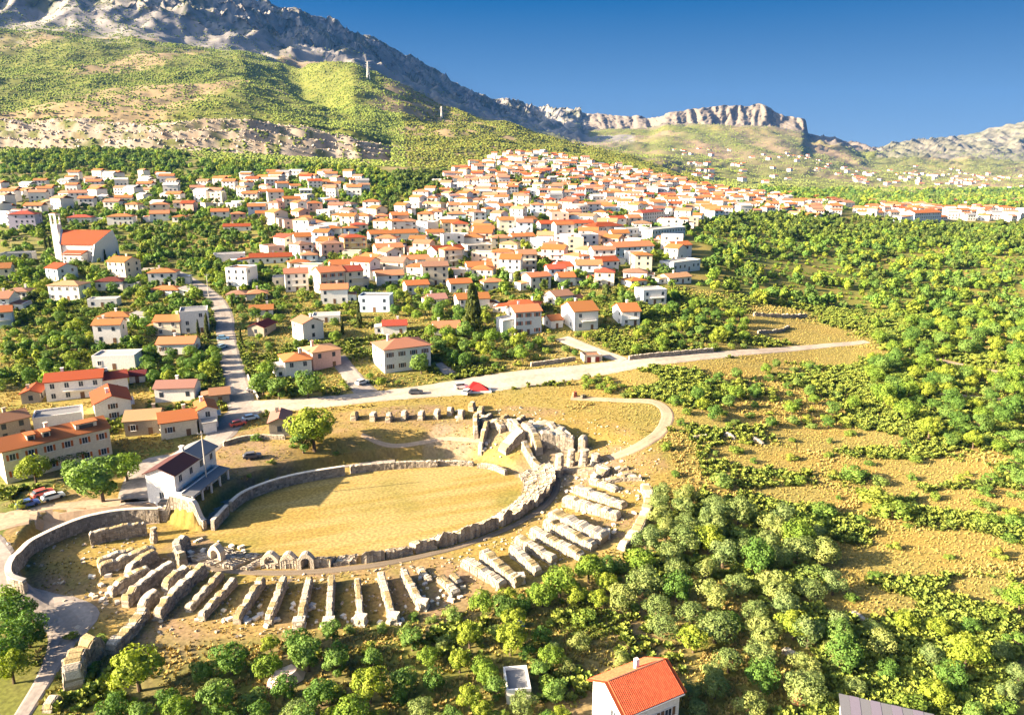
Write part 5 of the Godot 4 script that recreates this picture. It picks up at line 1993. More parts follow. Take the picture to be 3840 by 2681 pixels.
	fh(230,-896,0.3,9.3,3.6,0)
	fh(450,-812,0.1,9.3,3.6,0)
	fh(99,-924,-0.2,8.6,3.6,4)
	fh(-25,-929,0.4,10.4,6.4,0)
	fh(-66,-927,0.4,13.5,8.6,0)
	fh(75,-928,0.3,11.1,6.4,0)
	fh(399,-844,-0.3,12.9,3.6,0)
	fh(265,-896,0.3,12.7,3.6,3)
	fh(13,-935,0.1,10.3,6.4,0)
	fh(468,-810,0.4,10.5,3.6,0)
	fh(176,-921,-0.1,9.5,6.2,4)
	fh(307,-887,0.3,13.2,3.6,3)
	fh(249,-905,-0.4,10.1,6.2,0)
	fh(140,-929,0.3,11.6,8.8,0)
	fh(355,-870,0.3,9.8,6.4,4)
	fh(334,-880,0.1,9.4,8.6,3)
	fh(60,-942,0.4,9.0,6.4,1)
	fh(445,-832,0.2,11.7,6.4,3)
	fh(-57,-942,-0.1,10.7,5.8,0)
	fh(417,-847,0.4,11.3,3.6,0)
	fh(-2,-944,0.3,10.3,8.6,4)
	fh(233,-917,0.2,13.3,6.2,0)
	fh(213,-923,0.2,10.9,8.8,0)
	fh(36,-948,0.4,9.6,8.8,0)
	fh(464,-828,0.1,9.2,3.6,4)
	fh(294,-904,-0.0,11.9,5.8,3)
	fh(85,-947,0.3,11.0,6.2,3)
	fh(268,-913,-0.2,13.3,8.6,6)
	fh(-41,-952,0.4,10.1,8.8,4)
	fh(115,-947,-0.3,9.1,6.4,3)
	fh(380,-876,0.4,11.8,6.4,0)
	fh(160,-941,0.0,9.0,5.8,1)
	fh(130,-947,0.0,11.7,8.8,0)
	fh(486,-823,0.0,12.4,8.6,6)
	fh(329,-898,0.2,9.4,3.6,0)
	fh(502,-815,0.1,10.0,6.2,5)
	fh(186,-940,0.2,11.4,8.6,0)
	fh(-7,-959,-0.1,13.2,8.6,4)
	fh(235,-933,0.2,10.1,8.6,3)
	fh(256,-928,-0.2,10.4,6.4,3)
	fh(423,-866,0.2,11.6,6.4,0)
	fh(10,-966,0.1,12.1,5.8,0)
	fh(42,-965,0.3,11.4,8.8,1)
	fh(-30,-966,-0.8,12.0,6.4,4)
	fh(362,-897,-0.1,8.6,3.6,0)
	fh(201,-948,-0.0,11.1,5.8,0)
	fh(68,-967,-0.3,11.8,8.6,4)
	fh(454,-857,0.2,11.4,8.6,0)
	fh(-60,-970,0.0,12.6,5.8,1)
	fh(522,-820,-0.8,11.6,5.8,0)
	fh(314,-920,0.4,10.5,6.4,4)
	fh(154,-961,0.2,12.8,8.8,6)
	fh(485,-844,0.4,9.7,3.6,6)
	fh(282,-933,-0.2,13.3,8.8,0)
	fh(184,-957,-0.2,9.3,8.8,4)
	fh(29,-975,0.4,9.0,6.2,0)
	fh(412,-884,-0.4,12.6,5.8,0)
	fh(85,-975,0.0,10.3,5.8,4)
	fh(335,-920,0.4,9.5,8.6,6)
	fh(547,-813,0.4,9.1,5.8,3)
	fh(58,-979,0.3,11.5,5.8,0)
	fh(259,-948,0.4,11.9,5.8,0)
	fh(125,-976,-0.2,12.6,6.2,3)
	fh(309,-935,0.3,10.2,8.8,0)
	fh(111,-979,0.3,10.8,5.8,3)
	fh(460,-871,-0.3,12.3,6.4,0)
	fh(514,-841,0.1,8.6,6.2,0)
	fh(2,-986,-0.1,11.0,8.6,0)
	fh(358,-919,0.1,9.3,8.6,0)
	fh(-64,-985,0.1,9.7,5.8,3)
	fh(193,-969,0.4,13.4,3.6,4)
	fh(45,-987,0.4,12.0,8.8,3)
	fh(388,-910,0.1,12.6,3.6,6)
	fh(444,-885,0.3,10.3,8.8,3)
	fh(289,-948,0.2,8.8,3.6,6)
	fh(504,-853,0.3,10.6,6.2,3)
	fh(540,-833,0.0,11.1,8.6,5)
	fh(32,-993,0.4,13.3,6.4,3)
	fh(488,-867,-0.2,8.8,5.8,3)
	fh(161,-984,0.0,9.1,3.6,0)
	fh(84,-993,-0.2,9.2,8.6,1)
	fh(266,-961,0.3,11.6,6.2,0)
	fh(175,-983,-0.0,10.5,5.8,4)
	fh(136,-990,-0.1,8.6,3.6,3)
	fh(247,-968,0.4,11.1,5.8,0)
	fh(377,-927,-0.0,13.0,8.8,3)
	fh(561,-829,-0.8,13.3,6.4,6)
	fh(431,-904,-0.0,9.8,6.4,0)
	fh(-28,-1002,-0.3,9.8,8.8,0)
	fh(225,-978,0.2,8.9,8.6,0)
	fh(463,-891,0.4,13.3,8.6,1)
	fh(73,-1003,-0.4,9.5,6.4,0)
	fh(539,-850,0.3,8.7,6.4,6)
	fh(-47,-1005,0.3,11.8,6.4,4)
	fh(329,-952,-0.1,12.2,3.6,0)
	fh(522,-862,0.2,13.2,8.8,0)
	fh(101,-1003,0.3,12.6,5.8,1)
	fh(278,-969,0.2,11.0,8.6,1)
	fh(484,-887,0.1,11.0,8.8,0)
	fh(-1,-1013,-0.3,9.8,8.6,6)
	fh(22,-1013,-0.5,10.2,8.6,4)
	fh(403,-931,0.2,10.4,6.4,0)
	fh(295,-972,-0.5,9.4,3.6,0)
	fh(347,-957,-0.0,10.6,6.4,4)
	fh(36,-1019,-0.1,9.6,5.8,6)
	fh(126,-1012,0.0,11.6,3.6,4)
	fh(88,-1016,-0.7,10.1,6.4,0)
	fh(568,-847,-0.2,12.7,8.6,3)
	fh(-29,-1020,0.1,9.6,8.6,0)
	fh(381,-947,0.2,12.8,3.6,0)
	fh(505,-891,0.0,9.9,3.6,0)
	fh(473,-910,0.1,9.5,8.6,3)
	fh(-8,-1026,-0.0,13.2,3.6,0)
	fh(10,-1026,-0.2,9.4,3.6,0)
	fh(248,-996,-0.1,9.0,3.6,0)
	fh(161,-1014,0.3,9.0,8.6,0)
	fh(456,-920,-0.2,10.1,5.8,0)
	fh(179,-1012,-0.6,9.5,5.8,0)
	fh(105,-1023,0.2,8.9,8.6,0)
	fh(315,-980,-0.2,11.7,6.4,0)
	fh(210,-1008,0.2,9.3,8.6,6)
	fh(525,-886,0.3,13.1,3.6,4)
	fh(57,-1029,-0.6,9.9,6.4,4)
	fh(262,-998,0.4,13.4,8.6,1)
	fh(224,-1008,-0.9,9.5,5.8,0)
	fh(288,-994,0.4,13.3,6.4,3)
	fh(197,-1017,-0.2,9.1,3.6,4)
	fh(132,-1028,0.3,11.5,3.6,0)
	fh(500,-908,0.2,12.8,6.4,0)
	fh(588,-854,0.2,8.5,8.8,6)
	fh(77,-1034,0.4,11.8,6.2,0)
	fh(366,-972,-0.0,10.3,3.6,4)
	fh(-55,-1038,0.3,8.9,8.6,4)
	fh(558,-878,0.3,12.1,8.6,0)
	fh(-40,-1040,0.2,11.6,5.8,0)
	fh(120,-1035,-0.0,12.0,8.6,0)
	fh(308,-996,-0.1,10.5,6.4,4)
	fh(278,-1006,0.0,10.1,3.6,1)
	fh(45,-1044,-0.7,12.6,5.8,4)
	fh(543,-894,-0.3,11.1,5.8,0)
	fh(67,-1045,-0.1,10.3,3.6,0)
	fh(-3,-1049,-0.7,10.6,8.8,0)
	fh(192,-1033,0.4,8.9,6.4,6)
	fh(15,-1051,-0.3,10.0,5.8,5)
	fh(347,-992,-0.6,12.1,8.8,1)
	fh(477,-938,-0.3,9.3,3.6,4)
	fh(176,-1039,0.4,8.7,5.8,0)
	fh(98,-1050,0.2,9.8,3.6,0)
	fh(30,-1055,0.1,13.4,8.8,4)
	fh(501,-930,-0.7,12.0,8.8,0)
	fh(157,-1046,-0.4,9.6,5.8,6)
	fh(125,-1050,-0.1,11.6,6.4,3)
	fh(239,-1031,0.0,13.2,5.8,0)
	fh(209,-1038,-0.9,11.8,8.6,0)
	fh(366,-994,0.4,11.8,8.6,6)
	fh(584,-884,0.3,13.5,5.8,4)
	fh(518,-925,0.4,12.6,5.8,0)
	fh(327,-1010,0.3,10.1,8.6,3)
	fh(602,-875,-0.6,11.9,5.8,4)
	fh(402,-985,-0.3,10.6,3.6,0)
	fh(-29,-1064,0.2,11.5,6.2,6)
	fh(64,-1063,-0.5,9.8,8.6,3)
	fh(282,-1027,-0.5,10.5,6.2,3)
	fh(-7,-1065,0.2,11.3,6.4,3)
	fh(87,-1064,-0.9,9.0,5.8,1)
	fh(144,-1060,0.1,10.0,6.4,0)
	fh(543,-923,0.0,12.2,8.6,6)
	fh(174,-1059,0.1,10.7,8.6,0)
	fh(579,-904,-0.7,10.9,5.8,3)
	fh(10,-1074,-0.1,12.5,6.2,4)
	fh(41,-1074,-0.3,13.1,8.6,3)
	fh(259,-1044,0.1,9.5,8.8,4)
	fh(468,-969,-0.0,12.9,6.4,0)
	fh(224,-1054,0.4,12.5,8.8,4)
	fh(530,-939,-0.8,10.4,3.6,3)
	fh(364,-1015,0.1,11.6,8.8,0)
	fh(201,-1060,0.2,8.5,8.8,5)
	fh(247,-1052,0.2,9.9,3.6,0)
	fh(120,-1074,-0.2,9.5,8.6,0)
	fh(-35,-1081,-0.3,12.5,5.8,6)
	fh(489,-965,-0.9,10.4,8.6,4)
	fh(570,-921,0.3,12.8,5.8,0)
	fh(401,-1008,-0.7,11.8,6.2,0)
	fh(604,-902,0.2,9.1,5.8,5)
	fh(520,-956,-0.0,10.8,8.6,5)
	fh(145,-1079,-0.1,12.3,3.6,0)
	fh(63,-1087,-0.0,11.4,6.2,6)
	fh(327,-1040,-0.1,11.7,6.4,4)
	fh(28,-1090,-0.7,8.6,6.2,3)
	fh(269,-1057,-0.6,12.5,8.8,0)
	fh(-13,-1091,0.4,13.3,6.2,4)
	fh(181,-1078,0.2,10.6,8.8,4)
	fh(162,-1084,0.1,11.7,3.6,1)
	fh(587,-925,-0.2,8.5,5.8,6)
	fh(43,-1095,-0.0,11.4,8.6,5)
	fh(205,-1077,-0.8,13.3,8.6,4)
	fh(8,-1097,0.3,9.3,5.8,0)
	fh(101,-1095,-0.6,9.7,6.4,3)
	fh(300,-1059,-0.6,13.4,8.8,0)
	fh(75,-1099,0.0,8.8,6.4,3)
	fh(125,-1094,-0.3,10.9,6.4,0)
	fh(-53,-1103,0.2,9.4,3.6,0)
	fh(568,-947,0.2,13.4,6.2,0)
	fh(613,-920,0.2,10.7,6.4,1)
	fh(346,-1050,-0.5,12.5,8.8,0)
	fh(377,-1039,-0.9,11.6,6.2,5)
	fh(289,-1070,-0.8,12.6,5.8,0)
	fh(484,-998,0.2,12.3,6.2,3)
	fh(-30,-1109,-0.2,10.3,3.6,0)
	fh(528,-978,-0.8,10.2,5.8,0)
	fh(13,-1112,-0.3,12.9,3.6,0)
	fh(587,-945,0.4,10.5,3.6,3)
	fh(257,-1085,-0.3,9.7,8.8,1)
	fh(104,-1112,-0.2,11.5,6.2,0)
	fh(513,-994,-0.3,8.9,8.8,0)
	fh(-12,-1119,0.1,12.1,6.2,1)
	fh(143,-1110,0.0,10.2,6.2,0)
	fh(184,-1104,0.1,9.2,8.6,3)
	fh(119,-1114,0.3,13.0,3.6,0)
	fh(78,-1118,0.1,10.7,6.2,0)
	fh(33,-1122,0.1,9.5,6.4,5)
	fh(210,-1103,0.1,12.6,6.4,0)
	fh(236,-1098,-0.8,13.4,6.2,3)
	fh(558,-977,0.4,12.4,5.8,3)
	fh(385,-1058,0.4,8.7,5.8,4)
	fh(504,-1008,0.1,11.3,5.8,4)
	fh(-34,-1129,-0.5,12.3,3.6,0)
	fh(546,-992,-0.8,10.3,3.6,0)
	fh(301,-1092,0.2,9.7,6.4,0)
	fh(165,-1121,-0.1,11.3,8.8,0)
	fh(338,-1082,0.4,10.1,8.6,0)
	fh(615,-953,0.2,11.4,3.6,0)
	fh(104,-1132,0.0,12.5,5.8,6)
	fh(525,-1008,0.3,9.7,8.6,0)
	fh(195,-1120,0.2,13.0,6.4,0)
	fh(253,-1108,-0.8,11.5,8.8,0)
	fh(266,-1105,0.1,9.7,8.6,0)
	fh(79,-1135,0.3,12.8,8.8,0)
	fh(149,-1129,0.1,11.7,5.8,3)
	fh(31,-1139,0.2,10.2,6.2,4)
	fh(10,-1142,-0.3,13.4,8.8,3)
	fh(645,-943,-0.2,9.3,8.6,6)
	fh(283,-1107,0.4,10.4,6.2,0)
	fh(49,-1145,-0.4,8.9,6.4,0)
	fh(516,-1023,0.2,10.5,8.6,0)
	fh(228,-1126,0.2,9.4,8.6,4)
	fh(597,-984,-0.3,12.9,6.4,6)
	fh(141,-1145,0.1,11.1,8.6,4)
	fh(620,-974,0.2,12.2,8.6,0)
	fh(69,-1153,0.1,10.6,8.6,6)
	fh(17,-1158,-0.1,10.0,6.4,1)
	fh(641,-965,-0.1,10.2,3.6,0)
	fh(540,-1026,0.2,13.5,8.6,3)
	fh(203,-1142,0.2,10.9,8.6,1)
	fh(-2,-1161,0.0,13.5,8.6,0)
	fh(-31,-1164,-0.2,12.1,6.4,6)
	fh(168,-1152,0.2,10.3,5.8,0)
	fh(571,-1017,0.0,12.6,6.4,3)
	fh(226,-1145,-0.2,11.5,8.8,0)
	fh(346,-1118,0.2,11.6,6.2,3)
	fh(75,-1168,0.2,9.8,6.2,3)
	fh(114,-1165,-0.3,13.4,6.2,4)
	fh(594,-1009,0.3,12.1,6.4,6)
	fh(187,-1158,0.2,11.4,3.6,0)
	fh(548,-1040,-0.8,10.6,6.2,3)
	fh(241,-1151,-0.0,13.4,8.8,0)
	fh(663,-972,-0.1,9.1,3.6,4)
	fh(61,-1176,0.2,12.5,5.8,6)
	fh(627,-998,-0.7,11.3,6.4,6)
	fh(535,-1050,-0.4,13.0,8.6,0)
	fh(34,-1178,0.1,10.9,5.8,0)
	fh(93,-1175,0.3,13.3,5.8,0)
	fh(392,-1114,0.2,11.1,8.6,6)
	fh(221,-1160,-0.3,9.7,8.6,4)
	fh(260,-1154,0.2,12.0,8.8,3)
	fh(76,-1183,-0.1,12.2,8.6,0)
	fh(146,-1178,-0.5,10.8,8.8,1)
	fh(655,-989,-0.1,10.8,8.8,0)
	fh(340,-1139,0.3,10.6,6.2,0)
	fh(616,-1018,0.1,9.4,6.2,0)
	fh(279,-1157,-0.5,10.1,5.8,3)
	fh(127,-1184,0.3,12.8,3.6,5)
	fh(-20,-1191,-0.7,10.3,3.6,6)
	fh(590,-1035,0.1,11.2,8.6,0)
	fh(375,-1131,0.1,12.0,8.6,3)
	fh(568,-1050,0.3,11.1,3.6,0)
	fh(95,-1191,0.2,10.7,5.8,4)
	fh(10,-1197,0.1,12.1,6.4,4)
	fh(200,-1181,-0.5,10.5,8.6,4)
	fh(113,-1193,-0.1,11.1,8.6,1)
	fh(178,-1185,-0.2,12.9,5.8,0)
	fh(54,-1197,0.3,10.3,6.4,5)
	fh(28,-1199,0.4,10.4,3.6,5)
	fh(224,-1180,-0.2,9.0,6.2,0)
	fh(635,-1020,-0.3,8.5,8.8,0)
	fh(276,-1173,-0.1,11.2,6.2,0)
	fh(674,-1004,0.3,13.1,3.6,5)
	fh(-28,-1209,-0.1,8.7,8.8,0)
	fh(566,-1071,0.2,11.1,8.6,6)
	fh(185,-1200,-0.8,11.8,5.8,0)
	fh(655,-1023,-0.9,10.9,8.8,3)
	fh(132,-1208,0.1,10.5,6.4,4)
	fh(630,-1042,-0.3,9.0,8.6,3)
	fh(305,-1179,0.3,12.1,5.8,0)
	fh(86,-1216,-0.2,10.5,6.4,3)
	fh(224,-1201,0.0,9.9,6.2,0)
	fh(158,-1212,-0.5,13.3,6.4,0)
	fh(616,-1055,0.4,13.3,5.8,0)
	fh(387,-1162,-0.8,13.5,6.4,4)
	fh(674,-1022,0.4,12.5,8.6,1)
	fh(173,-1214,0.0,10.1,6.2,3)
	fh(112,-1223,-0.2,9.4,3.6,5)
	fh(-3,-1228,0.4,8.7,8.8,4)
	fh(653,-1040,0.3,10.1,3.6,6)
	fh(599,-1073,-0.2,9.9,8.6,3)
	fh(583,-1082,-0.3,11.7,8.8,0)
	fh(364,-1175,-0.0,12.3,3.6,1)
	fh(58,-1229,-0.3,9.1,3.6,0)
	fh(100,-1234,0.3,12.6,6.2,3)
	fh(692,-1027,0.4,9.0,6.4,0)
	fh(638,-1064,0.2,13.0,3.6,0)
	fh(186,-1228,0.2,11.3,3.6,3)
	fh(673,-1048,0.4,11.3,6.2,0)
	fh(275,-1215,-0.4,13.0,8.8,3)
	fh(150,-1238,0.4,11.1,5.8,0)
	fh(332,-1203,0.2,12.8,6.2,4)
	fh(600,-1096,-0.3,13.4,8.8,4)
	fh(620,-1085,-0.6,12.5,3.6,4)
	fh(382,-1192,0.0,12.4,5.8,6)
	fh(19,-1252,0.0,13.0,3.6,4)
	fh(201,-1237,-0.5,11.9,5.8,6)
	fh(38,-1255,0.4,11.0,6.2,5)
	fh(660,-1069,-0.0,12.0,5.8,0)
	fh(253,-1233,0.1,11.0,8.6,0)
	fh(638,-1086,-0.0,13.1,5.8,0)
	fh(130,-1252,-0.8,11.3,8.6,3)
	fh(-9,-1259,-0.2,11.9,6.4,4)
	fh(72,-1259,0.2,10.2,8.6,1)
	fh(269,-1235,-0.1,13.4,8.6,0)
	fh(227,-1244,0.1,9.8,8.8,0)
	fh(170,-1257,-0.6,9.8,6.4,3)
	fh(16,-1268,0.4,9.2,8.6,1)
	fh(676,-1075,0.2,8.7,5.8,0)
	fh(707,-1056,-0.1,8.8,6.2,0)
	fh(88,-1271,-0.0,10.5,8.8,0)
	fh(624,-1111,-0.1,13.1,6.2,4)
	fh(194,-1260,0.2,12.0,5.8,3)
	fh(148,-1268,0.4,13.3,3.6,5)
	fh(333,-1232,0.4,11.4,3.6,0)
	fh(694,-1073,-0.6,10.9,8.6,0)
	fh(653,-1103,-0.2,13.3,3.6,0)
	fh(263,-1255,0.2,11.6,3.6,6)
	fh(66,-1282,-0.7,12.5,3.6,4)
	fh(-4,-1286,-0.8,8.8,6.4,3)
	fh(286,-1256,0.2,11.3,8.8,4)
	fh(226,-1268,-0.6,11.9,8.6,0)
	fh(320,-1248,0.0,10.8,6.4,1)
	fh(28,-1289,-0.1,11.8,6.4,0)
	fh(644,-1122,-0.4,8.9,3.6,0)
	fh(196,-1279,0.3,13.0,6.2,6)
	fh(685,-1098,0.2,9.9,8.8,3)
	fh(107,-1295,-0.2,10.7,6.2,3)
	fh(182,-1289,0.1,10.6,8.8,3)
	fh(11,-1302,-0.1,9.8,5.8,3)
	fh(57,-1301,-0.2,10.1,5.8,4)
	fh(125,-1296,0.1,13.5,8.8,3)
	fh(42,-1307,-0.3,9.2,8.8,0)
	fh(256,-1283,-0.1,12.2,8.8,3)
	fh(86,-1306,-0.9,10.5,8.8,0)
	fh(232,-1297,-0.2,13.3,3.6,3)
	fh(54,-1318,-0.8,12.2,8.8,6)
	fh(678,-1133,-0.1,11.5,3.6,3)
	fh(73,-1325,0.1,8.7,5.8,0)
	fh(250,-1318,0.2,12.4,3.6,0)
	tent(-10.4,-210.0,.1)
	pole(-67.0,-148.4,13.5,"tall pale concrete utility pole beside the maroon-roofed house")
	pole(-132.2,-314.8,10.5,"pale utility pole at the street bend below the church")
	pylon(-352.2,-1903.3,33,"white lattice pylon on the crest of the spur")
	pylon(-159.2,-1736.2,18,"small pale pylon lower on the spur")
	round_block(51.4,-598.6,10.6,9.5)
	grey_shed(48.8,-79.3,-.35,11,9,3.4)
	heap("tarpaulin",118.0,-206.2,Color(0.02, 0.22, 0.6),2.0,1.6,"blue tarpaulin heap in the scrub at far right","tarpaulin")
	heap("tarpaulin",50.6,-99.9,Color(0.05, 0.15, 0.5),0.9,1.0,"blue plastic barrel cover in the lower right garden","tarpaulin")
	heap("tarpaulin",0.9,-104.0,Color(0.1, 0.2, 0.5),1.4,0.8,"blue sheet among the gardens below the ruin","tarpaulin")
	heap("heap",33.2,-86.8,Color(0.6, 0.08, 0.08),1.1,1.0,"red and white cloth heap at the bottom edge","heap")
	heap("heap",41.0,-88.4,Color(0.55, 0.25, 0.1),1.8,1.4,"orange-brown dry heap among the bottom trees","heap")
	heap("heap",18.4,-205.2,Color(0.38, 0.12, 0.06),1.1,1.7,"rust-red heap by the start of the sandy track","heap")
	heap("heap",20.9,-204.1,Color(0.1, 0.09, 0.06),1.3,1.1,"dark heap right of the rust-red one by the sandy track","heap")
	heap("heap",-33.3,-92.3,Color(0.62, 0.45, 0.4),3.0,1.6,"pale rubble heap between the bottom trees","heap")
	vegetable_plot(13.6,-101.5,.45)
	house(-109.1,-163.1,0.80,22.1,9.0,7.8,0,0,1,2,3,"long cream house with orange roof, three dormers and trees along its front",1)
	house(-129.0,-207.5,0.38,14.6,8.0,5.9,0,1,0,2,3,"long white house with red roof left of the street, above the dormered house",0)
	house(-120.5,-212.7,0.57,6.5,7.0,4.1,0,1,0,1,3,"narrow white wing with red roof at the right end of the long red house",0)
	house(-116.5,-219.2,0.27,4.4,5.0,2.4,0,2,0,1,2,"small white shed with dark red roof above the red gabled house",0)
	house(-112.0,-194.5,0.56,8.8,13.0,5.1,1,1,0,2,3,"white gabled house, roof half orange and half dark red, behind the dormered house",0)
	house(-96.7,-182.1,0.25,8.1,8.0,4.2,0,4,2,1,3,"stone house with one broad tan roof slope, left of the balcony house",0)
	house(-87.4,-180.7,0.48,8.6,8.0,4.6,0,0,1,1,3,"cream house with tan-orange roof, left neighbour of the street-corner house",0)
	house(-81.7,-185.3,0.49,4.6,8.0,5.5,1,0,0,2,3,"white gabled house with orange roof on the street corner near the tall pole",0)
	house(-97.7,-204.5,0.13,10.8,7.0,4.2,0,4,0,1,2,"low white house with long tan roof, right of the red gabled house",0)
	house(-84.3,-201.4,0.38,5.0,6.0,2.8,0,4,2,1,2,"low stone outbuilding with tan roof at the street's edge",0)
	house(-139.7,-204.1,0.34,4.7,8.0,3.1,1,1,2,1,2,"small stone house with red gable, leftmost above the dormered house",0)
	house(-122.1,-186.5,0.49,11.2,7.0,3.2,3,5,0,1,2,"roofless pale ruin-like white block behind the dormered house",0)
	house(-130.5,-178.8,0.89,7.9,7.0,5.1,0,4,2,2,2,"stone house with tan roof at the left edge behind the dormered house",0)
	house(-129.2,-231.9,0.14,12.9,8.0,4.3,3,6,0,1,3,"plain white flat-roofed block with three small dark windows",0)
	house(-144.3,-256.5,0.16,9.0,7.0,6.9,0,0,0,2,2,"white house with plain orange shed roof above the white block",0)
	house(-154.6,-281.6,0.03,12.2,8.0,2.3,2,0,0,1,2,"white hip-roofed house with orange roof|-1|2|25",0)
	house(-115.2,-245.6,0.12,12.0,8.0,3.9,0,0,0,1,3,"white house with long orange roof and four small windows beside the street",0)
	house(-127.2,-266.4,0.11,9.1,8.0,5.3,0,0,1,2,3,"cream house with orange roof above the long orange roof beside the street",0)
	house(-119.4,-269.7,0.36,9.5,10.0,8.0,3,5,0,3,3,"big white flat-roofed house with grey terrace beside the street",0)
	house(-193.6,-317.2,-0.04,13.5,9.0,6.6,2,3,0,2,3,"two-storey white hip house with four dark windows below the church",0)
	house(-217.4,-319.4,0.13,10.3,8.0,3.1,2,3,0,1,2,"white hip-roofed house with pinkish roof|-1|1|41",0)
	house(-184.6,-335.3,0.13,11.9,9.0,4.1,2,2,0,1,2,"white hip-roofed house with dark red roof|-1|0|41",0)
	house(-153.9,-323.8,-0.02,12.6,8.0,2.6,2,0,0,1,2,"white hip-roofed house with orange roof|0|1|38",0)
	house(-171.3,-303.2,0.19,11.3,6.0,3.0,3,6,0,1,2,"white flat-roofed house|-1|0|41",0)
	house(-196.1,-276.5,0.54,6.4,9.0,6.2,0,0,4,2,2,"pale blue two-storey house with orange roof cut by the left edge",0)
	house(-119.1,-315.0,0.11,8.2,8.0,2.5,2,3,0,1,2,"left half of the white two-hipped bungalow by the street",0)
	house(-111.6,-316.6,0.33,8.4,8.0,2.7,2,3,0,1,2,"right half of the white two-hipped bungalow by the street",0)
	house(-101.5,-291.6,0.27,8.8,7.0,2.4,0,0,0,1,2,"white house with orange roof|-1|6|33",0)
	house(-93.3,-266.6,-0.14,6.4,10.0,3.3,1,2,2,1,2,"stone gabled cottage with dark red roof right of the street",0)
	house(-69.1,-225.3,0.46,8.2,10.0,5.3,2,0,0,2,3,"white house with bright orange hip roof and yellow-green garden in front",0)
	house(-62.4,-231.9,0.63,9.5,9.0,5.9,2,3,3,2,2,"pink house with pale pinkish hip roof, attached beside the orange hip-roofed house",0)
	house(-36.2,-232.0,0.49,15.7,12.0,7.6,2,3,0,2,3,"big white two-storey house with pinkish hip roof by the dirt road",0)
	house(-43.9,-267.5,0.17,8.6,7.0,3.4,0,1,0,1,3,"white house with red-orange roof behind the big hip-roofed white house",0)
	house(-24.5,-267.0,0.20,9.5,9.0,2.8,0,3,0,1,2,"low white house with pink roof left of the dark conical cypress",0)
	house(-16.7,-299.1,0.26,13.2,9.0,5.0,0,0,0,2,3,"long white gabled house with orange roof above the dark conical cypress",0)
	house(-32.1,-307.0,0.34,7.1,8.0,2.8,0,3,0,1,2,"white house with pinkish roof|-1|1|39",0)
	house(-24.1,-331.2,0.30,9.9,8.0,4.2,0,0,0,1,2,"white house with orange roof|-1|5|39",0)
	house(-43.5,-328.2,0.35,10.2,8.0,4.2,0,0,0,1,2,"white house with orange roof|-1|1|39",0)
	house(-58.4,-346.1,0.25,12.5,9.0,4.8,0,3,0,2,2,"white house with pinkish roof|-1|6|37",0)
	house(-83.0,-329.5,0.59,11.5,10.0,10.0,0,0,1,3,3,"cream apartment house with orange roof and balconies, left of a red-roofed one",0)
	house(-73.9,-334.8,0.51,8.2,10.0,9.3,0,1,1,3,2,"cream apartment house with red roof attached right of the balcony house",0)
	house(-98.8,-332.8,0.32,10.1,9.0,8.3,0,3,0,3,2,"white house with pinkish roof|-1|0|33",0)
	house(-109.5,-375.4,0.43,10.4,8.0,5.0,2,0,0,2,2,"white hip-roofed house with orange roof|-1|7|37",0)
	house(-9.3,-332.9,0.33,10.0,8.0,4.1,2,0,0,1,2,"white hip-roofed house with orange roof|-1|4|39",0)
	house(4.5,-267.8,0.35,10.4,9.0,8.7,0,0,0,3,3,"three-storey white gabled house with orange shutters and orange roof",0)
	house(15.6,-273.5,0.43,5.0,7.0,3.3,0,0,0,1,2,"small white lean-to with orange roof left of the balcony house",0)
	house(25.8,-274.6,0.32,9.7,13.0,7.4,0,0,0,2,3,"tall white gabled house with balconies, left of the one facing the field",0)
	house(44.6,-280.6,0.19,7.4,11.0,5.6,0,0,0,2,3,"tall white gabled house with shaded side, rightmost in the row above the dry field",0)
	house(19.9,-308.3,0.48,8.6,9.0,3.6,0,3,0,1,2,"white house with pinkish roof|-1|4|27",0)
	house(27.2,-309.5,0.59,4.8,6.0,1.9,0,0,4,1,2,"pale blue house with orange roof|-1|1|28",0)
	house(11.3,-336.8,0.52,10.9,8.0,5.9,0,0,0,2,2,"white house with orange roof|-1|2|27",0)
	house(25.1,-344.1,0.21,7.6,9.0,4.4,0,0,0,1,2,"white house with orange roof|-1|5|28",0)
	house(25.3,-370.5,0.32,8.2,9.0,4.2,0,1,0,1,2,"white house with red roof|-1|1|26",0)
	house(47.1,-375.2,0.36,12.0,10.0,5.9,0,1,0,2,2,"white house with red roof|-1|7|26",0)
	house(57.3,-342.1,0.41,8.5,9.0,2.9,2,0,0,1,2,"white hip-roofed house with orange roof|-1|4|28",0)
	house(78.9,-352.5,0.51,14.0,8.0,3.0,0,3,0,1,2,"white house with pinkish roof|-1|6|26",0)
	house(88.0,-382.4,0.70,22.6,9.0,4.8,3,6,0,1,2,"white flat-roofed house|1|0|26",0)
	house(67.4,-422.4,0.42,25.7,12.0,5.5,0,0,4,2,2,"pale blue apartment house with orange roof and balconies",0)
	house(0.7,-401.7,0.37,11.7,9.0,4.3,0,0,0,1,2,"white house with orange roof|1|4|39",0)
	house(-20.4,-427.7,0.45,15.7,9.0,5.1,3,6,1,2,2,"cream flat-roofed house|1|2|39",0)
	house(-36.8,-409.4,0.60,18.1,10.0,5.8,0,1,0,2,2,"white house with red roof|-1|0|23",0)
	house(5.7,-459.1,0.41,15.1,9.0,4.9,0,0,0,2,2,"white house with orange roof|-1|7|8",0)
	house(-93.3,-432.1,0.49,13.5,10.0,8.7,2,1,6,3,3,"yellow four-storey apartment block with red roof",0)
	house(-75.1,-464.8,0.36,30.4,10.0,6.5,0,0,0,2,2,"white row block with stepped orange roofs above the yellow block",0)
	house(-337.5,-514.4,0.20,16.7,12.0,9.9,2,1,5,3,2,"lilac apartment block with red roof left of the church",0)
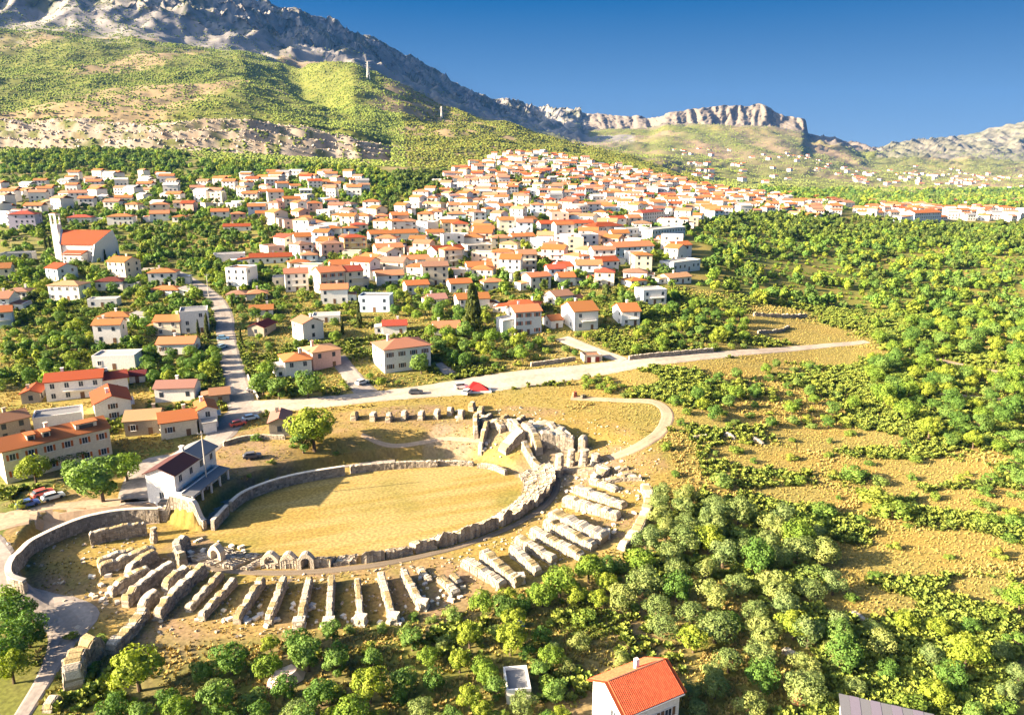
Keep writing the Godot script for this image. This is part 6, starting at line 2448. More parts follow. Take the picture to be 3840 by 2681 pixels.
	house(61.3,-497.7,0.54,24.0,14.0,7.2,2,1,7,2,2,"grey-fronted apartment block with broad red roof right of the town centre",0)
	house(37.1,-515.5,0.26,39.0,10.0,5.7,0,1,0,2,2,"long white building with thin red roof joining the grey apartment block",0)
	house(79.5,-490.0,0.50,19.8,12.0,6.3,3,6,0,2,2,"white flat-roofed school block, left one of two",0)
	house(100.5,-496.6,0.80,40.5,12.0,6.6,3,6,0,2,2,"white flat-roofed school block, right one of two",0)
	house(105.8,-584.7,0.87,32.9,12.0,8.1,2,1,0,3,2,"white five-storey tower block with red roof right of the town centre",0)
	house(433.3,-784.6,0.40,39.7,14.0,9.6,0,0,4,3,2,"blue-sided apartment block at the far right end of the town",0)
	house(7.1,-540.9,0.53,20.8,10.0,4.4,0,0,4,1,2,"pale blue house with orange roof|0|1|8",0)
	house(-271.3,-403.0,0.31,14.8,9.0,4.8,3,5,7,2,2,"grey unfinished flat house left of the church",0)
	house(-312.4,-538.1,0.26,15.9,10.0,3.8,2,1,0,1,2,"white hip-roofed house with red roof|-1|2|0",0)
	house(-277.7,-528.3,0.19,17.0,10.0,5.9,2,0,0,2,2,"white hip-roofed house with orange roof|-1|4|0",0)
	house(-73.1,-282.7,0.20,10.5,8.0,2.3,3,6,0,1,2,"low white flat-roofed house left of the two slim cypresses",0)
	house(-69.8,-413.5,0.39,15.2,10.0,6.1,0,0,1,2,2,"cream house with orange roof|-1|3|23",0)
	house(-51.1,-385.1,0.36,14.3,9.0,4.6,0,0,0,1,2,"white house with orange roof|1|6|23",0)
	house(-131.5,-399.8,0.28,21.9,9.0,3.8,0,1,0,1,2,"long low white house with red roof beside the bright yellow field",0)
	house(-155.4,-403.1,0.37,16.0,8.0,4.3,3,6,0,1,2,"white flat-roofed house|1|2|33",0)
	house(-186.0,-500.8,0.22,17.1,8.0,3.5,0,1,0,1,2,"white house with red roof|-1|2|33",0)
	house(26.5,-236.9,0.18,6.1,5.0,2.1,3,4,2,1,2,"low stone hut with red doors beside the dirt road",2)
	house(0.7,-90.2,0.11,3.4,5.0,1.8,3,5,0,1,2,"pale shed with flat blue-grey roof among the gardens at the bottom",0)
	house(-69.6,-147.4,1.43,14.7,4.0,2.6,3,5,0,1,2,"low grey-roofed porch wing on the right of the maroon-roofed house",3)
	house(-60.6,-180.9,0.22,5.0,8.0,4.1,1,4,2,1,2,"pale stone house with tan gable left of the big round tree",0)
	house(-72.4,-149.3,1.43,16.1,6.5,6.6,0,7,0,2,3,"white gabled house with maroon and grey roof at the arena's edge",4)
	house(-74.4,-260.3,-0.85,8.6,8.0,6.2,0,3,0,2,2,"white house with pinkish roof|-1|2|11",0)
	house(4.8,-292.7,-0.19,13.2,9.7,3.6,2,1,1,1,2,"cream hip-roofed house with red roof|-1|2|27",0)
	house(-56.2,-298.3,-0.02,12.7,8.8,6.2,3,5,4,2,2,"pale blue flat-roofed house|-1|2|7",0)
	house(59.3,-309.7,0.26,10.7,9.0,5.8,3,6,0,2,2,"white flat-roofed house|-1|0|28",0)
	house(-76.3,-311.1,0.19,11.2,8.3,6.2,0,0,0,2,2,"white house with orange roof|-1|0|33",0)
	house(43.7,-344.2,-0.12,9.1,9.0,6.4,2,1,1,2,2,"cream hip-roofed house with red roof|-1|2|28",0)
	house(-36.9,-346.5,0.22,12.1,8.4,8.8,0,3,1,3,2,"cream house with pinkish roof|-1|5|39",0)
	house(6.0,-350.4,0.31,13.4,10.1,3.6,3,5,0,1,2,"white flat-roofed house|-1|0|39",0)
	house(-13.6,-354.0,-0.19,10.1,8.7,5.8,2,0,1,2,2,"cream hip-roofed house with orange roof|0|2|39",0)
	house(-82.4,-345.3,0.36,13.3,9.6,3.6,0,0,0,1,2,"white house with orange roof|-1|3|37",0)
	house(21.0,-356.1,0.20,8.7,8.1,5.8,0,1,4,2,2,"pale blue house with red roof|-1|4|27",0)
	house(-45.8,-357.5,-0.12,9.8,8.5,6.2,2,0,0,2,2,"white hip-roofed house with orange roof|-1|1|39",0)
	house(-106.7,-345.0,0.26,13.0,9.5,3.6,3,6,1,1,2,"cream flat-roofed house|0|0|33",0)
	house(60.5,-357.3,-0.18,11.3,9.1,3.6,2,3,0,1,2,"white hip-roofed house with pinkish roof|-1|3|26",0)
	house(-71.5,-356.6,-0.43,10.8,9.2,8.6,0,1,0,3,2,"white house with red roof|-1|3|37",0)
	house(-126.6,-341.1,-0.15,10.3,10.5,8.8,3,4,0,3,2,"white flat-roofed house|0|2|33",0)
	house(-28.8,-363.0,0.42,9.0,8.6,3.6,3,4,0,1,2,"white flat-roofed house|-1|5|39",0)
	house(37.9,-362.5,-0.00,12.6,10.3,6.4,0,0,4,2,2,"pale blue house with orange roof|-1|7|26",0)
	house(-211.6,-298.4,0.18,10.7,10.4,5.8,0,3,0,2,2,"white house with pinkish roof|-1|1|41",0)
	house(-0.3,-367.3,-0.14,10.2,9.9,8.6,0,0,0,3,2,"white house with orange roof|0|4|39",0)
	house(-58.8,-367.3,-0.20,11.7,9.8,6.4,0,4,1,2,2,"cream house with tan roof|-1|3|23",0)
	house(-99.9,-359.3,-0.10,11.8,8.1,6.4,3,4,1,2,2,"cream flat-roofed house|1|0|33",0)
	house(-17.0,-372.8,0.21,12.9,10.4,3.6,0,0,0,1,2,"white house with orange roof|-1|2|39",0)
	house(-39.1,-372.5,0.05,8.6,8.7,5.8,0,4,0,2,2,"white house with tan roof|-1|5|39",0)
	house(-84.9,-367.7,0.39,13.2,9.3,5.8,0,0,1,2,2,"cream house with orange roof|-1|3|37",0)
	house(7.0,-380.2,0.17,9.9,10.0,8.8,0,4,1,3,2,"cream house with tan roof|-1|4|39",0)
	house(66.5,-375.4,0.04,8.9,9.0,8.6,2,0,1,3,2,"cream hip-roofed house with orange roof|-1|3|26",0)
	house(-164.6,-344.5,0.21,12.2,8.9,6.4,2,0,0,2,2,"white hip-roofed house with orange roof|1|1|38",0)
	house(-71.6,-378.0,-0.76,12.6,8.6,6.2,0,0,1,2,2,"cream house with orange roof|-1|6|37",0)
	house(34.0,-385.2,-0.87,11.7,8.2,6.2,2,0,0,2,2,"white hip-roofed house with orange roof|-1|1|26",0)
	house(-4.3,-386.7,-0.11,11.7,8.6,8.6,2,0,3,3,2,"pink hip-roofed house with orange roof|-1|4|39",0)
	house(-32.7,-390.9,0.41,10.2,8.7,8.6,2,0,1,3,2,"cream hip-roofed house with orange roof|1|2|39",0)
	house(48.0,-391.4,0.16,12.0,8.5,8.8,0,4,0,3,2,"white house with tan roof|-1|1|26",0)
	house(23.0,-394.5,-0.30,12.4,9.8,8.6,0,0,3,3,2,"pink house with orange roof|-1|7|24",0)
	house(-14.9,-397.3,-0.11,13.3,8.0,5.8,3,4,1,2,2,"cream flat-roofed house|0|2|39",0)
	house(66.6,-395.3,0.17,9.5,9.4,5.8,3,4,0,2,2,"white flat-roofed house|-1|3|26",0)
	house(-66.0,-396.7,-0.88,9.4,10.1,5.8,0,4,0,2,2,"white house with tan roof|-1|3|23",0)
	house(-86.3,-395.6,0.06,8.8,8.9,6.4,3,5,1,2,2,"cream flat-roofed house|-1|3|37",0)
	house(-190.2,-358.1,-0.30,10.4,10.1,8.6,0,0,1,3,2,"cream house with orange roof|-1|0|41",0)
	house(40.9,-406.1,-0.30,9.6,10.2,6.4,2,3,1,2,2,"cream hip-roofed house with pinkish roof|-1|1|26",0)
	house(-109.0,-393.6,0.31,8.7,10.0,5.8,2,3,4,2,2,"pale blue hip-roofed house with pinkish roof|-1|7|37",0)
	house(22.7,-409.5,-0.26,10.1,9.1,8.6,2,3,0,3,2,"white hip-roofed house with pinkish roof|-1|7|24",0)
	house(-219.7,-355.5,-0.45,9.1,10.1,5.8,0,1,4,2,2,"pale blue house with red roof|-1|2|41",0)
	house(91.1,-409.2,-0.75,8.6,9.3,6.4,0,0,0,2,2,"white house with orange roof|0|0|26",0)
	house(-100.7,-410.1,0.39,12.3,8.6,8.8,2,3,3,3,2,"pink hip-roofed house with pinkish roof|-1|7|37",0)
	house(-1.1,-424.1,-0.23,10.3,9.6,6.2,2,4,1,2,1,"cream hip-roofed house with tan roof|-1|4|39",0)
	house(36.4,-427.9,0.06,9.2,8.3,8.8,3,4,1,3,1,"cream flat-roofed house|-1|7|24",0)
	house(-51.1,-427.1,-0.29,10.4,8.3,6.2,0,4,3,2,1,"pink house with tan roof|-1|6|23",0)
	house(-248.7,-354.1,0.41,10.2,10.2,6.4,0,0,1,2,2,"cream house with orange roof|-1|1|41",0)
	house(95.9,-424.8,0.43,12.8,9.2,6.4,0,0,0,2,1,"white house with orange roof|1|0|26",0)
	house(-72.6,-430.2,-0.08,12.0,9.9,8.6,2,0,0,3,1,"white hip-roofed house with orange roof|-1|3|23",0)
	house(-120.6,-420.9,-0.70,10.0,9.5,6.2,2,3,0,2,1,"white hip-roofed house with pinkish roof|1|1|37",0)
	house(17.9,-437.9,-0.43,11.9,8.1,6.4,3,4,0,2,1,"white flat-roofed house|0|7|8",0)
	house(-35.8,-440.8,0.28,12.6,9.3,8.8,3,5,0,3,1,"white flat-roofed house|2|0|23",0)
	house(44.4,-440.8,0.30,11.5,9.8,8.8,3,6,0,3,1,"white flat-roofed house|-1|7|24",0)
	house(-56.4,-443.2,-0.10,9.4,8.0,6.2,0,0,0,2,1,"white house with orange roof|0|6|23",0)
	house(-6.8,-447.7,0.22,13.4,10.4,5.8,2,3,1,2,1,"cream hip-roofed house with pinkish roof|-1|2|39",0)
	house(-109.3,-434.8,-0.22,9.3,10.2,6.4,0,0,3,2,1,"pink house with orange roof|0|1|37",0)
	house(-23.2,-447.9,-0.13,12.7,10.5,6.4,2,0,0,2,1,"white hip-roofed house with orange roof|-1|2|39",0)
	house(95.4,-439.1,-0.23,12.6,10.3,8.8,3,6,0,3,1,"white flat-roofed house|0|0|26",0)
	house(61.4,-445.7,-0.57,10.5,9.2,6.2,0,0,3,2,1,"pink house with orange roof|-1|1|26",0)
	house(-140.1,-428.9,-0.85,12.2,9.8,3.6,3,4,3,1,1,"pink flat-roofed house|-1|2|33",0)
	house(-123.9,-435.0,0.40,9.5,10.2,8.8,0,0,0,3,1,"white house with orange roof|-1|1|37",0)
	house(32.3,-452.6,-0.36,10.7,9.4,6.2,3,6,3,2,1,"pink flat-roofed house|-1|3|8",0)
	house(53.6,-457.0,0.31,8.6,10.1,6.4,0,3,1,2,1,"cream house with pinkish roof|-1|7|24",0)
	house(-34.2,-460.2,-0.25,12.4,8.2,5.8,3,4,0,2,1,"white flat-roofed house|3|0|23",0)
	house(75.3,-456.9,-0.53,13.0,10.0,3.6,3,6,3,1,1,"pink flat-roofed house|-1|5|26",0)
	house(-115.1,-449.6,-0.20,9.9,8.7,8.8,0,0,4,3,1,"pale blue house with orange roof|0|1|37",0)
	house(-18.0,-465.0,-0.11,11.9,10.2,6.2,0,0,3,2,1,"pink house with orange roof|-1|2|39",0)
	house(-136.5,-445.0,-0.78,13.2,9.4,5.8,0,1,1,2,1,"cream house with red roof|-1|1|37",0)
	house(-100.5,-458.7,-0.34,11.3,9.0,3.6,0,3,4,1,1,"pale blue house with pinkish roof|-1|1|37",0)
	house(96.5,-462.0,0.08,9.7,9.3,3.6,0,4,1,1,1,"cream house with tan roof|-1|0|26",0)
	house(21.5,-471.9,-0.10,10.2,10.2,3.6,0,3,0,1,1,"white house with pinkish roof|-1|7|8",0)
	house(68.3,-472.3,0.13,11.0,9.8,5.8,0,0,0,2,1,"white house with orange roof|-1|3|24",0)
	house(49.4,-477.2,-0.14,12.2,8.9,6.4,0,0,0,2,1,"white house with orange roof|-1|7|24",0)
	house(4.6,-479.8,-0.22,11.2,9.9,5.8,3,4,0,2,1,"white flat-roofed house|1|7|8",0)
	house(-18.7,-479.7,0.26,12.9,9.1,6.2,0,0,0,2,1,"white house with orange roof|-1|0|23",0)
	house(-122.9,-464.3,-0.45,12.7,10.0,8.8,3,4,0,3,1,"white flat-roofed house|1|1|37",0)
	house(-141.7,-462.3,0.20,10.8,9.1,3.6,0,0,3,1,1,"pink house with orange roof|2|1|37",0)
	house(33.2,-483.6,0.27,12.2,9.1,8.8,0,0,0,3,1,"white house with orange roof|-1|3|8",0)
	house(-50.5,-482.9,0.21,10.9,9.0,3.6,0,0,3,1,1,"pink house with orange roof|-1|0|23",0)
	house(-34.4,-486.1,0.15,10.6,9.8,8.8,2,1,1,3,1,"cream hip-roofed house with red roof|-1|0|23",0)
	house(-104.4,-479.4,0.21,9.8,8.1,6.2,2,0,4,2,1,"pale blue hip-roofed house with orange roof|-1|2|37",0)
	house(-117.6,-479.5,0.36,13.4,10.5,5.8,2,0,1,2,1,"cream hip-roofed house with orange roof|-1|1|37",0)
	house(8.4,-494.4,0.05,10.2,9.4,8.6,0,3,4,3,1,"pale blue house with pinkish roof|-1|7|8",0)
	house(-76.7,-493.7,0.37,9.4,10.0,8.6,2,0,0,3,1,"white hip-roofed house with orange roof|-1|0|23",0)
	house(-19.8,-502.6,-0.46,13.0,10.1,3.6,0,0,4,1,1,"pale blue house with orange roof|-1|6|31",0)
	house(-4.4,-503.7,0.15,10.3,9.7,8.8,0,0,1,3,1,"cream house with orange roof|2|1|8",0)
	house(-57.1,-500.6,-0.80,11.5,9.5,6.4,3,5,0,2,1,"white flat-roofed house|0|0|23",0)
	house(-102.7,-493.7,0.43,11.6,8.1,5.8,2,1,1,2,1,"cream hip-roofed house with red roof|-1|2|37",0)
	house(-42.4,-504.0,0.23,11.8,10.2,6.4,0,0,1,2,1,"cream house with orange roof|-1|0|23",0)
	house(-122.1,-493.1,0.04,13.0,9.7,6.2,3,5,0,2,1,"white flat-roofed house|0|1|37",0)
	house(-137.7,-491.3,-0.27,11.4,9.5,8.8,2,3,0,3,1,"white hip-roofed house with pinkish roof|0|1|37",0)
	house(-70.4,-506.7,0.21,11.9,10.1,6.2,2,4,0,2,1,"white hip-roofed house with tan roof|-1|0|23",0)
	house(-87.5,-506.4,-0.20,12.7,8.4,6.2,2,0,1,2,1,"cream hip-roofed house with orange roof|-1|5|23",0)
	house(3.5,-518.8,0.12,8.5,8.7,8.6,3,4,0,3,1,"white flat-roofed house|2|1|8",0)
	house(-21.2,-518.5,-0.78,9.3,10.4,3.6,0,4,4,1,1,"pale blue house with tan roof|-1|6|31",0)
	house(-111.8,-510.4,-0.22,10.6,8.8,8.6,0,0,1,3,1,"cream house with orange roof|-1|2|37",0)
	house(-44.0,-522.9,-0.15,11.1,10.4,6.4,3,6,0,2,1,"white flat-roofed house|1|0|23",0)
	house(-60.7,-524.1,0.02,11.0,9.7,8.6,2,0,1,3,1,"cream hip-roofed house with orange roof|-1|0|23",0)
	house(-150.7,-506.0,0.44,10.8,8.3,6.2,3,6,3,2,1,"pink flat-roofed house|-1|1|37",0)
	house(67.5,-523.9,-0.20,13.4,10.4,6.4,0,4,3,2,1,"pink house with tan roof|-1|7|24",0)
	house(-135.1,-513.2,0.37,10.7,9.8,3.6,2,0,0,1,1,"white hip-roofed house with orange roof|0|1|37",0)
	house(-105.8,-525.5,-0.14,12.0,10.2,6.4,2,0,0,2,1,"white hip-roofed house with orange roof|-1|2|37",0)
	house(-81.3,-534.5,0.34,12.2,10.2,5.8,0,0,3,2,1,"pink house with orange roof|-1|2|23",0)
	house(-24.2,-541.0,0.23,9.5,9.5,8.6,2,3,0,3,1,"white hip-roofed house with pinkish roof|1|6|31",0)
	house(-121.1,-530.0,-0.29,11.1,9.9,6.2,2,0,1,2,1,"cream hip-roofed house with orange roof|-1|2|37",0)
	house(-40.5,-542.3,0.11,13.2,10.1,6.2,2,0,4,2,1,"pale blue hip-roofed house with orange roof|-1|6|31",0)
	house(114.4,-532.8,0.00,10.8,9.5,8.8,3,6,0,3,1,"white flat-roofed house|-1|4|26",0)
	house(-165.2,-521.3,-0.79,12.9,10.3,8.6,0,0,1,3,1,"cream house with orange roof|0|1|37",0)
	house(94.5,-540.5,-0.06,13.4,9.6,3.6,2,4,0,1,1,"white hip-roofed house with tan roof|-1|0|24",0)
	house(-95.0,-542.3,0.09,9.0,8.9,3.6,2,0,3,1,1,"pink hip-roofed house with orange roof|-1|5|23",0)
	house(-146.4,-531.1,-0.36,13.1,9.0,3.6,2,0,0,1,1,"white hip-roofed house with orange roof|1|1|37",0)
	house(76.1,-546.4,0.43,12.9,9.2,6.2,0,1,0,2,1,"white house with red roof|-1|0|24",0)
	house(35.1,-550.9,0.07,12.8,10.4,8.6,3,6,3,3,1,"pink flat-roofed house|-1|7|8",0)
	house(-56.4,-549.4,0.00,9.7,8.4,6.4,2,0,0,2,1,"white hip-roofed house with orange roof|1|3|31",0)
	house(-9.4,-552.8,-0.69,10.1,9.1,6.2,0,4,0,2,1,"white house with tan roof|-1|1|8",0)
	house(57.1,-550.9,-0.59,11.6,9.9,6.4,0,4,0,2,1,"white house with tan roof|-1|1|24",0)
	house(-120.7,-548.1,-0.59,10.1,8.3,6.2,0,3,0,2,1,"white house with pinkish roof|0|2|37",0)
	house(90.0,-554.9,0.33,10.7,10.4,6.2,0,0,1,2,1,"cream house with orange roof|-1|0|24",0)
	house(-29.8,-561.8,-0.14,10.2,10.3,6.4,2,0,3,2,1,"pink hip-roofed house with orange roof|-1|6|31",0)
	house(48.4,-561.9,-0.15,13.5,9.1,6.2,2,3,4,2,1,"pale blue hip-roofed house with pinkish roof|-1|3|8",0)
	house(-178.3,-535.7,0.32,12.3,8.3,6.2,0,0,1,2,1,"cream house with orange roof|1|1|37",0)
	house(-81.9,-559.3,-0.43,9.4,9.3,8.6,0,0,0,3,1,"white house with orange roof|-1|2|23",0)
	house(116.3,-553.1,0.37,12.4,9.4,6.4,0,1,0,2,1,"white house with red roof|-1|4|26",0)
	house(-155.1,-544.8,-0.71,9.7,9.6,5.8,0,0,3,2,1,"pink house with orange roof|1|1|37",0)
	house(-196.1,-531.7,0.31,9.5,8.1,6.2,2,0,3,2,1,"pink hip-roofed house with orange roof|-1|2|33",0)
	house(-101.0,-558.0,-0.78,11.3,10.3,5.8,0,0,1,2,1,"cream house with orange roof|-1|5|23",0)
	house(5.1,-567.4,-0.45,10.3,8.3,8.6,0,3,0,3,1,"white house with pinkish roof|-1|1|8",0)
	house(-138.1,-551.6,-0.20,10.4,10.3,5.8,3,5,0,2,1,"white flat-roofed house|-1|5|37",0)
	house(68.6,-566.7,0.03,9.0,8.9,5.8,3,6,0,2,1,"white flat-roofed house|-1|5|24",0)
	house(-43.5,-575.4,0.13,10.3,8.4,5.8,3,6,1,2,1,"cream flat-roofed house|-1|6|31",0)
	house(32.4,-576.3,0.31,9.0,8.5,6.2,0,0,1,2,1,"cream house with orange roof|1|1|8",0)
	house(-57.7,-576.5,-0.79,11.5,8.3,3.6,2,3,0,1,1,"white hip-roofed house with pinkish roof|0|6|31",0)
	house(-18.0,-579.9,0.36,8.8,10.1,6.2,2,0,0,2,1,"white hip-roofed house with orange roof|2|0|31",0)
	house(-188.9,-550.4,0.33,12.1,10.1,8.6,0,0,4,3,1,"pale blue house with orange roof|1|1|37",0)
	house(-238.6,-534.7,0.15,9.5,9.1,3.6,2,0,0,1,1,"white hip-roofed house with orange roof|-1|0|0",0)
	house(20.3,-585.3,0.36,11.9,8.8,3.6,3,6,0,1,1,"white flat-roofed house|0|1|8",0)
	house(-161.1,-563.1,-0.76,9.5,8.2,8.8,0,0,0,3,1,"white house with orange roof|0|5|37",0)
	house(47.5,-584.0,0.19,11.9,8.5,6.2,0,3,1,2,1,"cream house with pinkish roof|-1|3|8",0)
	house(-214.1,-545.5,0.29,12.0,9.9,5.8,0,0,0,2,1,"white house with orange roof|-1|2|33",0)
	house(3.7,-587.7,-0.11,9.8,10.2,6.4,3,6,0,2,1,"white flat-roofed house|1|1|8",0)
	house(-108.6,-578.1,0.03,12.8,9.8,8.6,2,0,0,3,1,"white hip-roofed house with orange roof|-1|5|23",0)
	house(69.8,-584.1,-0.34,9.7,9.3,6.2,2,0,1,2,1,"cream hip-roofed house with orange roof|-1|5|24",0)
	house(131.3,-574.3,-0.31,10.1,9.0,5.8,2,0,0,2,1,"white hip-roofed house with orange roof|0|4|26",0)
	house(-135.3,-575.8,-0.03,11.5,9.2,6.4,0,3,0,2,1,"white house with pinkish roof|1|2|37",0)
	house(-33.5,-592.8,-0.21,12.9,9.5,6.4,0,0,0,2,1,"white house with orange roof|1|6|31",0)
	house(-179.2,-566.8,-0.29,8.8,8.8,8.8,2,3,3,3,1,"pink hip-roofed house with pinkish roof|-1|1|37",0)
	house(-78.3,-590.2,-0.18,12.7,9.3,6.4,3,6,0,2,1,"white flat-roofed house|-1|3|31",0)
	house(-60.2,-593.3,-0.40,12.9,9.6,5.8,2,4,1,2,1,"cream hip-roofed house with tan roof|-1|6|31",0)
	house(-256.4,-541.1,0.36,12.8,10.3,5.8,0,0,0,2,1,"white house with orange roof|-1|0|0",0)
	house(20.1,-598.6,0.03,10.2,9.6,8.6,2,0,4,3,1,"pale blue hip-roofed house with orange roof|-1|1|8",0)
	house(-46.9,-598.5,0.27,9.2,10.5,5.8,0,0,0,2,1,"white house with orange roof|0|6|31",0)
	house(-154.4,-582.0,0.34,11.5,9.8,6.4,2,0,3,2,1,"pink hip-roofed house with orange roof|-1|5|37",0)
	house(-5.8,-602.6,0.34,11.7,8.2,6.2,0,0,0,2,1,"white house with orange roof|-1|1|8",0)
	house(52.4,-601.6,0.07,12.2,8.0,8.8,2,3,0,3,1,"white hip-roofed house with pinkish roof|-1|3|8",0)
	house(7.2,-604.5,-0.14,11.9,8.0,3.6,3,5,4,1,1,"pale blue flat-roofed house|-1|1|8",0)
	house(140.9,-589.5,0.06,12.1,9.2,6.2,3,4,1,2,1,"cream flat-roofed house|-1|4|26",0)
	house(78.4,-605.4,-0.11,11.6,9.5,3.6,2,1,0,1,1,"white hip-roofed house with red roof|-1|2|24",0)
	house(-130.8,-597.5,-0.35,10.2,10.0,3.6,2,3,0,1,1,"white hip-roofed house with pinkish roof|-1|2|37",0)
	house(-67.7,-608.2,-0.82,8.9,8.4,3.6,0,0,0,1,1,"white house with orange roof|1|3|31",0)
	house(-196.9,-579.5,-0.17,11.7,9.6,5.8,3,5,0,2,1,"white flat-roofed house|2|1|37",0)
	house(-173.5,-587.5,0.39,12.9,9.2,8.8,0,0,1,3,1,"cream house with orange roof|-1|5|37",0)
	house(-244.1,-563.6,0.04,9.3,9.0,8.8,0,1,3,3,1,"pink house with red roof|-1|0|0",0)
	house(-39.9,-613.8,-0.41,11.8,9.8,8.6,2,0,0,3,1,"white hip-roofed house with orange roof|0|0|31",0)
	house(-215.8,-578.1,-0.12,9.0,8.5,6.2,3,5,0,2,1,"white flat-roofed house|2|3|29",0)
	house(-15.7,-619.1,-0.21,11.5,10.1,5.8,2,3,4,2,1,"pale blue hip-roofed house with pinkish roof|-1|0|31",0)
	house(33.8,-618.7,-0.53,12.9,9.5,5.8,0,0,1,2,1,"cream house with orange roof|0|1|8",0)
	house(-146.2,-602.5,0.35,11.4,10.4,6.2,2,0,0,2,1,"white hip-roofed house with orange roof|-1|5|37",0)
	house(-266.4,-563.8,0.32,12.8,9.8,8.8,2,0,1,3,1,"cream hip-roofed house with orange roof|-1|0|0",0)
	house(-234.6,-577.8,-0.86,10.2,9.9,5.8,3,4,1,2,1,"cream flat-roofed house|1|3|29",0)
	house(-77.8,-620.4,-0.60,10.3,10.0,6.4,0,0,0,2,1,"white house with orange roof|0|3|31",0)
	house(67.1,-622.7,0.34,12.2,8.0,8.8,0,4,0,3,1,"white house with tan roof|-1|0|8",0)
	house(15.7,-626.2,-0.15,12.1,8.2,3.6,0,3,1,1,1,"cream house with pinkish roof|-1|1|8",0)
	house(-1.4,-627.3,0.07,10.3,8.2,6.4,3,6,0,2,1,"white flat-roofed house|3|1|8",0)
	house(119.5,-616.6,0.37,11.2,9.1,8.8,0,3,0,3,1,"white house with pinkish roof|-1|0|24",0)
	house(-169.4,-605.1,-0.41,9.0,9.0,3.6,0,4,0,1,1,"white house with tan roof|-1|5|37",0)
	house(141.8,-613.7,-0.43,12.8,10.0,8.6,0,3,0,3,1,"white house with pinkish roof|-1|4|26",0)
	house(48.1,-628.8,-0.72,13.0,9.9,8.8,0,1,3,3,1,"pink house with red roof|-1|1|8",0)
	house(-354.9,-525.4,-0.48,12.9,8.3,8.8,3,4,0,3,1,"white flat-roofed house|-1|1|9",0)
	house(-29.9,-633.4,-0.13,12.1,9.8,5.8,2,3,1,2,1,"cream hip-roofed house with pinkish roof|-1|0|31",0)
	house(-46.8,-633.0,0.18,12.8,9.9,8.8,2,4,4,3,1,"pale blue hip-roofed house with tan roof|-1|0|31",0)
	house(84.2,-630.5,0.21,12.6,8.6,6.2,3,4,4,2,1,"pale blue flat-roofed house|-1|2|24",0)
	house(-67.3,-633.1,-0.19,10.0,8.3,5.8,2,0,0,2,1,"white hip-roofed house with orange roof|1|6|31",0)
	house(-185.7,-610.4,0.32,13.1,10.2,3.6,0,3,3,1,1,"pink house with pinkish roof|-1|5|37",0)
	house(104.5,-629.7,-0.88,11.1,8.5,8.8,0,0,0,3,1,"white house with orange roof|-1|4|24",0)
	house(-235.3,-594.4,-0.16,8.9,8.2,3.6,3,6,0,1,1,"white flat-roofed house|1|3|29",0)
	house(-14.5,-640.2,-0.40,10.6,9.3,6.4,3,5,0,2,1,"white flat-roofed house|-1|0|31",0)
	house(-259.8,-586.0,0.43,11.5,8.2,6.2,0,3,0,2,1,"white house with pinkish roof|-1|0|0",0)
	house(-154.9,-624.0,-0.25,10.6,9.9,3.6,3,6,4,1,1,"pale blue flat-roofed house|-1|5|37",0)
	house(134.6,-629.5,-0.88,9.5,10.2,8.8,2,0,0,3,1,"white hip-roofed house with orange roof|1|4|26",0)
	house(32.7,-643.3,0.05,9.1,9.5,8.8,2,1,1,3,1,"cream hip-roofed house with red roof|-1|1|8",0)
	house(-220.3,-605.4,-0.24,11.3,8.2,3.6,3,5,0,1,1,"white flat-roofed house|0|3|29",0)
	house(-172.8,-621.7,-0.46,13.0,8.7,6.2,3,6,1,2,1,"cream flat-roofed house|-1|5|37",0)
	house(66.5,-644.9,-0.28,11.6,8.8,5.8,3,5,1,2,1,"cream flat-roofed house|-1|0|8",0)
	house(-25.7,-648.8,-0.17,11.7,10.0,6.2,2,0,0,2,1,"white hip-roofed house with orange roof|1|0|31",0)
	house(-293.6,-579.3,-0.04,9.8,8.5,6.4,2,0,1,2,1,"cream hip-roofed house with orange roof|-1|4|0",0)
	house(-41.0,-648.4,-0.69,12.3,8.5,8.6,0,0,0,3,1,"white house with orange roof|-1|0|31",0)
	house(156.0,-631.1,-0.54,12.3,8.8,3.6,0,0,0,1,1,"white house with orange roof|-1|4|26",0)
	house(-77.9,-645.6,-0.11,13.3,9.9,8.8,2,0,0,3,1,"white hip-roofed house with orange roof|0|3|31",0)
	house(45.3,-650.3,0.11,8.8,8.7,6.4,2,4,1,2,1,"cream hip-roofed house with tan roof|0|1|8",0)
	house(-359.5,-544.5,-0.17,12.9,8.8,5.8,0,3,4,2,1,"pale blue house with pinkish roof|-1|2|9",0)
	house(9.1,-654.1,-0.25,13.2,9.8,8.8,2,4,1,3,1,"cream hip-roofed house with tan roof|1|1|8",0)
	house(-65.0,-652.2,-0.06,9.1,9.1,5.8,2,0,0,2,1,"white hip-roofed house with orange roof|0|6|31",0)
	house(-198.9,-627.8,0.42,12.8,8.9,8.8,0,0,0,3,1,"white house with orange roof|1|5|37",0)
	house(111.3,-649.5,0.24,11.2,10.1,8.6,0,0,1,3,1,"cream house with orange roof|-1|4|24",0)
	house(-8.7,-659.1,-0.24,12.1,8.8,6.4,0,0,4,2,1,"pale blue house with orange roof|1|1|8",0)
	house(174.5,-637.2,0.39,9.5,10.1,8.8,2,0,4,3,1,"pale blue hip-roofed house with orange roof|-1|0|26",0)
	house(25.3,-661.6,-0.28,10.0,10.2,6.2,2,0,0,2,1,"white hip-roofed house with orange roof|-1|1|8",0)
	house(86.4,-657.1,-0.11,12.4,8.6,3.6,0,0,1,1,1,"cream house with orange roof|-1|2|24",0)
	house(-242.7,-617.5,-0.06,10.1,8.8,8.8,3,5,1,3,1,"cream flat-roofed house|0|3|29",0)
	house(63.1,-660.9,-0.01,8.9,8.8,5.8,2,0,1,2,1,"cream hip-roofed house with orange roof|-1|0|8",0)
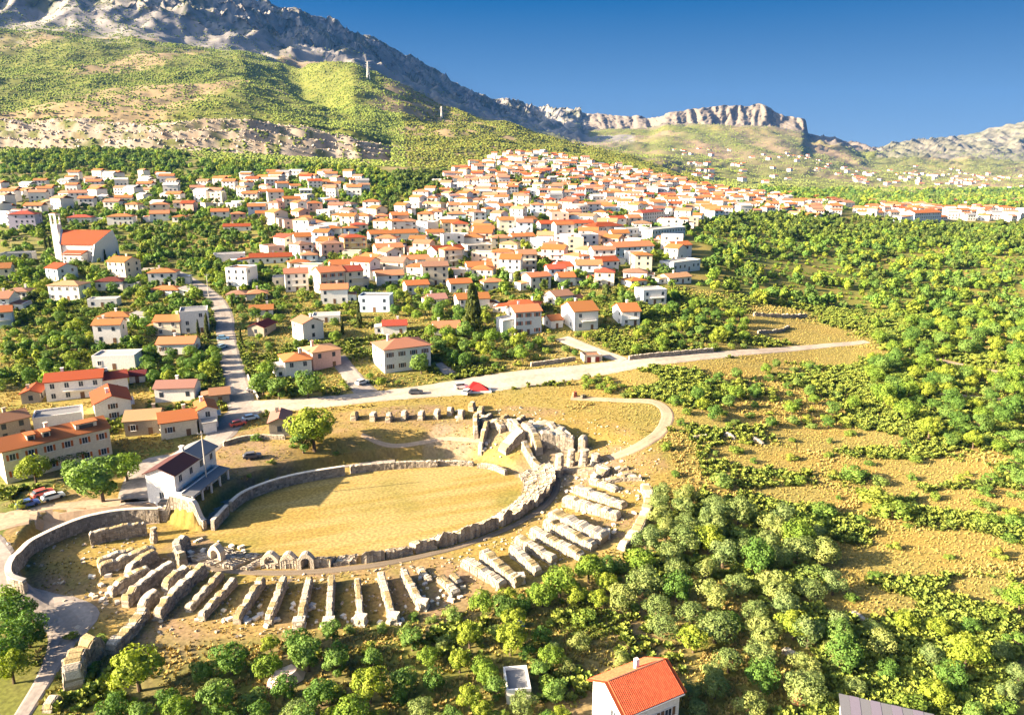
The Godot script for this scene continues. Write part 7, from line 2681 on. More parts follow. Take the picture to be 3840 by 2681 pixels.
	ruin("ruined_wall",[Vector2(-52.8,-118.4),Vector2(-53.8,-112.9),Vector2(-54.5,-108.4)],1.5,1.125,0.96,1.15,"first radial stone wall counting rightwards along the arena's near side",RADIAL,"wall")
	ruin("ruined_wall",[Vector2(-49.5,-116.1),Vector2(-50.6,-110.3),Vector2(-51.4,-106.0)],1.7,1.275,0.96,1.15,"second radial stone wall counting rightwards along the arena's near side",RADIAL,"wall")
	ruin("ruined_wall",[Vector2(-44.5,-116.0),Vector2(-44.8,-109.6),Vector2(-45.1,-105.0)],2.0,1.5,1.04,1.15,"third radial stone wall counting rightwards along the arena's near side",RADIAL,"wall")
	ruin("ruined_wall",[Vector2(-40.6,-115.9),Vector2(-40.1,-109.3),Vector2(-39.9,-104.8)],2.0,1.5,1.04,1.15,"fourth radial stone wall counting rightwards along the arena's near side",RADIAL,"wall")
	ruin("ruined_wall",[Vector2(-36.1,-116.1),Vector2(-35.1,-108.7),Vector2(-34.4,-103.5)],1.9,1.4249999999999998,0.96,1.15,"fifth radial stone wall counting rightwards along the arena's near side",RADIAL,"wall")
	block("end_pier",-34.7,-104.4,1.9,1.5,1.5,0.11,"squared pale pier at the outer end of the fifth radial wall","end piers of the radial walls","pier")
	ruin("ruined_wall",[Vector2(-32.3,-116.9),Vector2(-30.7,-109.0),Vector2(-29.6,-103.6)],1.9,1.4249999999999998,0.89,1.15,"sixth radial stone wall counting rightwards along the arena's near side",RADIAL,"wall")
	block("end_pier",-29.9,-104.5,1.9,1.5,1.5,0.10,"squared pale pier at the outer end of the sixth radial wall","end piers of the radial walls","pier")
	ruin("ruined_wall",[Vector2(-27.5,-115.9),Vector2(-25.8,-109.2),Vector2(-24.7,-104.7)],1.7,1.275,0.82,1.15,"seventh radial stone wall counting rightwards along the arena's near side",RADIAL,"wall")
	block("end_pier",-24.9,-105.4,1.9,1.5,1.5,-0.18,"squared pale pier at the outer end of the seventh radial wall","end piers of the radial walls","pier")
	ruin("ruined_wall",[Vector2(-23.6,-117.4),Vector2(-21.1,-110.1),Vector2(-19.4,-105.0)],1.9,1.4249999999999998,0.96,1.15,"eighth radial stone wall counting rightwards along the arena's near side",RADIAL,"wall")
	block("end_pier",-19.6,-105.9,1.9,1.5,1.5,-0.21,"squared pale pier at the outer end of the eighth radial wall","end piers of the radial walls","pier")
	ruin("ruined_wall",[Vector2(-19.7,-118.4),Vector2(-17.0,-112.5),Vector2(-15.0,-108.4)],1.9,1.4249999999999998,1.04,1.15,"ninth radial stone wall counting rightwards along the arena's near side",RADIAL,"wall")
	block("end_pier",-15.2,-109.4,1.9,1.5,1.5,-0.22,"squared pale pier at the outer end of the ninth radial wall","end piers of the radial walls","pier")
	ruin("ruined_wall",[Vector2(-8.9,-122.2),Vector2(-4.7,-117.9),Vector2(-1.6,-114.7)],1.8399999999999999,1.2000000000000002,1.64,1.15,"tenth radial stone wall counting rightwards along the arena's near side",RADIAL,"wall")
	ruin("ruined_wall",[Vector2(-5.4,-123.8),Vector2(-1.6,-118.4),Vector2(1.3,-115.2)],2.53,1.6500000000000001,1.75,1.15,"eleventh radial stone wall counting rightwards along the arena's near side",RADIAL,"wall")
	block("end_pier",1.3,-116.4,1.9,1.5,1.5,0.16,"squared pale pier at the outer end of the eleventh radial wall","end piers of the radial walls","pier")
	ruin("ruined_wall",[Vector2(0.0,-125.7),Vector2(2.7,-121.5),Vector2(4.8,-118.3)],2.3,1.5,1.42,1.15,"twelfth radial stone wall counting rightwards along the arena's near side",RADIAL,"wall")
	ruin("ruined_wall",[Vector2(1.0,-129.5),Vector2(4.8,-125.3),Vector2(7.9,-122.1)],2.07,1.35,1.53,1.15,"thirteenth radial stone wall counting rightwards along the arena's near side",RADIAL,"wall")
	ruin("ruined_wall",[Vector2(4.1,-132.7),Vector2(9.2,-127.2),Vector2(13.2,-123.4)],2.07,1.35,1.64,1.15,"fourteenth radial stone wall counting rightwards along the arena's near side",RADIAL,"wall")
	ruin("ruined_wall",[Vector2(7.1,-136.4),Vector2(12.0,-130.4),Vector2(15.8,-126.6)],2.3,1.5,1.75,1.15,"fifteenth radial stone wall counting rightwards along the arena's near side",RADIAL,"wall")
	ruin("ruined_wall",[Vector2(8.2,-138.6),Vector2(13.8,-132.9),Vector2(18.2,-129.3)],2.9899999999999998,1.9500000000000002,2.62,1.15,"sixteenth radial stone wall counting rightwards along the arena's near side",RADIAL,"wall")
	block("end_pier",18.4,-131.2,1.9,1.5,1.5,-0.15,"squared pale pier at the outer end of the sixteenth radial wall","end piers of the radial walls","pier")
	ruin("ruined_wall",[Vector2(11.5,-146.8),Vector2(17.4,-141.5),Vector2(22.1,-137.9)],2.3,1.5,1.75,1.15,"seventeenth radial stone wall counting rightwards along the arena's near side",RADIAL,"wall")
	ruin("ruined_wall",[Vector2(14.6,-152.6),Vector2(19.8,-146.7),Vector2(23.9,-142.5)],1.8399999999999999,1.2000000000000002,1.64,1.15,"eighteenth radial stone wall counting rightwards along the arena's near side",RADIAL,"wall")
	ruin("ruined_wall",[Vector2(18.3,-156.4),Vector2(21.2,-153.4),Vector2(23.5,-150.5)],1.38,0.8999999999999999,1.31,1.15,"nineteenth radial stone wall counting rightwards along the arena's near side",RADIAL,"wall")
	ruin("ruined_wall",[Vector2(-13.0,-117.3),Vector2(-11.4,-115.3),Vector2(-9.7,-112.7)],1.2,0.9,1.25,1.5,"low collapsed wall stump in the rubble gap of the near side",RADIAL,"wall")
	ruin("ruined_wall",[Vector2(-10.9,-118.0),Vector2(-9.3,-115.5)],1.0,1.3,1.09,1.5,"short upper stump beside the rubble gap of the near side",RADIAL,"wall")
	ruin("ruined_wall",[Vector2(-17.1,-120.9),Vector2(-14.8,-116.7)],0.9,0.6,0.94,1.5,"faint low stump left of the rubble gap of the near side",RADIAL,"wall")
	ruin("ruined_wall",[Vector2(-68.3,-126.1),Vector2(-71.8,-122.9),Vector2(-75.5,-119.7)],2.5,2.0,1.25,1.1,"first leaning stone wall of the left fan, counted from the curved retaining wall",RADIAL,"wall")
	ruin("ruined_wall",[Vector2(-67.4,-124.6),Vector2(-69.1,-121.7),Vector2(-69.9,-118.6)],2.5,2.0,1.25,1.1,"second leaning stone wall of the left fan, counted from the curved retaining wall",RADIAL,"wall")
	ruin("ruined_wall",[Vector2(-66.0,-118.8),Vector2(-68.6,-115.7),Vector2(-70.2,-113.1)],2.5,2.0,1.25,1.1,"third leaning stone wall of the left fan, counted from the curved retaining wall",RADIAL,"wall")
	ruin("ruined_wall",[Vector2(-62.1,-120.5),Vector2(-64.7,-116.0),Vector2(-66.0,-110.0)],2.5,2.0,1.25,1.1,"fourth leaning stone wall of the left fan, counted from the curved retaining wall",RADIAL,"wall")
	ruin("ruined_wall",[Vector2(-59.0,-119.0),Vector2(-60.3,-117.0),Vector2(-61.2,-114.4)],2.5,2.0,1.25,1.1,"fifth leaning stone wall of the left fan, counted from the curved retaining wall",RADIAL,"wall")
	ruin("ruined_wall",[Vector2(-61.2,-112.0),Vector2(-62.1,-110.4),Vector2(-62.5,-108.6)],2.5,2.0,1.25,1.1,"sixth leaning stone wall of the left fan, counted from the curved retaining wall",RADIAL,"wall")
	ruin("ruined_wall",[Vector2(-57.3,-114.9),Vector2(-58.3,-111.3),Vector2(-58.6,-106.3)],2.5,2.0,1.25,1.1,"seventh leaning stone wall of the left fan, counted from the curved retaining wall",RADIAL,"wall")
	ruin("ruined_wall",[Vector2(-71.7,-125.2),Vector2(-74.4,-123.2),Vector2(-76.7,-121.3)],2.5,2.0,1.25,1.1,"eighth leaning stone wall of the left fan, counted from the curved retaining wall",RADIAL,"wall")
	ruin("ruined_wall",[Vector2(-56.2,-119.5),Vector2(-57.6,-115.9),Vector2(-58.2,-113.6)],2.5,2.0,1.25,1.1,"ninth leaning stone wall of the left fan, counted from the curved retaining wall",RADIAL,"wall")
	ruin("retaining_wall",[Vector2(-73.6,-139.4),Vector2(-80.0,-138.5),Vector2(-84.3,-136.8),Vector2(-87.7,-134.0),Vector2(-91.0,-128.4),Vector2(-91.9,-124.3),Vector2(-89.3,-117.6),Vector2(-88.1,-114.5),Vector2(-86.4,-112.4),Vector2(-83.7,-111.8)],3.0,2.4,0.8,0.25,"long curved grey retaining wall with pale coping at the left end of the ruin",CURVED,"wall")
	ruin("retaining_wall",[Vector2(-73.9,-139.8),Vector2(-69.6,-139.7),Vector2(-63.1,-136.8)],2.6,2.0,0.8,0.3,"straight pale retaining wall below the maroon-roofed house",CURVED,"wall")
	ruin("ruined_wall",[Vector2(-82.9,-129.9),Vector2(-79.3,-132.1),Vector2(-73.9,-134.4)],2.6,3.0,0.94,0.8,"ochre inner wall running parallel inside the curved retaining wall",CURVED,"wall")
	ruin("arena_wall",[Vector2(-61.4,-136.4),Vector2(-61.2,-140.8),Vector2(-61.1,-143.6)],2.2,2.2,0.7,0.25,"short grey block wall left of the arena's left doorway",CURVED,"wall")
	ruin("arena_wall",[Vector2(-60.8,-144.9),Vector2(-59.8,-150.0),Vector2(-56.1,-155.3),Vector2(-52.0,-158.8),Vector2(-47.5,-161.4),Vector2(-40.5,-164.4)],2.3,2.3,0.7,0.25,"curved grey block wall along the shaded far left side of the arena",CURVED,"wall")
	ruin("arena_wall",[Vector2(-39.5,-165.6),Vector2(-32.7,-167.6),Vector2(-25.2,-169.1),Vector2(-18.6,-169.7)],2.0,1.6,0.8,0.5,"low brownish wall along the far side of the arena, right of the doorway",CURVED,"wall")
	ruin("arena_wall",[Vector2(-18.7,-170.4),Vector2(-14.3,-170.8),Vector2(-9.6,-170.3)],1.3,1.0,0.86,1.0,"crumbling low wall below the tall twin piers",CURVED,"wall")
	ruin("arena_wall",[Vector2(-8.6,-169.2),Vector2(-4.7,-168.0),Vector2(-1.4,-164.5)],1.2,1.3,0.78,0.7,"bright low wall curving round the arena's upper right",CURVED,"wall")
	ruin("outer_ring_wall",[Vector2(29.7,-150.6),Vector2(29.5,-144.4),Vector2(27.7,-138.4)],1.5,1.7,1.87,1.0,"upper part of the pale outer ring wall at the far right of the ruin",CURVED,"wall")
	ruin("outer_ring_wall",[Vector2(27.5,-137.9),Vector2(25.1,-132.4),Vector2(22.9,-128.9)],1.7,1.5,1.87,1.0,"middle part of the pale outer ring wall at the right of the ruin",CURVED,"wall")
	ruin("outer_ring_wall",[Vector2(22.7,-128.7),Vector2(20.9,-126.3)],1.4,1.2,1.56,1.0,"lowest stub of the pale outer ring wall beside the shrubs",CURVED,"wall")
	ruin("ruined_wall",[Vector2(-63.4,-129.7),Vector2(-64.4,-126.9),Vector2(-61.4,-122.6)],3.0,2.2,1.25,1.3,"tall broken pale masonry lump left of the arena's lower edge",CURVED,"wall")
	ruin("ruined_wall",[Vector2(-5.8,-191.5),Vector2(-9.6,-182.5)],0.9,1.6,0.94,1.0,"first slanting stone rib left of the big stone mass",NORTH,"wall")
	ruin("ruined_wall",[Vector2(-1.3,-190.7),Vector2(-4.7,-183.6),Vector2(-8.1,-184.1)],0.9,2.0,1.01,1.0,"second slanting stone rib left of the big stone mass",NORTH,"wall")
	ruin("ruined_wall",[Vector2(3.2,-189.3),Vector2(-0.9,-182.1),Vector2(-4.7,-183.0)],1.0,2.2,1.09,1.0,"third slanting stone rib left of the big stone mass",NORTH,"wall")
	ruin("ruined_wall",[Vector2(5.6,-185.8),Vector2(2.1,-179.6),Vector2(-1.3,-181.1)],1.0,2.4,1.09,1.0,"fourth slanting stone rib left of the big stone mass",NORTH,"wall")
	ruin("ruined_wall",[Vector2(5.5,-185.1),Vector2(2.8,-177.6),Vector2(0.0,-182.3)],1.2,2.8,1.33,1.0,"tall leaning rib touching the big stone mass",NORTH,"wall")
	ruin("ruined_wall",[Vector2(10.9,-184.4),Vector2(6.5,-177.6),Vector2(3.0,-180.6)],1.2,2.6,1.56,0.9,"left rim wall of the big stone mass",NORTH,"wall")
	ruin("ruined_wall",[Vector2(10.7,-179.8),Vector2(12.7,-179.1),Vector2(13.9,-178.2)],2.2,3.0,1.56,0.9,"rear wall of the big stone mass",NORTH,"wall")
	ruin("ruined_wall",[Vector2(3.0,-178.6),Vector2(5.4,-175.7),Vector2(6.9,-171.9)],3.2,2.8,1.72,0.8,"lit front left corner wall of the big stone mass",NORTH,"wall")
	ruin("ruined_wall",[Vector2(7.3,-174.9),Vector2(11.6,-175.1),Vector2(15.8,-174.4)],3.5,3.6,2.4,0.4,"long smooth shaded front wall of the big stone mass",NORTH,"wall")
	ruin("ruined_wall",[Vector2(5.9,-181.2),Vector2(10.0,-178.4),Vector2(13.9,-179.4)],1.9,2.2,8.0,0.6,"rubble-filled core of the big stone mass between its rim walls",NORTH,"wall")
	ruin("ruined_wall",[Vector2(1.4,-178.2),Vector2(4.9,-180.0),Vector2(8.8,-183.5)],1.3,1.6,4.68,0.7,"broad rubble bench left of the core of the big stone mass",NORTH,"wall")
	ruin("ruined_wall",[Vector2(9.4,-181.2),Vector2(11.3,-178.6)],2.8,2.6,1.4,0.9,"inner cross wall inside the big stone mass",NORTH,"wall")
	ruin("ruined_pier",[Vector2(17.2,-174.8),Vector2(19.0,-174.1)],3.6,3.4,2.6,0.6,"thick square pier at the right end of the big stone mass",NORTH,"pier")
	ruin("ruined_pier",[Vector2(-9.4,-186.8),Vector2(-9.7,-182.5),Vector2(-9.3,-178.3)],2.9,3.1,0.94,0.9,"tall dark leaning pier at the far edge of the arena",NORTH,"pier")
	ruin("ruined_pier",[Vector2(-6.6,-181.9),Vector2(-7.6,-177.3),Vector2(-8.2,-173.9)],2.6,1.2,0.94,0.9,"bright sloping buttress right of the tall dark leaning pier",NORTH,"pier")
	ruin("ruined_wall",[Vector2(-5.7,-182.4),Vector2(-2.1,-182.9),Vector2(0.2,-182.7)],1.8,2.2,1.4,1.0,"ledge wall behind the sloping buttress",NORTH,"wall")
	ruin("ruined_wall",[Vector2(-4.3,-182.9),Vector2(-2.3,-179.6)],2.2,1.6,1.4,1.2,"hollowed rock lump behind the sloping buttress",NORTH,"wall")
	ruin("ruined_wall",[Vector2(-2.6,-172.7),Vector2(0.0,-175.1),Vector2(2.5,-176.7)],1.2,2.6,2.81,0.8,"ramp-like sloping masonry slab beside the arena's upper right rim",NORTH,"wall")
	ruin("ruined_wall",[Vector2(3.0,-173.2),Vector2(5.7,-168.0),Vector2(7.0,-166.4)],2.6,1.8,1.17,0.8,"dark low wall below the big stone mass",NORTH,"wall")
	pier(11.2,-162.9,5.8,2.1,"leftmost and tallest of the four standing stone piers")
	pier(14.4,-167.5,4.5,1.9,"second from left of the four standing stone piers")
	pier(17.5,-167.5,4.0,2.3,"third from left of the four standing stone piers, the widest")
	pier(20.2,-166.6,2.9,2.0,"rightmost of the four standing stone piers, leaning")
	pier(-71.1,-131.3,3.6,1.2,"slim pale pier standing alone inside the curved retaining wall")
	ruin("ruined_wall",[Vector2(12.3,-163.9),Vector2(16.3,-163.2),Vector2(19.9,-162.4)],1.0,1.0,0.78,0.8,"low kerb wall in front of the four standing stone piers",NORTH,"wall")
	ruin("ruined_wall",[Vector2(20.5,-162.9),Vector2(22.2,-160.0),Vector2(18.8,-157.5)],1.6,1.4,1.56,1.2,"rounded rubble hump right of the four standing stone piers",NORTH,"wall")
	ruin("ruined_wall",[Vector2(24.4,-160.8),Vector2(27.6,-161.0)],1.0,0.8,0.94,1.2,"upper short rubble ridge near the outer ring's top",NORTH,"wall")
	ruin("ruined_wall",[Vector2(24.5,-157.4),Vector2(28.2,-157.8)],1.0,0.8,0.94,1.2,"lower short rubble ridge near the outer ring's top",NORTH,"wall")
	ruin("ruined_wall",[Vector2(20.6,-155.3),Vector2(25.8,-155.6),Vector2(29.8,-155.3)],1.1,1.0,1.09,1.2,"thin rubble ridge joining the outer ring wall's top",NORTH,"wall")
	ruin("ruined_stub",[Vector2(-42.9,-186.8),Vector2(-42.7,-189.8)],2.4,1.8,1.17,1.3,"first stone stub from the left in the row on the far bank","stubs of the far outer ring","wall")
	ruin("ruined_stub",[Vector2(-37.7,-186.3),Vector2(-37.5,-189.2)],2.4,1.8,1.17,1.3,"second stone stub from the left in the row on the far bank","stubs of the far outer ring","wall")
	ruin("ruined_stub",[Vector2(-33.4,-185.7),Vector2(-33.2,-188.7)],2.4,1.8,1.17,1.3,"third stone stub from the left in the row on the far bank","stubs of the far outer ring","wall")
	ruin("ruined_stub",[Vector2(-29.5,-187.4),Vector2(-29.1,-190.4)],2.4,1.8,1.17,1.3,"fourth stone stub from the left in the row on the far bank","stubs of the far outer ring","wall")
	ruin("ruined_stub",[Vector2(-24.9,-187.6),Vector2(-24.5,-190.7)],2.4,1.8,1.17,1.3,"fifth stone stub from the left in the row on the far bank","stubs of the far outer ring","wall")
	ruin("ruined_stub",[Vector2(-20.8,-188.6),Vector2(-20.3,-191.6)],2.4,1.8,1.17,1.3,"sixth stone stub from the left in the row on the far bank","stubs of the far outer ring","wall")
	ruin("ruined_stub",[Vector2(-17.3,-191.2),Vector2(-16.8,-194.3)],2.4,1.8,1.17,1.3,"seventh stone stub from the left in the row on the far bank","stubs of the far outer ring","wall")
	ruin("ruined_stub",[Vector2(-14.2,-188.9),Vector2(-13.7,-192.0)],2.4,1.8,1.17,1.3,"eighth stone stub from the left in the row on the far bank","stubs of the far outer ring","wall")
	ruin("ruined_stub",[Vector2(-11.6,-194.6),Vector2(-11.0,-197.7)],2.4,1.8,1.17,1.3,"ninth stone stub from the left in the row on the far bank","stubs of the far outer ring","wall")
	ruin("ruined_stub",[Vector2(-9.0,-191.5),Vector2(-8.4,-194.6)],2.4,1.8,1.17,1.3,"tenth stone stub from the left in the row on the far bank","stubs of the far outer ring","wall")
	ring(-3.0,5.8,1.07,1.31,0.9,2.4,0,"first weathered rim block along the arena's near edge, counted from its upper right end")
	ring(6.3,16.0,1.07,1.30,0.9,2.4,1,"second weathered rim block along the arena's near edge, counted from its upper right end")
	ring(16.5,26.5,1.07,1.28,0.9,2.4,2,"third weathered rim block along the arena's near edge, counted from its upper right end")
	ring(27.0,36.8,1.07,1.26,0.9,2.4,3,"fourth weathered rim block along the arena's near edge, counted from its upper right end")
	ring(37.3,45.7,1.07,1.24,0.9,2.4,4,"fifth weathered rim block along the arena's near edge, counted from its upper right end")
	ring(46.2,50.2,1.07,1.25,0.8,1.9,5,"sixth weathered rim block along the arena's near edge, counted from its upper right end")
	ring(51.5,55.8,1.07,1.25,0.8,3.1,6,"seventh weathered rim block along the arena's near edge, counted from its upper right end")
	ring(57.5,64.1,1.07,1.25,0.8,2.9,7,"eighth weathered rim block along the arena's near edge, counted from its upper right end")
	ring(64.7,71.5,1.07,1.25,0.8,3.0,8,"ninth weathered rim block along the arena's near edge, counted from its upper right end")
	ring(72.7,77.9,1.07,1.25,0.8,3.0,9,"tenth weathered rim block along the arena's near edge, counted from its upper right end")
	ring(78.9,84.7,1.07,1.25,0.8,2.5,10,"eleventh weathered rim block along the arena's near edge, counted from its upper right end")
	ring(85.7,92.6,1.10,1.25,0.5,1.7,11,"twelfth weathered rim block along the arena's near edge, counted from its upper right end")
	ring(93.2,99.3,1.10,1.25,0.5,2.1,12,"thirteenth weathered rim block along the arena's near edge, counted from its upper right end")
	ring(100.8,106.5,1.10,1.25,0.5,0.9,13,"fourteenth weathered rim block along the arena's near edge, counted from its upper right end")
	ring(107.3,113.3,1.10,1.25,0.5,2.0,14,"fifteenth weathered rim block along the arena's near edge, counted from its upper right end")
	ring(115.1,120.5,1.10,1.25,0.5,2.1,15,"sixteenth weathered rim block along the arena's near edge, counted from its upper right end")
	ring(121.2,126.4,1.10,1.25,0.5,1.0,16,"seventeenth weathered rim block along the arena's near edge, counted from its upper right end")
	ring(128.0,131.4,1.06,1.30,0.3,0.9,17,"eighteenth weathered rim block along the arena's near edge, counted from its upper right end")
	ring(133.5,139.0,1.06,1.30,0.3,0.9,18,"nineteenth weathered rim block along the arena's near edge, counted from its upper right end")
	ring(140.4,144.6,1.06,1.30,0.3,0.6,19,"twentieth weathered rim block along the arena's near edge, counted from its upper right end")
	ring(146.1,152.1,1.06,1.30,0.3,0.7,20,"twenty-first weathered rim block along the arena's near edge, counted from its upper right end")
	arch(-45.1,-122.5,-0.06,2.2,3.0,"left of the three brick-pale arches on the arena's near edge")
	arch(-41.6,-122.2,0.02,2.0,3.1,"middle of the three pale arches on the arena's near edge")
	arch(-38.3,-122.0,0.08,2.0,3.2,"right of the three pale arches on the arena's near edge")
	arch(-56.0,-124.7,-0.36,2.0,3.4,"lone narrow arch at the lower left of the arena")
	ruin("rock_stub",[Vector2(-63.5,-90.6),Vector2(-65.1,-94.8),Vector2(-63.9,-98.4)],3.2,4.0,2.34,1.6,"tall weathered rock stub beside the blue-shaded lane at lower left",NORTH,"rock")
	ruin("ruined_wall",[Vector2(-62.2,-97.9),Vector2(-61.6,-102.2),Vector2(-61.5,-107.9)],1.8,1.6,1.72,1.6,"shaded tumbled wall running up right from the tall rock stub",NORTH,"wall")
	ruin("rock_stub",[Vector2(-64.5,-85.8),Vector2(-64.5,-88.2)],1.2,1.4,1.09,1.5,"small pale rock at the lower left corner beside the path",NORTH,"rock")
	ruin("garden_wall",[Vector2(6.1,-230.6),Vector2(21.2,-236.4)],1.4,1.4,0.6,0.4,"brown roadside wall left of the red-door hut","garden walls","wall")
	ruin("garden_wall",[Vector2(39.0,-236.0),Vector2(50.2,-240.1),Vector2(70.7,-248.8)],1.6,1.6,0.6,0.4,"brown roadside wall right of the red-door hut","garden walls","wall")
	ruin("ruined_wall",[Vector2(102.7,-305.2),Vector2(114.3,-308.4),Vector2(129.9,-315.9)],1.6,1.8,0.78,1.2,"ruined pale wall at the top of the walled dry clearing","garden walls","wall")
	ruin("garden_wall",[Vector2(96.6,-280.2),Vector2(106.4,-285.5),Vector2(114.1,-294.2)],1.4,1.2,0.62,0.8,"curved hedge-topped wall in the walled dry clearing","garden walls","wall")
	ruin("garden_wall",[Vector2(-73.3,-201.2),Vector2(-78.9,-211.8),Vector2(-82.9,-220.4)],0.7,0.7,0.35,0.3,"low white wall along the right side of the street","garden walls","wall")
	ruin("garden_wall",[Vector2(-72.4,-171.8),Vector2(-67.0,-175.7),Vector2(-57.9,-175.6)],1.2,1.2,0.6,0.4,"low wall above the shaded bank left of the big round tree","garden walls","wall")
	ruin("rock_outcrop",[Vector2(46.7,-177.0),Vector2(50.6,-178.7)],0.9,0.7,0.78,1.6,"left pale limestone outcrop in the golden scrub","field stones","rock")
	ruin("rock_outcrop",[Vector2(55.8,-180.6),Vector2(58.1,-178.4)],0.9,0.7,0.78,1.6,"middle pale limestone outcrop in the golden scrub","field stones","rock")
	ruin("rock_outcrop",[Vector2(63.0,-179.1),Vector2(64.5,-176.1)],0.9,0.7,0.78,1.6,"right pale limestone outcrop in the golden scrub","field stones","rock")
	ruin("rock_outcrop",[Vector2(56.4,-107.4),Vector2(59.9,-103.9)],0.9,0.7,0.78,1.6,"pale broken field wall below the golden scrub","field stones","rock")
	ruin("rock_outcrop",[Vector2(42.0,-98.3),Vector2(44.3,-96.3)],0.9,0.7,0.78,1.6,"short pale field wall beside the olive grove's lower end","field stones","rock")
	stone(-39.1,-106.0,0.99,2.0,0,"mid-sized loose pale stone|-1|7|1")
	stone(-38.6,-106.1,0.88,2.1,1,"mid-sized loose cream stone|1|7|1")
	stone(-42.4,-106.4,1.12,4.2,2,"large loose squared stone|2|0|21")
	stone(-33.7,-109.2,0.93,3.0,3,"mid-sized loose angular stone|-1|3|1")
	stone(-34.6,-109.7,1.05,2.8,4,"large loose grey stone|0|3|1")
	stone(-42.3,-107.4,0.83,5.2,0,"mid-sized loose pale stone|1|0|21")
	stone(-47.1,-106.5,0.55,4.8,1,"small loose cream stone|2|0|21")
	stone(-37.3,-109.2,0.77,4.7,2,"mid-sized loose squared stone|-1|7|1")
	stone(-18.5,-105.3,0.94,5.8,3,"mid-sized loose angular stone|0|5|20")
	stone(-26.3,-106.2,0.98,4.7,4,"mid-sized loose grey stone|-1|3|1")
	stone(-32.2,-105.5,0.60,0.3,0,"small loose pale stone|2|3|1")
	stone(-26.2,-108.4,0.62,1.4,1,"small loose cream stone|0|3|1")
	stone(-46.7,-106.2,1.17,4.0,2,"large loose squared stone|0|0|21")
	stone(-39.4,-105.9,0.58,2.3,3,"small loose angular stone|-1|7|1")
	stone(-43.2,-105.8,0.88,1.5,4,"mid-sized loose grey stone|1|0|21")
	stone(-52.1,-106.1,0.95,0.2,0,"mid-sized loose pale stone|0|0|21")
	stone(-47.8,-106.4,0.53,1.0,1,"small loose cream stone|1|0|21")
	stone(-34.0,-109.8,1.18,5.9,2,"large loose squared stone|1|3|1")
	stone(-43.5,-105.4,0.91,1.0,3,"mid-sized loose angular stone|0|0|21")
	stone(-27.1,-105.7,0.57,1.9,4,"small loose grey stone|0|3|1")
	stone(-34.1,-106.9,0.55,0.1,0,"small loose pale stone|1|3|1")
	stone(-28.4,-104.5,1.07,2.2,1,"large loose cream stone|-1|3|1")
	stone(-40.5,-105.4,0.63,5.2,2,"small loose squared stone|-1|0|21")
	stone(-44.3,-107.9,0.98,0.5,3,"mid-sized loose angular stone|1|0|21")
	stone(-42.4,-104.8,0.59,5.8,4,"small loose grey stone|-1|0|21")
	stone(-34.7,-104.8,0.74,3.6,0,"small loose pale stone|3|3|1")
	stone(-26.5,-104.6,0.68,0.2,1,"small loose cream stone|1|3|1")
	stone(-35.2,-107.9,1.18,3.2,2,"large loose squared stone|-1|7|1")
	stone(-37.3,-110.1,1.03,2.3,3,"large loose angular stone|-1|7|1")
	stone(-25.9,-105.5,0.52,3.8,4,"small loose grey stone|1|3|1")
	stone(-21.8,-105.6,1.01,1.3,0,"large loose pale stone|-1|3|1")
	stone(-48.6,-108.6,0.90,5.9,1,"mid-sized loose cream stone|-1|0|21")
	stone(-27.7,-106.6,0.65,1.7,2,"small loose squared stone|-1|3|1")
	stone(-18.1,-106.2,0.81,2.2,3,"mid-sized loose angular stone|1|5|20")
	stone(-43.8,-105.7,0.86,1.4,4,"mid-sized loose grey stone|0|0|21")
	stone(-28.2,-107.2,1.00,1.1,0,"mid-sized loose pale stone|0|3|1")
	stone(-51.3,-105.8,0.52,3.4,1,"small loose cream stone|0|0|21")
	stone(-34.6,-105.4,1.30,3.6,2,"large loose squared stone|2|3|1")
	stone(-40.1,-104.4,0.97,2.8,3,"mid-sized loose angular stone|2|0|21")
	stone(-30.9,-104.7,1.11,1.0,4,"large loose grey stone|1|3|1")
	stone(-34.5,-104.6,0.83,1.6,0,"mid-sized loose pale stone|1|3|1")
	stone(-42.9,-109.7,0.92,4.5,1,"mid-sized loose cream stone|0|7|1")
	stone(-44.2,-106.1,1.24,1.3,2,"large loose squared stone|1|0|21")
	stone(-18.1,-109.7,0.63,2.2,3,"small loose angular stone|-1|3|1")
	stone(-41.8,-107.3,1.03,1.6,4,"large loose grey stone|-1|7|1")
	stone(-22.5,-110.2,0.55,4.6,0,"small loose pale stone|0|3|1")
	stone(-8.7,-115.0,0.96,3.4,1,"mid-sized loose cream stone|-1|6|1")
	stone(-15.4,-111.8,1.27,4.9,2,"large loose squared stone|0|3|1")
	stone(-12.6,-114.1,0.69,1.3,3,"small loose angular stone|-1|6|1")
	stone(-10.7,-112.0,0.98,4.3,4,"mid-sized loose grey stone|1|6|1")
	stone(-11.9,-112.7,0.64,5.2,0,"small loose pale stone|0|6|1")
	stone(-9.4,-113.6,0.82,1.8,1,"mid-sized loose cream stone|-1|1|19")
	stone(-14.5,-117.6,0.54,2.7,2,"small loose squared stone|0|6|1")
	stone(-8.9,-112.1,0.91,3.7,3,"mid-sized loose angular stone|-1|1|19")
	stone(-16.6,-117.9,1.04,1.6,4,"large loose grey stone|-1|6|1")
	stone(-12.8,-111.8,0.96,2.0,0,"mid-sized loose pale stone|-1|6|1")
	stone(-10.5,-111.2,1.29,2.7,1,"large loose cream stone|-1|1|19")
	stone(-13.7,-111.0,0.72,3.8,2,"small loose squared stone|1|6|1")
	stone(-15.4,-118.1,1.13,0.9,3,"large loose angular stone|-1|6|1")
	stone(-15.5,-116.1,0.97,0.7,4,"mid-sized loose grey stone|0|6|1")
	stone(-12.7,-110.4,0.73,1.7,0,"small loose pale stone|1|6|1")
	stone(-15.0,-114.9,0.61,3.0,1,"small loose cream stone|-1|6|1")
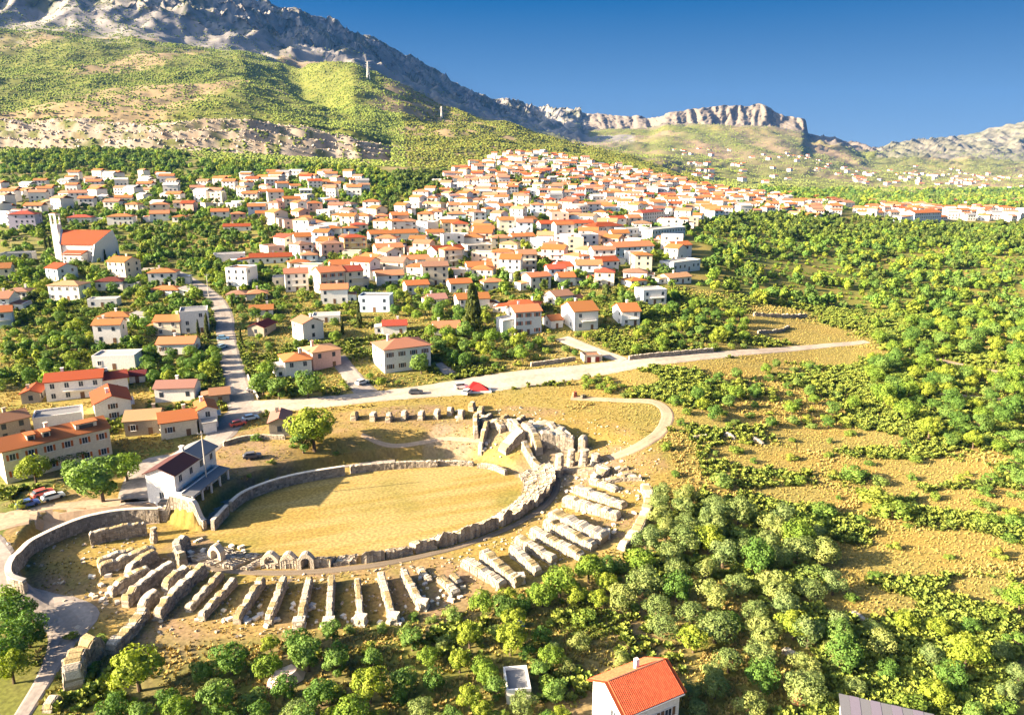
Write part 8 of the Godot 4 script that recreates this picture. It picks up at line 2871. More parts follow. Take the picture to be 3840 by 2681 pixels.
	stone(-71.0,-112.0,1.11,4.9,2,"large loose squared stone|0|0|36")
	stone(-73.5,-113.3,0.97,2.9,3,"mid-sized loose angular stone|-1|0|36")
	stone(-70.7,-121.1,1.02,1.3,4,"large loose grey stone|-1|0|22")
	stone(-70.9,-113.6,1.22,2.2,0,"large loose pale stone|-1|0|36")
	stone(-80.6,-123.3,0.72,0.6,1,"small loose cream stone|-1|6|22")
	stone(-71.0,-121.2,1.04,3.9,2,"large loose squared stone|-1|0|22")
	stone(-69.8,-116.6,0.64,1.5,3,"small loose angular stone|-1|0|36")
	stone(-68.0,-111.3,1.10,2.2,4,"large loose grey stone|-1|0|36")
	stone(-75.8,-120.5,0.70,0.8,0,"small loose pale stone|-1|6|22")
	stone(-70.7,-112.3,0.88,0.3,1,"mid-sized loose cream stone|1|0|36")
	stone(-73.6,-121.0,0.54,0.0,2,"small loose squared stone|-1|0|22")
	stone(-76.4,-118.6,1.24,3.2,3,"large loose angular stone|-1|6|22")
	stone(-73.0,-121.1,0.91,1.4,4,"mid-sized loose grey stone|-1|0|22")
	stone(-76.1,-123.0,0.93,4.8,0,"mid-sized loose pale stone|0|0|22")
	stone(-72.6,-112.8,0.83,0.6,1,"mid-sized loose cream stone|0|0|36")
	stone(-68.7,-114.3,0.98,1.9,2,"mid-sized loose squared stone|-1|0|36")
	stone(-81.3,-124.5,0.82,4.8,3,"mid-sized loose angular stone|-1|6|22")
	stone(-73.6,-119.0,1.22,3.4,4,"large loose grey stone|-1|6|22")
	stone(-69.6,-119.5,0.90,5.4,0,"mid-sized loose pale stone|1|0|22")
	stone(-72.4,-114.1,0.62,2.4,1,"small loose cream stone|-1|0|36")
	stone(-73.4,-116.2,1.02,2.6,2,"large loose squared stone|1|0|36")
	stone(-68.7,-114.9,1.14,5.9,3,"large loose angular stone|-1|0|36")
	stone(-59.8,-127.6,0.66,4.6,4,"small loose grey stone|1|3|5")
	stone(-62.1,-127.1,1.30,5.6,0,"large loose pale stone|1|3|5")
	stone(-61.1,-125.1,0.88,0.4,1,"mid-sized loose cream stone|-1|3|5")
	stone(-55.1,-129.6,1.12,5.6,2,"large loose squared stone|-1|6|5")
	stone(-64.4,-129.4,1.20,3.8,3,"large loose angular stone|-1|3|5")
	stone(-55.0,-126.8,0.57,1.4,4,"small loose grey stone|2|3|5")
	stone(-54.4,-127.8,0.52,2.7,0,"small loose pale stone|-1|6|5")
	stone(-53.1,-129.4,1.27,0.8,1,"large loose cream stone|-1|6|5")
	stone(-60.0,-127.5,0.68,5.1,2,"small loose squared stone|-1|3|5")
	stone(-56.0,-125.4,0.80,3.4,3,"mid-sized loose angular stone|-1|3|5")
	stone(-57.8,-128.5,0.70,5.6,4,"small loose grey stone|0|3|5")
	stone(-56.5,-126.5,0.52,3.7,0,"small loose pale stone|-1|3|5")
	stone(-62.4,-132.3,1.12,4.0,1,"large loose cream stone|0|3|5")
	stone(-63.0,-131.7,0.78,4.4,2,"mid-sized loose squared stone|-1|3|5")
	stone(-56.6,-124.3,0.57,2.2,3,"small loose angular stone|1|3|5")
	stone(-61.8,-127.3,0.84,4.1,4,"mid-sized loose grey stone|-1|3|5")
	stone(-60.1,-128.2,1.09,4.5,0,"large loose pale stone|0|3|5")
	stone(-64.0,-128.9,1.07,3.7,1,"large loose cream stone|1|3|5")
	stone(-55.5,-130.2,0.78,4.6,2,"mid-sized loose squared stone|-1|6|5")
	stone(-58.5,-131.5,0.69,1.8,3,"small loose angular stone|0|3|5")
	stone(-53.0,-124.8,1.26,1.6,4,"large loose grey stone|-1|3|5")
	stone(-52.2,-128.0,0.96,2.2,0,"mid-sized loose pale stone|-1|6|5")
	stone(11.5,-156.2,0.60,2.3,1,"small loose cream stone|-1|3|2")
	stone(24.2,-158.7,0.58,5.0,2,"small loose squared stone|-1|0|2")
	stone(25.6,-149.7,0.77,2.1,3,"mid-sized loose angular stone|0|6|2")
	stone(16.6,-158.8,0.52,2.8,4,"small loose grey stone|0|3|2")
	stone(20.7,-135.5,1.10,1.7,0,"large loose pale stone|-1|3|2")
	stone(22.8,-137.7,0.66,2.9,1,"small loose cream stone|2|6|2")
	stone(8.6,-158.3,0.51,0.1,2,"small loose squared stone|-1|7|2")
	stone(17.9,-145.3,0.51,4.6,3,"small loose angular stone|-1|3|2")
	stone(19.3,-146.4,1.01,3.3,4,"large loose grey stone|1|3|2")
	stone(25.5,-140.6,0.63,0.1,0,"small loose pale stone|-1|6|2")
	stone(25.3,-135.0,1.15,5.6,1,"large loose cream stone|1|6|2")
	stone(16.2,-157.0,0.51,1.8,2,"small loose squared stone|1|3|2")
	stone(27.3,-140.1,0.56,4.1,3,"small loose angular stone|1|6|2")
	stone(17.3,-153.0,0.56,1.6,4,"small loose grey stone|1|3|2")
	stone(16.0,-145.8,0.96,0.5,0,"mid-sized loose pale stone|-1|3|2")
	stone(28.4,-149.4,0.60,2.1,1,"small loose cream stone|0|6|2")
	stone(20.4,-132.6,0.91,0.8,2,"mid-sized loose squared stone|1|3|2")
	stone(24.5,-151.6,0.64,1.9,3,"small loose angular stone|0|6|2")
	stone(27.5,-147.6,0.72,0.2,4,"small loose grey stone|-1|6|2")
	stone(18.1,-143.8,0.60,4.5,0,"small loose pale stone|1|3|2")
	stone(19.1,-159.1,1.25,3.6,1,"large loose cream stone|0|6|2")
	stone(15.3,-160.0,0.85,5.3,2,"mid-sized loose squared stone|0|3|2")
	stone(25.6,-140.0,0.95,5.9,3,"mid-sized loose angular stone|1|6|2")
	stone(13.7,-153.1,0.98,2.4,4,"mid-sized loose grey stone|1|3|2")
	stone(24.0,-156.2,1.21,2.8,0,"large loose pale stone|-1|6|2")
	stone(27.6,-147.3,0.60,0.1,1,"small loose cream stone|1|6|2")
	stone(25.1,-156.7,0.86,3.1,2,"mid-sized loose squared stone|-1|0|2")
	stone(7.9,-159.9,1.10,4.5,3,"large loose angular stone|-1|7|2")
	stone(12.5,-153.4,1.13,1.1,4,"large loose grey stone|0|3|2")
	stone(18.5,-148.4,0.55,1.6,0,"small loose pale stone|0|3|2")
	stone(19.8,-147.9,0.93,5.2,1,"mid-sized loose cream stone|-1|3|2")
	stone(12.6,-160.2,0.64,1.5,2,"small loose squared stone|0|3|2")
	stone(20.7,-133.5,0.85,4.4,3,"mid-sized loose angular stone|-1|3|2")
	stone(14.0,-154.8,0.95,2.1,4,"mid-sized loose grey stone|0|3|2")
	stone(-1.2,-174.5,0.89,2.8,0,"mid-sized loose pale stone|-1|1|2")
	stone(-2.9,-171.7,0.59,5.1,1,"small loose cream stone|-1|1|2")
	stone(-7.0,-175.0,0.96,0.5,2,"mid-sized loose squared stone|-1|3|3")
	stone(-7.7,-174.4,0.93,0.7,3,"mid-sized loose angular stone|1|3|3")
	stone(-8.2,-176.2,1.10,3.2,4,"large loose grey stone|1|3|3")
	stone(-7.3,-174.4,0.78,2.0,0,"mid-sized loose pale stone|-1|3|3")
	stone(-4.2,-175.9,0.79,2.1,1,"mid-sized loose cream stone|-1|1|2")
	stone(-5.3,-175.1,0.58,0.9,2,"small loose squared stone|-1|1|2")
	stone(-6.7,-176.5,1.22,2.0,3,"large loose angular stone|-1|3|3")
	stone(-0.9,-174.6,1.24,3.7,4,"large loose grey stone|-1|1|2")
	stone(-15.5,-194.6,0.82,0.1,0,"mid-sized loose pale stone|-1|7|3")
	stone(-7.9,-191.6,0.98,1.1,1,"mid-sized loose cream stone|-1|3|3")
	stone(-14.8,-195.3,0.72,3.9,2,"small loose squared stone|-1|7|3")
	stone(-10.0,-191.7,0.90,5.5,3,"mid-sized loose angular stone|0|3|3")
	stone(-8.6,-189.3,0.87,4.8,4,"mid-sized loose grey stone|-1|3|3")
	stone(-10.9,-196.4,1.07,2.1,0,"large loose pale stone|-1|3|3")
	stone(-8.4,-189.4,1.04,0.7,1,"large loose cream stone|-1|3|3")
	stone(-8.2,-190.3,1.00,1.6,2,"large loose squared stone|-1|3|3")
	stone(-14.8,-188.0,0.52,3.4,3,"small loose angular stone|-1|3|3")
	stone(-15.2,-190.3,1.14,4.4,4,"large loose grey stone|0|3|3")
	car(-28.5,-206.7,0.15,Color(0.08, 0.09, 0.11),"dark grey car driving along the dirt road",0)
	car(-15.2,-211.5,0.3,Color(0.75, 0.75, 0.75),"white van parked left of the red tent",0.6)
	car(-13.2,-207.2,1.2,Color(0.78, 0.76, 0.72),"white car in front of the red tent",0)
	car(-45.7,-213.8,0.9,Color(0.78, 0.77, 0.75),"white car at the garden gate beside the dirt road",0)
	car(-100.9,-139.7,0.8,Color(0.05, 0.12, 0.4),"blue car parked at the lower left road",0)
	car(-101.1,-145.0,0.9,Color(0.7, 0.1, 0.08),"red and white car behind the blue one at lower left",0)
	car(-97.8,-143.3,0.8,Color(0.78, 0.77, 0.76),"white car right of the blue car at lower left",0)
	car(-73.0,-183.8,0.7,Color(0.45, 0.06, 0.05),"red car at the street junction",0)
	car(-70.8,-187.5,0.6,Color(0.35, 0.5, 0.65),"pale blue car right of the red car at the junction",0)
	car(-71.7,-140.5,0.1,Color(0.04, 0.04, 0.05),"black car in the shade of the maroon-roofed house",0)
	car(-104.3,-257.1,0.2,Color(0.2, 0.4, 0.6),"blue car parked at the upper street side",0)
	car(-101.2,-247.5,1.2,Color(0.3, 0.5, 0.65),"pale blue car below the other on the street",0)
	car(-62.8,-165.0,0.4,Color(0.1, 0.1, 0.12),"dark car beside the shaded bank above the arena",0)
	car(-76.7,-208.0,0.2,Color(0.6, 0.55, 0.55),"small pale car on the sunny street end",0)
	plant(0,-80.4,-104.1,3.3,6.0,1,"|-1|3|36")
	plant(0,-75.3,-95.3,3.6,6.5,1,"|-1|3|36")
	plant(0,-53.8,-90.2,3.6,6.6,2,"|-1|0|21")
	plant(0,-41.7,-93.5,2.8,5.1,1,"|1|0|21")
	plant(0,-45.7,-92.0,1.8,3.3,3,"|1|0|21")
	plant(0,-41.1,-85.3,2.6,4.8,3,"|0|0|21")
	plant(0,-45.4,-83.8,2.0,3.7,0,"|0|0|21")
	plant(0,-54.4,-83.7,2.1,3.9,1,"|1|6|21")
	plant(4,-65.1,-98.1,2.5,3.0,0,"|-1|2|21")
	plant(4,-70.5,-102.0,1.2,1.5,2,"|-1|2|21")
	plant(0,-26.1,-93.0,2.2,4.0,3,"|13|1|20")
	plant(0,-20.0,-87.7,2.7,4.9,2,"|0|1|20")
	plant(0,-26.8,-87.1,2.3,4.1,1,"|14|1|20")
	plant(0,-27.5,-82.7,2.1,3.7,3,"|15|1|20")
	plant(0,-21.6,-83.2,2.3,4.1,0,"|10|1|20")
	plant(0,-15.9,-89.5,2.1,3.9,3,"|7|1|20")
	plant(0,-34.5,-84.8,1.5,2.8,1,"|3|0|21")
	plant(0,-12.6,-95.0,1.6,2.9,0,"|3|5|20")
	plant(1,-12.7,-84.8,1.9,3.0,0,"|1|1|20")
	plant(0,-4.5,-93.1,1.6,2.9,0,"|1|5|20")
	plant(0,-8.1,-83.7,1.6,2.9,3,"|3|1|20")
	plant(0,-2.4,-88.3,1.9,3.4,3,"|0|5|20")
	plant(0,-4.2,-84.8,1.5,2.8,2,"|1|1|20")
	plant(0,-1.7,-106.4,2.1,3.9,3,"|5|1|19")
	plant(0,2.0,-107.8,1.6,2.9,1,"|3|1|19")
	plant(0,5.1,-109.2,2.3,4.1,0,"|-1|5|19")
	plant(0,8.2,-112.0,2.9,5.2,0,"|-1|5|19")
	plant(0,13.7,-116.1,2.5,4.6,0,"|-1|2|19")
	plant(0,17.2,-117.8,2.2,3.9,3,"|4|2|19")
	plant(0,10.8,-109.7,2.0,3.6,2,"|2|2|19")
	plant(0,5.8,-94.5,1.9,3.4,0,"|-1|7|19")
	plant(0,4.7,-99.8,1.7,3.1,1,"|0|1|19")
	plant(0,2.2,-96.6,1.4,2.6,1,"|1|1|19")
	plant(1,10.5,-98.7,1.8,2.9,2,"|-1|1|19")
	plant(0,6.4,-87.7,1.9,3.5,3,"|0|0|20")
	plant(0,4.1,-92.0,1.7,3.0,3,"|-1|4|20")
	plant(1,16.3,-95.2,1.5,2.5,2,"|-1|6|19")
	plant(0,6.5,-83.8,1.4,2.6,2,"|1|0|20")
	plant(1,25.1,-88.2,1.8,2.9,0,"|0|0|4")
	plant(1,25.2,-84.5,1.7,2.7,3,"|1|0|4")
	plant(1,29.6,-92.1,1.7,2.7,0,"|3|0|4")
	plant(0,-49.4,-171.2,5.8,10.6,2,"big round bright green tree on the bank behind the arena")
	plant(0,-51.8,-169.7,3.5,6.4,3,"|-1|6|40")
	plant(4,-65.1,-175.0,1.7,2.0,1,"|-1|1|40")
	plant(0,-86.5,-142.0,5.4,9.7,3,"broad leafy tree in front of the dormered house's right half")
	plant(0,-95.5,-148.6,3.6,6.6,3,"|-1|6|6")
	plant(0,-86.7,-152.6,3.5,6.4,0,"|-1|1|5")
	plant(0,-106.9,-151.9,3.5,6.4,2,"|-1|1|6")
	plant(4,-101.8,-138.7,2.0,2.4,2,"|-1|2|22")
	plant(0,-28.8,-223.9,3.5,6.4,3,"|-1|0|7")
	plant(3,-14.5,-264.3,4.2,17.8,0,"thick dark conical cypress among the gardens")
	plant(4,102.6,-241.3,2.9,3.5,1,"lone dark bush on the dry field below the dirt road")
	plant(4,47.0,-152.5,3.2,3.8,3,"|-1|3|18")
	plant(4,66.2,-141.4,3.3,3.9,1,"|0|2|44")
	plant(4,78.6,-145.7,4.6,5.5,2,"|1|3|34")
	plant(4,80.4,-158.1,3.5,4.2,1,"|1|7|34")
	plant(4,80.3,-141.2,3.8,4.5,0,"|1|2|44")
	plant(4,56.0,-170.6,1.9,2.2,0,"|0|3|18")
	plant(0,-59.4,-203.1,4.5,8.1,3,"|-1|3|11")
	plant(0,-72.9,-204.7,3.7,6.8,3,"|-1|7|11")
	plant(0,-67.5,-201.9,3.4,6.2,3,"|-1|3|11")
	plant(0,-76.1,-218.7,2.9,5.3,0,"|0|1|11")
	plant(0,-16.6,-258.3,3.5,6.3,3,"|-1|3|10")
	plant(3,-110.3,-258.2,1.2,9.4,1,"|1|3|38")
	plant(3,-114.7,-260.9,0.8,6.4,1,"|0|3|38")
	plant(3,-58.2,-272.8,1.3,10.3,1,"|-1|5|7")
	plant(3,-62.7,-264.0,0.8,6.4,1,"|-1|4|11")
	plant(3,-270.0,-429.2,1.2,9.4,1,"|0|1|0")
	plant(3,-276.9,-436.3,1.0,8.0,1,"|1|1|0")
	plant(3,-222.2,-400.0,0.8,6.3,1,"|0|6|0")
	plant(3,-215.8,-400.0,0.8,5.4,1,"|1|6|0")
	plant(3,-7.9,-436.1,1.0,8.0,1,"|-1|2|39")
	plant(3,41.6,-396.4,0.8,6.3,1,"|-1|1|26")
	plant(3,-96.6,-253.4,0.8,5.6,1,"|-1|1|11")
	plant(3,-116.2,-299.1,0.8,5.5,1,"|-1|0|38")
	plant(1,40.9,-87.8,3.0,4.7,0,"|-1|1|17")
	plant(4,-1.5,-82.9,2.5,2.7,0,"|-1|3|20")
	plant(1,32.1,-100.7,3.2,5.1,1,"|-1|4|4")
	plant(4,54.2,-85.4,2.8,3.4,0,"|-1|6|17")
	plant(1,22.6,-112.4,3.1,5.2,0,"|0|4|19")
	plant(1,33.3,-109.3,3.1,5.3,2,"|-1|0|19")
	plant(4,-38.0,-82.8,2.4,2.7,1,"|0|0|21")
	plant(4,35.0,-104.8,2.8,3.3,1,"|-1|0|19")
	plant(1,45.4,-111.8,3.1,5.3,2,"|2|1|44")
	plant(1,45.2,-105.9,2.9,4.7,3,"|-1|7|44")
	plant(0,35.8,-89.9,2.4,4.9,1,"|-1|0|4")
	plant(0,-0.2,-97.3,2.4,5.1,2,"|-1|2|20")
	plant(0,49.6,-93.9,2.7,5.6,1,"|0|5|17")
	plant(1,39.6,-100.2,2.7,4.5,2,"|3|7|44")
	plant(0,-30.4,-94.2,2.5,5.2,3,"|1|1|20")
	plant(1,39.1,-121.4,3.2,5.4,3,"|3|1|44")
	plant(1,28.8,-88.6,2.3,3.9,1,"|2|0|4")
	plant(1,46.2,-99.4,2.7,4.7,3,"|2|3|44")
	plant(0,44.7,-101.2,2.7,4.7,2,"|-1|7|44")
	plant(1,37.5,-95.1,2.5,3.9,0,"|6|0|4")
	plant(1,33.0,-85.6,2.2,3.4,2,"|5|0|4")
	plant(0,44.9,-119.2,3.1,6.7,1,"|0|1|44")
	plant(1,42.8,-92.6,2.4,4.0,2,"|1|1|17")
	plant(0,68.1,-94.6,2.8,5.5,2,"|-1|4|17")
	plant(1,18.5,-108.2,2.6,4.9,2,"|0|4|19")
	plant(0,37.5,-125.8,3.1,5.3,2,"|1|1|44")
	plant(1,23.9,-101.9,2.5,4.0,1,"|1|0|19")
	plant(1,25.8,-126.1,3.0,4.9,3,"|-1|2|19")
	plant(1,32.8,-125.3,3.0,5.7,1,"|1|4|19")
	plant(1,53.5,-123.5,3.1,5.2,0,"|1|1|44")
	plant(1,29.4,-104.8,2.5,4.5,1,"|2|0|19")
	plant(0,28.1,-98.3,2.4,4.1,2,"|-1|4|4")
	plant(0,-75.8,-99.8,2.9,5.4,1,"|0|1|21")
	plant(1,1.5,-85.7,2.0,3.1,0,"|-1|3|20")
	plant(1,30.0,-129.6,3.1,4.7,2,"|-1|6|2")
	plant(1,39.2,-112.7,2.7,4.4,1,"|3|1|44")
	plant(4,-36.4,-87.3,2.2,2.2,3,"|1|0|21")
	plant(0,51.4,-99.2,2.5,4.6,3,"|1|5|17")
	plant(0,28.2,-111.3,2.6,5.1,1,"|-1|0|19")
	plant(1,-29.6,-84.2,2.0,3.0,1,"|1|0|21")
	plant(1,58.3,-123.0,3.1,5.5,2,"|0|1|44")
	plant(1,34.9,-131.3,3.0,4.6,1,"|2|3|18")
	plant(1,48.6,-95.2,2.4,3.8,2,"|-1|5|17")
	plant(4,49.4,-103.0,2.5,2.5,1,"|-1|3|44")
	plant(1,32.3,-93.9,2.2,4.1,1,"|4|0|4")
	plant(0,54.9,-128.2,3.1,5.6,0,"|-1|5|44")
	plant(1,46.4,-136.5,3.1,5.7,0,"|0|3|18")
	plant(1,39.6,-130.4,3.0,5.0,0,"|4|1|44")
	plant(1,23.9,-106.8,2.4,4.2,1,"|0|0|19")
	plant(0,-33.2,-98.6,2.3,3.8,1,"|6|0|21")
	plant(4,53.9,-117.9,2.8,3.2,3,"|0|1|44")
	plant(1,29.5,-121.7,2.7,4.2,0,"|2|4|19")
	plant(1,40.0,-105.6,2.4,4.1,1,"|2|7|44")
	plant(1,56.9,-97.2,2.4,4.4,2,"|-1|2|17")
	plant(1,51.3,-131.4,3.0,5.5,2,"|0|5|44")
	plant(1,52.3,-101.8,2.4,4.1,3,"|0|3|44")
	plant(0,-73.0,-91.7,2.5,5.1,2,"|1|1|21")
	plant(0,-15.5,-98.7,2.1,3.6,3,"|4|5|20")
	plant(0,-36.2,-93.0,2.1,3.5,0,"|2|0|21")
	plant(4,60.6,-135.6,3.0,4.3,0,"|-1|5|44")
	plant(0,-5.9,-86.8,1.8,3.4,2,"|2|1|20")
	plant(1,55.0,-136.4,3.0,4.8,3,"|1|5|44")
	plant(0,62.9,-90.1,2.2,4.7,1,"|1|0|17")
	plant(1,51.2,-111.8,2.5,3.8,1,"|1|7|44")
	plant(0,-6.6,-99.1,2.0,4.3,2,"|2|5|20")
	plant(0,-32.4,-88.3,1.9,3.7,1,"|5|0|21")
	plant(4,11.7,-104.7,2.1,2.9,0,"|-1|5|19")
	plant(1,41.0,-135.5,2.9,5.1,3,"|1|3|18")
	plant(0,0.2,-103.1,2.1,3.6,2,"|2|1|19")
	plant(0,-50.0,-82.9,1.9,3.8,3,"|3|6|21")
	plant(0,-4.9,-106.9,2.1,4.2,0,"|6|1|19")
	plant(0,85.8,-108.8,2.7,4.7,0,"|-1|0|44")
	plant(4,-10.0,-106.0,2.1,2.4,3,"|-1|5|20")
	plant(0,59.1,-87.2,2.1,3.8,2,"|0|0|17")
	plant(4,5.3,-90.0,1.8,2.1,0,"|-1|0|20")
	plant(1,-42.3,-88.7,1.9,3.2,1,"|0|0|21")
	plant(0,23.5,-119.2,2.4,4.5,0,"|-1|4|19")
	plant(1,34.9,-117.2,2.4,4.1,2,"|3|4|19")
	plant(1,49.1,-121.3,2.5,4.6,0,"|0|1|44")
	plant(4,79.3,-99.7,2.5,3.1,1,"|1|0|17")
	plant(1,37.0,-142.6,2.8,5.1,2,"|0|7|18")
	plant(0,-20.9,-93.7,1.8,3.6,3,"|9|1|20")
	plant(1,29.2,-116.3,2.3,4.3,0,"|1|4|19")
	plant(1,30.2,-135.5,2.6,4.2,2,"|2|6|2")
	plant(0,-11.2,-90.1,1.7,3.3,1,"|5|1|20")
	plant(0,-83.8,-106.3,2.5,5.5,0,"|-1|7|36")
	plant(4,67.5,-84.4,2.0,2.9,1,"|0|0|17")
	plant(1,42.4,-140.5,2.7,4.2,1,"|-1|3|18")
	plant(4,-1.8,-101.8,1.9,2.2,3,"|-1|2|20")
	plant(0,-7.8,-93.7,1.7,3.5,2,"|4|1|20")
	plant(1,55.9,-113.2,2.3,4.2,3,"|0|7|44")
	plant(1,35.6,-138.2,2.6,4.4,0,"|1|7|18")
	plant(0,-47.7,-86.3,1.8,3.5,1,"|2|6|21")
	plant(4,7.1,-104.8,1.9,1.9,2,"|-1|1|19")
	plant(0,-26.0,-95.6,1.8,3.6,1,"|11|1|20")
	plant(1,-10.0,-83.0,1.5,2.5,2,"|0|1|20")
	plant(1,49.1,-127.0,2.4,4.3,0,"|1|1|44")
	plant(0,16.5,-113.0,2.0,3.7,2,"|1|2|19")
	plant(4,19.6,-120.0,2.1,2.6,3,"|-1|2|19")
	plant(4,45.1,-129.7,2.4,3.4,3,"|1|1|44")
	plant(0,-3.5,-90.9,1.6,3.4,0,"|0|1|20")
	plant(0,-28.3,-100.6,1.8,3.9,3,"|-1|3|1")
	plant(1,43.9,-124.1,2.2,4.2,1,"|2|1|44")
	plant(0,14.5,-108.5,1.8,3.4,2,"|0|2|19")
	plant(1,63.4,-95.3,1.9,3.3,3,"|-1|4|17")
	plant(1,49.1,-89.2,1.6,2.8,0,"|0|1|17")
	plant(0,-0.9,-109.4,1.8,3.2,2,"|4|1|19")
	plant(1,32.5,-145.2,2.4,3.8,0,"|0|6|2")
	plant(4,80.3,-107.0,2.1,2.4,0,"|1|0|44")
	plant(1,30.4,-140.4,2.3,4.0,0,"|1|6|2")
	plant(0,-18.2,-83.3,1.4,2.3,2,"|8|1|20")
	plant(1,74.0,-91.6,1.9,2.8,3,"|2|0|17")
	plant(0,68.2,-102.0,1.9,3.3,2,"|0|4|17")
	plant(1,8.2,-93.5,1.5,2.4,2,"|-1|4|20")
	plant(1,59.4,-129.7,2.2,4.1,3,"|-1|5|44")
	plant(0,55.1,-92.5,1.7,3.2,1,"|-1|2|17")
	plant(0,-24.5,-83.2,1.3,2.7,2,"|12|1|20")
	plant(0,62.7,-83.4,1.6,3.4,3,"|2|0|17")
	plant(4,-21.9,-98.2,1.5,2.1,2,"|1|1|20")
	plant(1,75.1,-97.1,1.8,2.8,1,"|1|0|17")
	plant(0,4.7,-82.9,1.2,2.7,1,"|-1|6|20")
	plant(4,98.0,-138.0,2.5,2.6,0,"|0|0|44")
	plant(0,63.2,-103.1,1.8,3.7,2,"|-1|6|44")
	plant(4,-16.3,-92.2,1.4,1.4,3,"|0|1|20")
	plant(1,70.2,-88.3,1.6,2.9,3,"|0|0|17")
	plant(0,14.5,-118.8,1.7,3.7,2,"|3|2|19")
	plant(0,-37.4,-98.3,1.5,2.8,2,"|4|0|21")
	plant(4,103.6,-136.9,2.4,3.2,1,"|2|0|44")
	plant(1,57.7,-102.3,1.6,2.7,1,"|1|3|44")
	plant(4,-25.1,-89.3,1.3,1.4,2,"|-1|1|20")
	plant(4,9.5,-115.0,1.6,1.9,0,"|0|5|19")
	plant(4,121.4,-184.8,3.0,3.9,1,"|4|6|34")
	plant(0,-15.9,-87.2,1.2,2.4,1,"|6|1|20")
	plant(0,111.3,-208.3,3.2,6.6,0,"|1|1|34")
	plant(4,65.6,-118.0,1.8,1.9,1,"|0|0|44")
	plant(4,116.7,-182.3,2.9,3.2,0,"|3|6|34")
	plant(4,4.0,-112.1,1.5,2.2,1,"|1|5|19")
	plant(1,6.7,-97.4,1.3,2.2,3,"|-1|7|19")
	plant(4,137.6,-188.9,3.0,3.2,2,"|4|6|35")
	plant(4,121.5,-208.8,3.1,3.6,1,"|-1|4|34")
	plant(0,110.6,-194.8,2.9,5.9,0,"|-1|7|34")
	plant(4,117.5,-160.6,2.5,3.2,1,"|9|6|34")
	plant(4,123.3,-179.2,2.7,2.9,3,"|5|6|34")
	plant(0,130.2,-175.9,2.7,4.8,3,"|3|0|34")
	plant(0,110.5,-182.2,2.6,5.8,2,"|-1|3|34")
	plant(4,112.6,-187.0,2.7,3.1,3,"|0|3|34")
	plant(0,-55.5,-87.0,1.3,2.6,1,"|0|6|21")
	plant(0,126.6,-186.3,2.8,5.7,3,"|2|0|34")
	plant(4,-21.2,-103.3,1.3,1.7,3,"|4|5|20")
	plant(0,119.4,-219.7,3.1,5.7,3,"|1|5|34")
	plant(0,73.9,-103.2,1.6,3.0,1,"|1|4|17")
	plant(1,-10.8,-98.9,1.2,1.8,0,"|-1|5|20")
	plant(0,144.2,-201.0,3.0,6.1,1,"|2|6|35")
	plant(0,122.3,-215.5,2.9,5.2,0,"|0|5|34")
	plant(4,116.9,-189.7,2.6,3.8,2,"|2|6|34")
	plant(4,106.2,-150.9,2.1,2.4,1,"|10|6|34")
	plant(4,117.4,-206.0,2.7,3.1,0,"|0|1|34")
	plant(4,-26.3,-103.0,1.2,1.5,3,"|-1|3|1")
	plant(0,122.6,-189.4,2.6,5.2,1,"|-1|6|34")
	plant(4,130.6,-188.9,2.7,3.3,2,"|1|0|34")
	plant(4,47.3,-199.7,2.4,3.1,1,"|0|4|13")
	plant(0,133.0,-245.2,3.2,5.9,1,"|2|6|15")
	plant(4,122.8,-165.5,2.4,2.5,1,"|7|6|34")
	plant(0,116.1,-154.0,2.2,4.3,3,"|3|6|34")
	plant(4,-8.2,-246.2,2.8,3.9,3,"|2|3|10")
	plant(0,137.5,-193.8,2.7,5.1,1,"|1|3|35")
	plant(0,131.5,-208.9,2.8,5.3,1,"|0|0|34")
	plant(0,163.2,-227.2,3.1,6.7,0,"|4|0|35")
	plant(0,-21.4,-247.6,2.8,5.0,2,"|1|7|10")
	plant(0,55.1,-189.1,2.2,4.5,1,"|-1|5|18")
	plant(0,143.0,-231.2,3.0,5.7,2,"|0|7|35")
	plant(4,148.8,-202.3,2.8,3.5,3,"|2|6|35")
	plant(0,142.3,-242.6,3.1,6.0,0,"|1|1|35")
	plant(4,148.7,-217.8,2.9,3.2,3,"|0|6|35")
	plant(0,1.7,-246.9,2.7,5.3,2,"|-1|3|27")
	plant(4,77.6,-191.4,2.3,2.8,3,"|0|0|18")
	plant(4,45.9,-144.6,1.7,1.8,1,"|1|3|18")
	plant(0,118.7,-176.3,2.3,4.7,2,"|1|6|34")
	plant(0,-9.8,-238.8,2.6,5.6,2,"|-1|2|3")
	plant(0,125.7,-238.4,2.9,6.3,3,"|3|6|15")
	plant(0,-7.3,-250.9,2.7,5.5,0,"|-1|6|10")
	plant(4,-16.3,-106.5,1.2,1.2,1,"|3|5|20")
	plant(0,-23.6,-257.8,2.8,4.8,0,"|0|7|10")
	plant(0,66.2,-206.0,2.3,4.0,0,"|1|2|18")
	plant(4,130.1,-182.0,2.4,3.3,1,"|2|0|34")
	plant(0,179.5,-251.1,3.3,6.7,1,"|1|0|35")
	plant(0,-94.9,-218.7,2.5,5.3,2,"|1|1|11")
	plant(0,176.2,-245.1,3.2,6.7,0,"|2|0|35")
	plant(4,92.8,-125.4,1.7,2.4,2,"|1|0|44")
	plant(0,-19.5,-232.7,2.5,4.6,1,"|-1|5|3")
	plant(0,155.5,-215.4,2.8,5.3,0,"|1|6|35")
	plant(0,127.2,-214.0,2.6,5.4,2,"|-1|4|34")
	plant(4,85.0,-156.2,1.9,2.6,3,"|2|3|34")
	plant(4,57.6,-209.8,2.3,3.4,0,"|1|4|13")
	plant(4,58.9,-111.7,1.3,1.5,1,"|-1|3|44")
	plant(4,66.5,-156.0,1.8,2.6,0,"|-1|6|18")
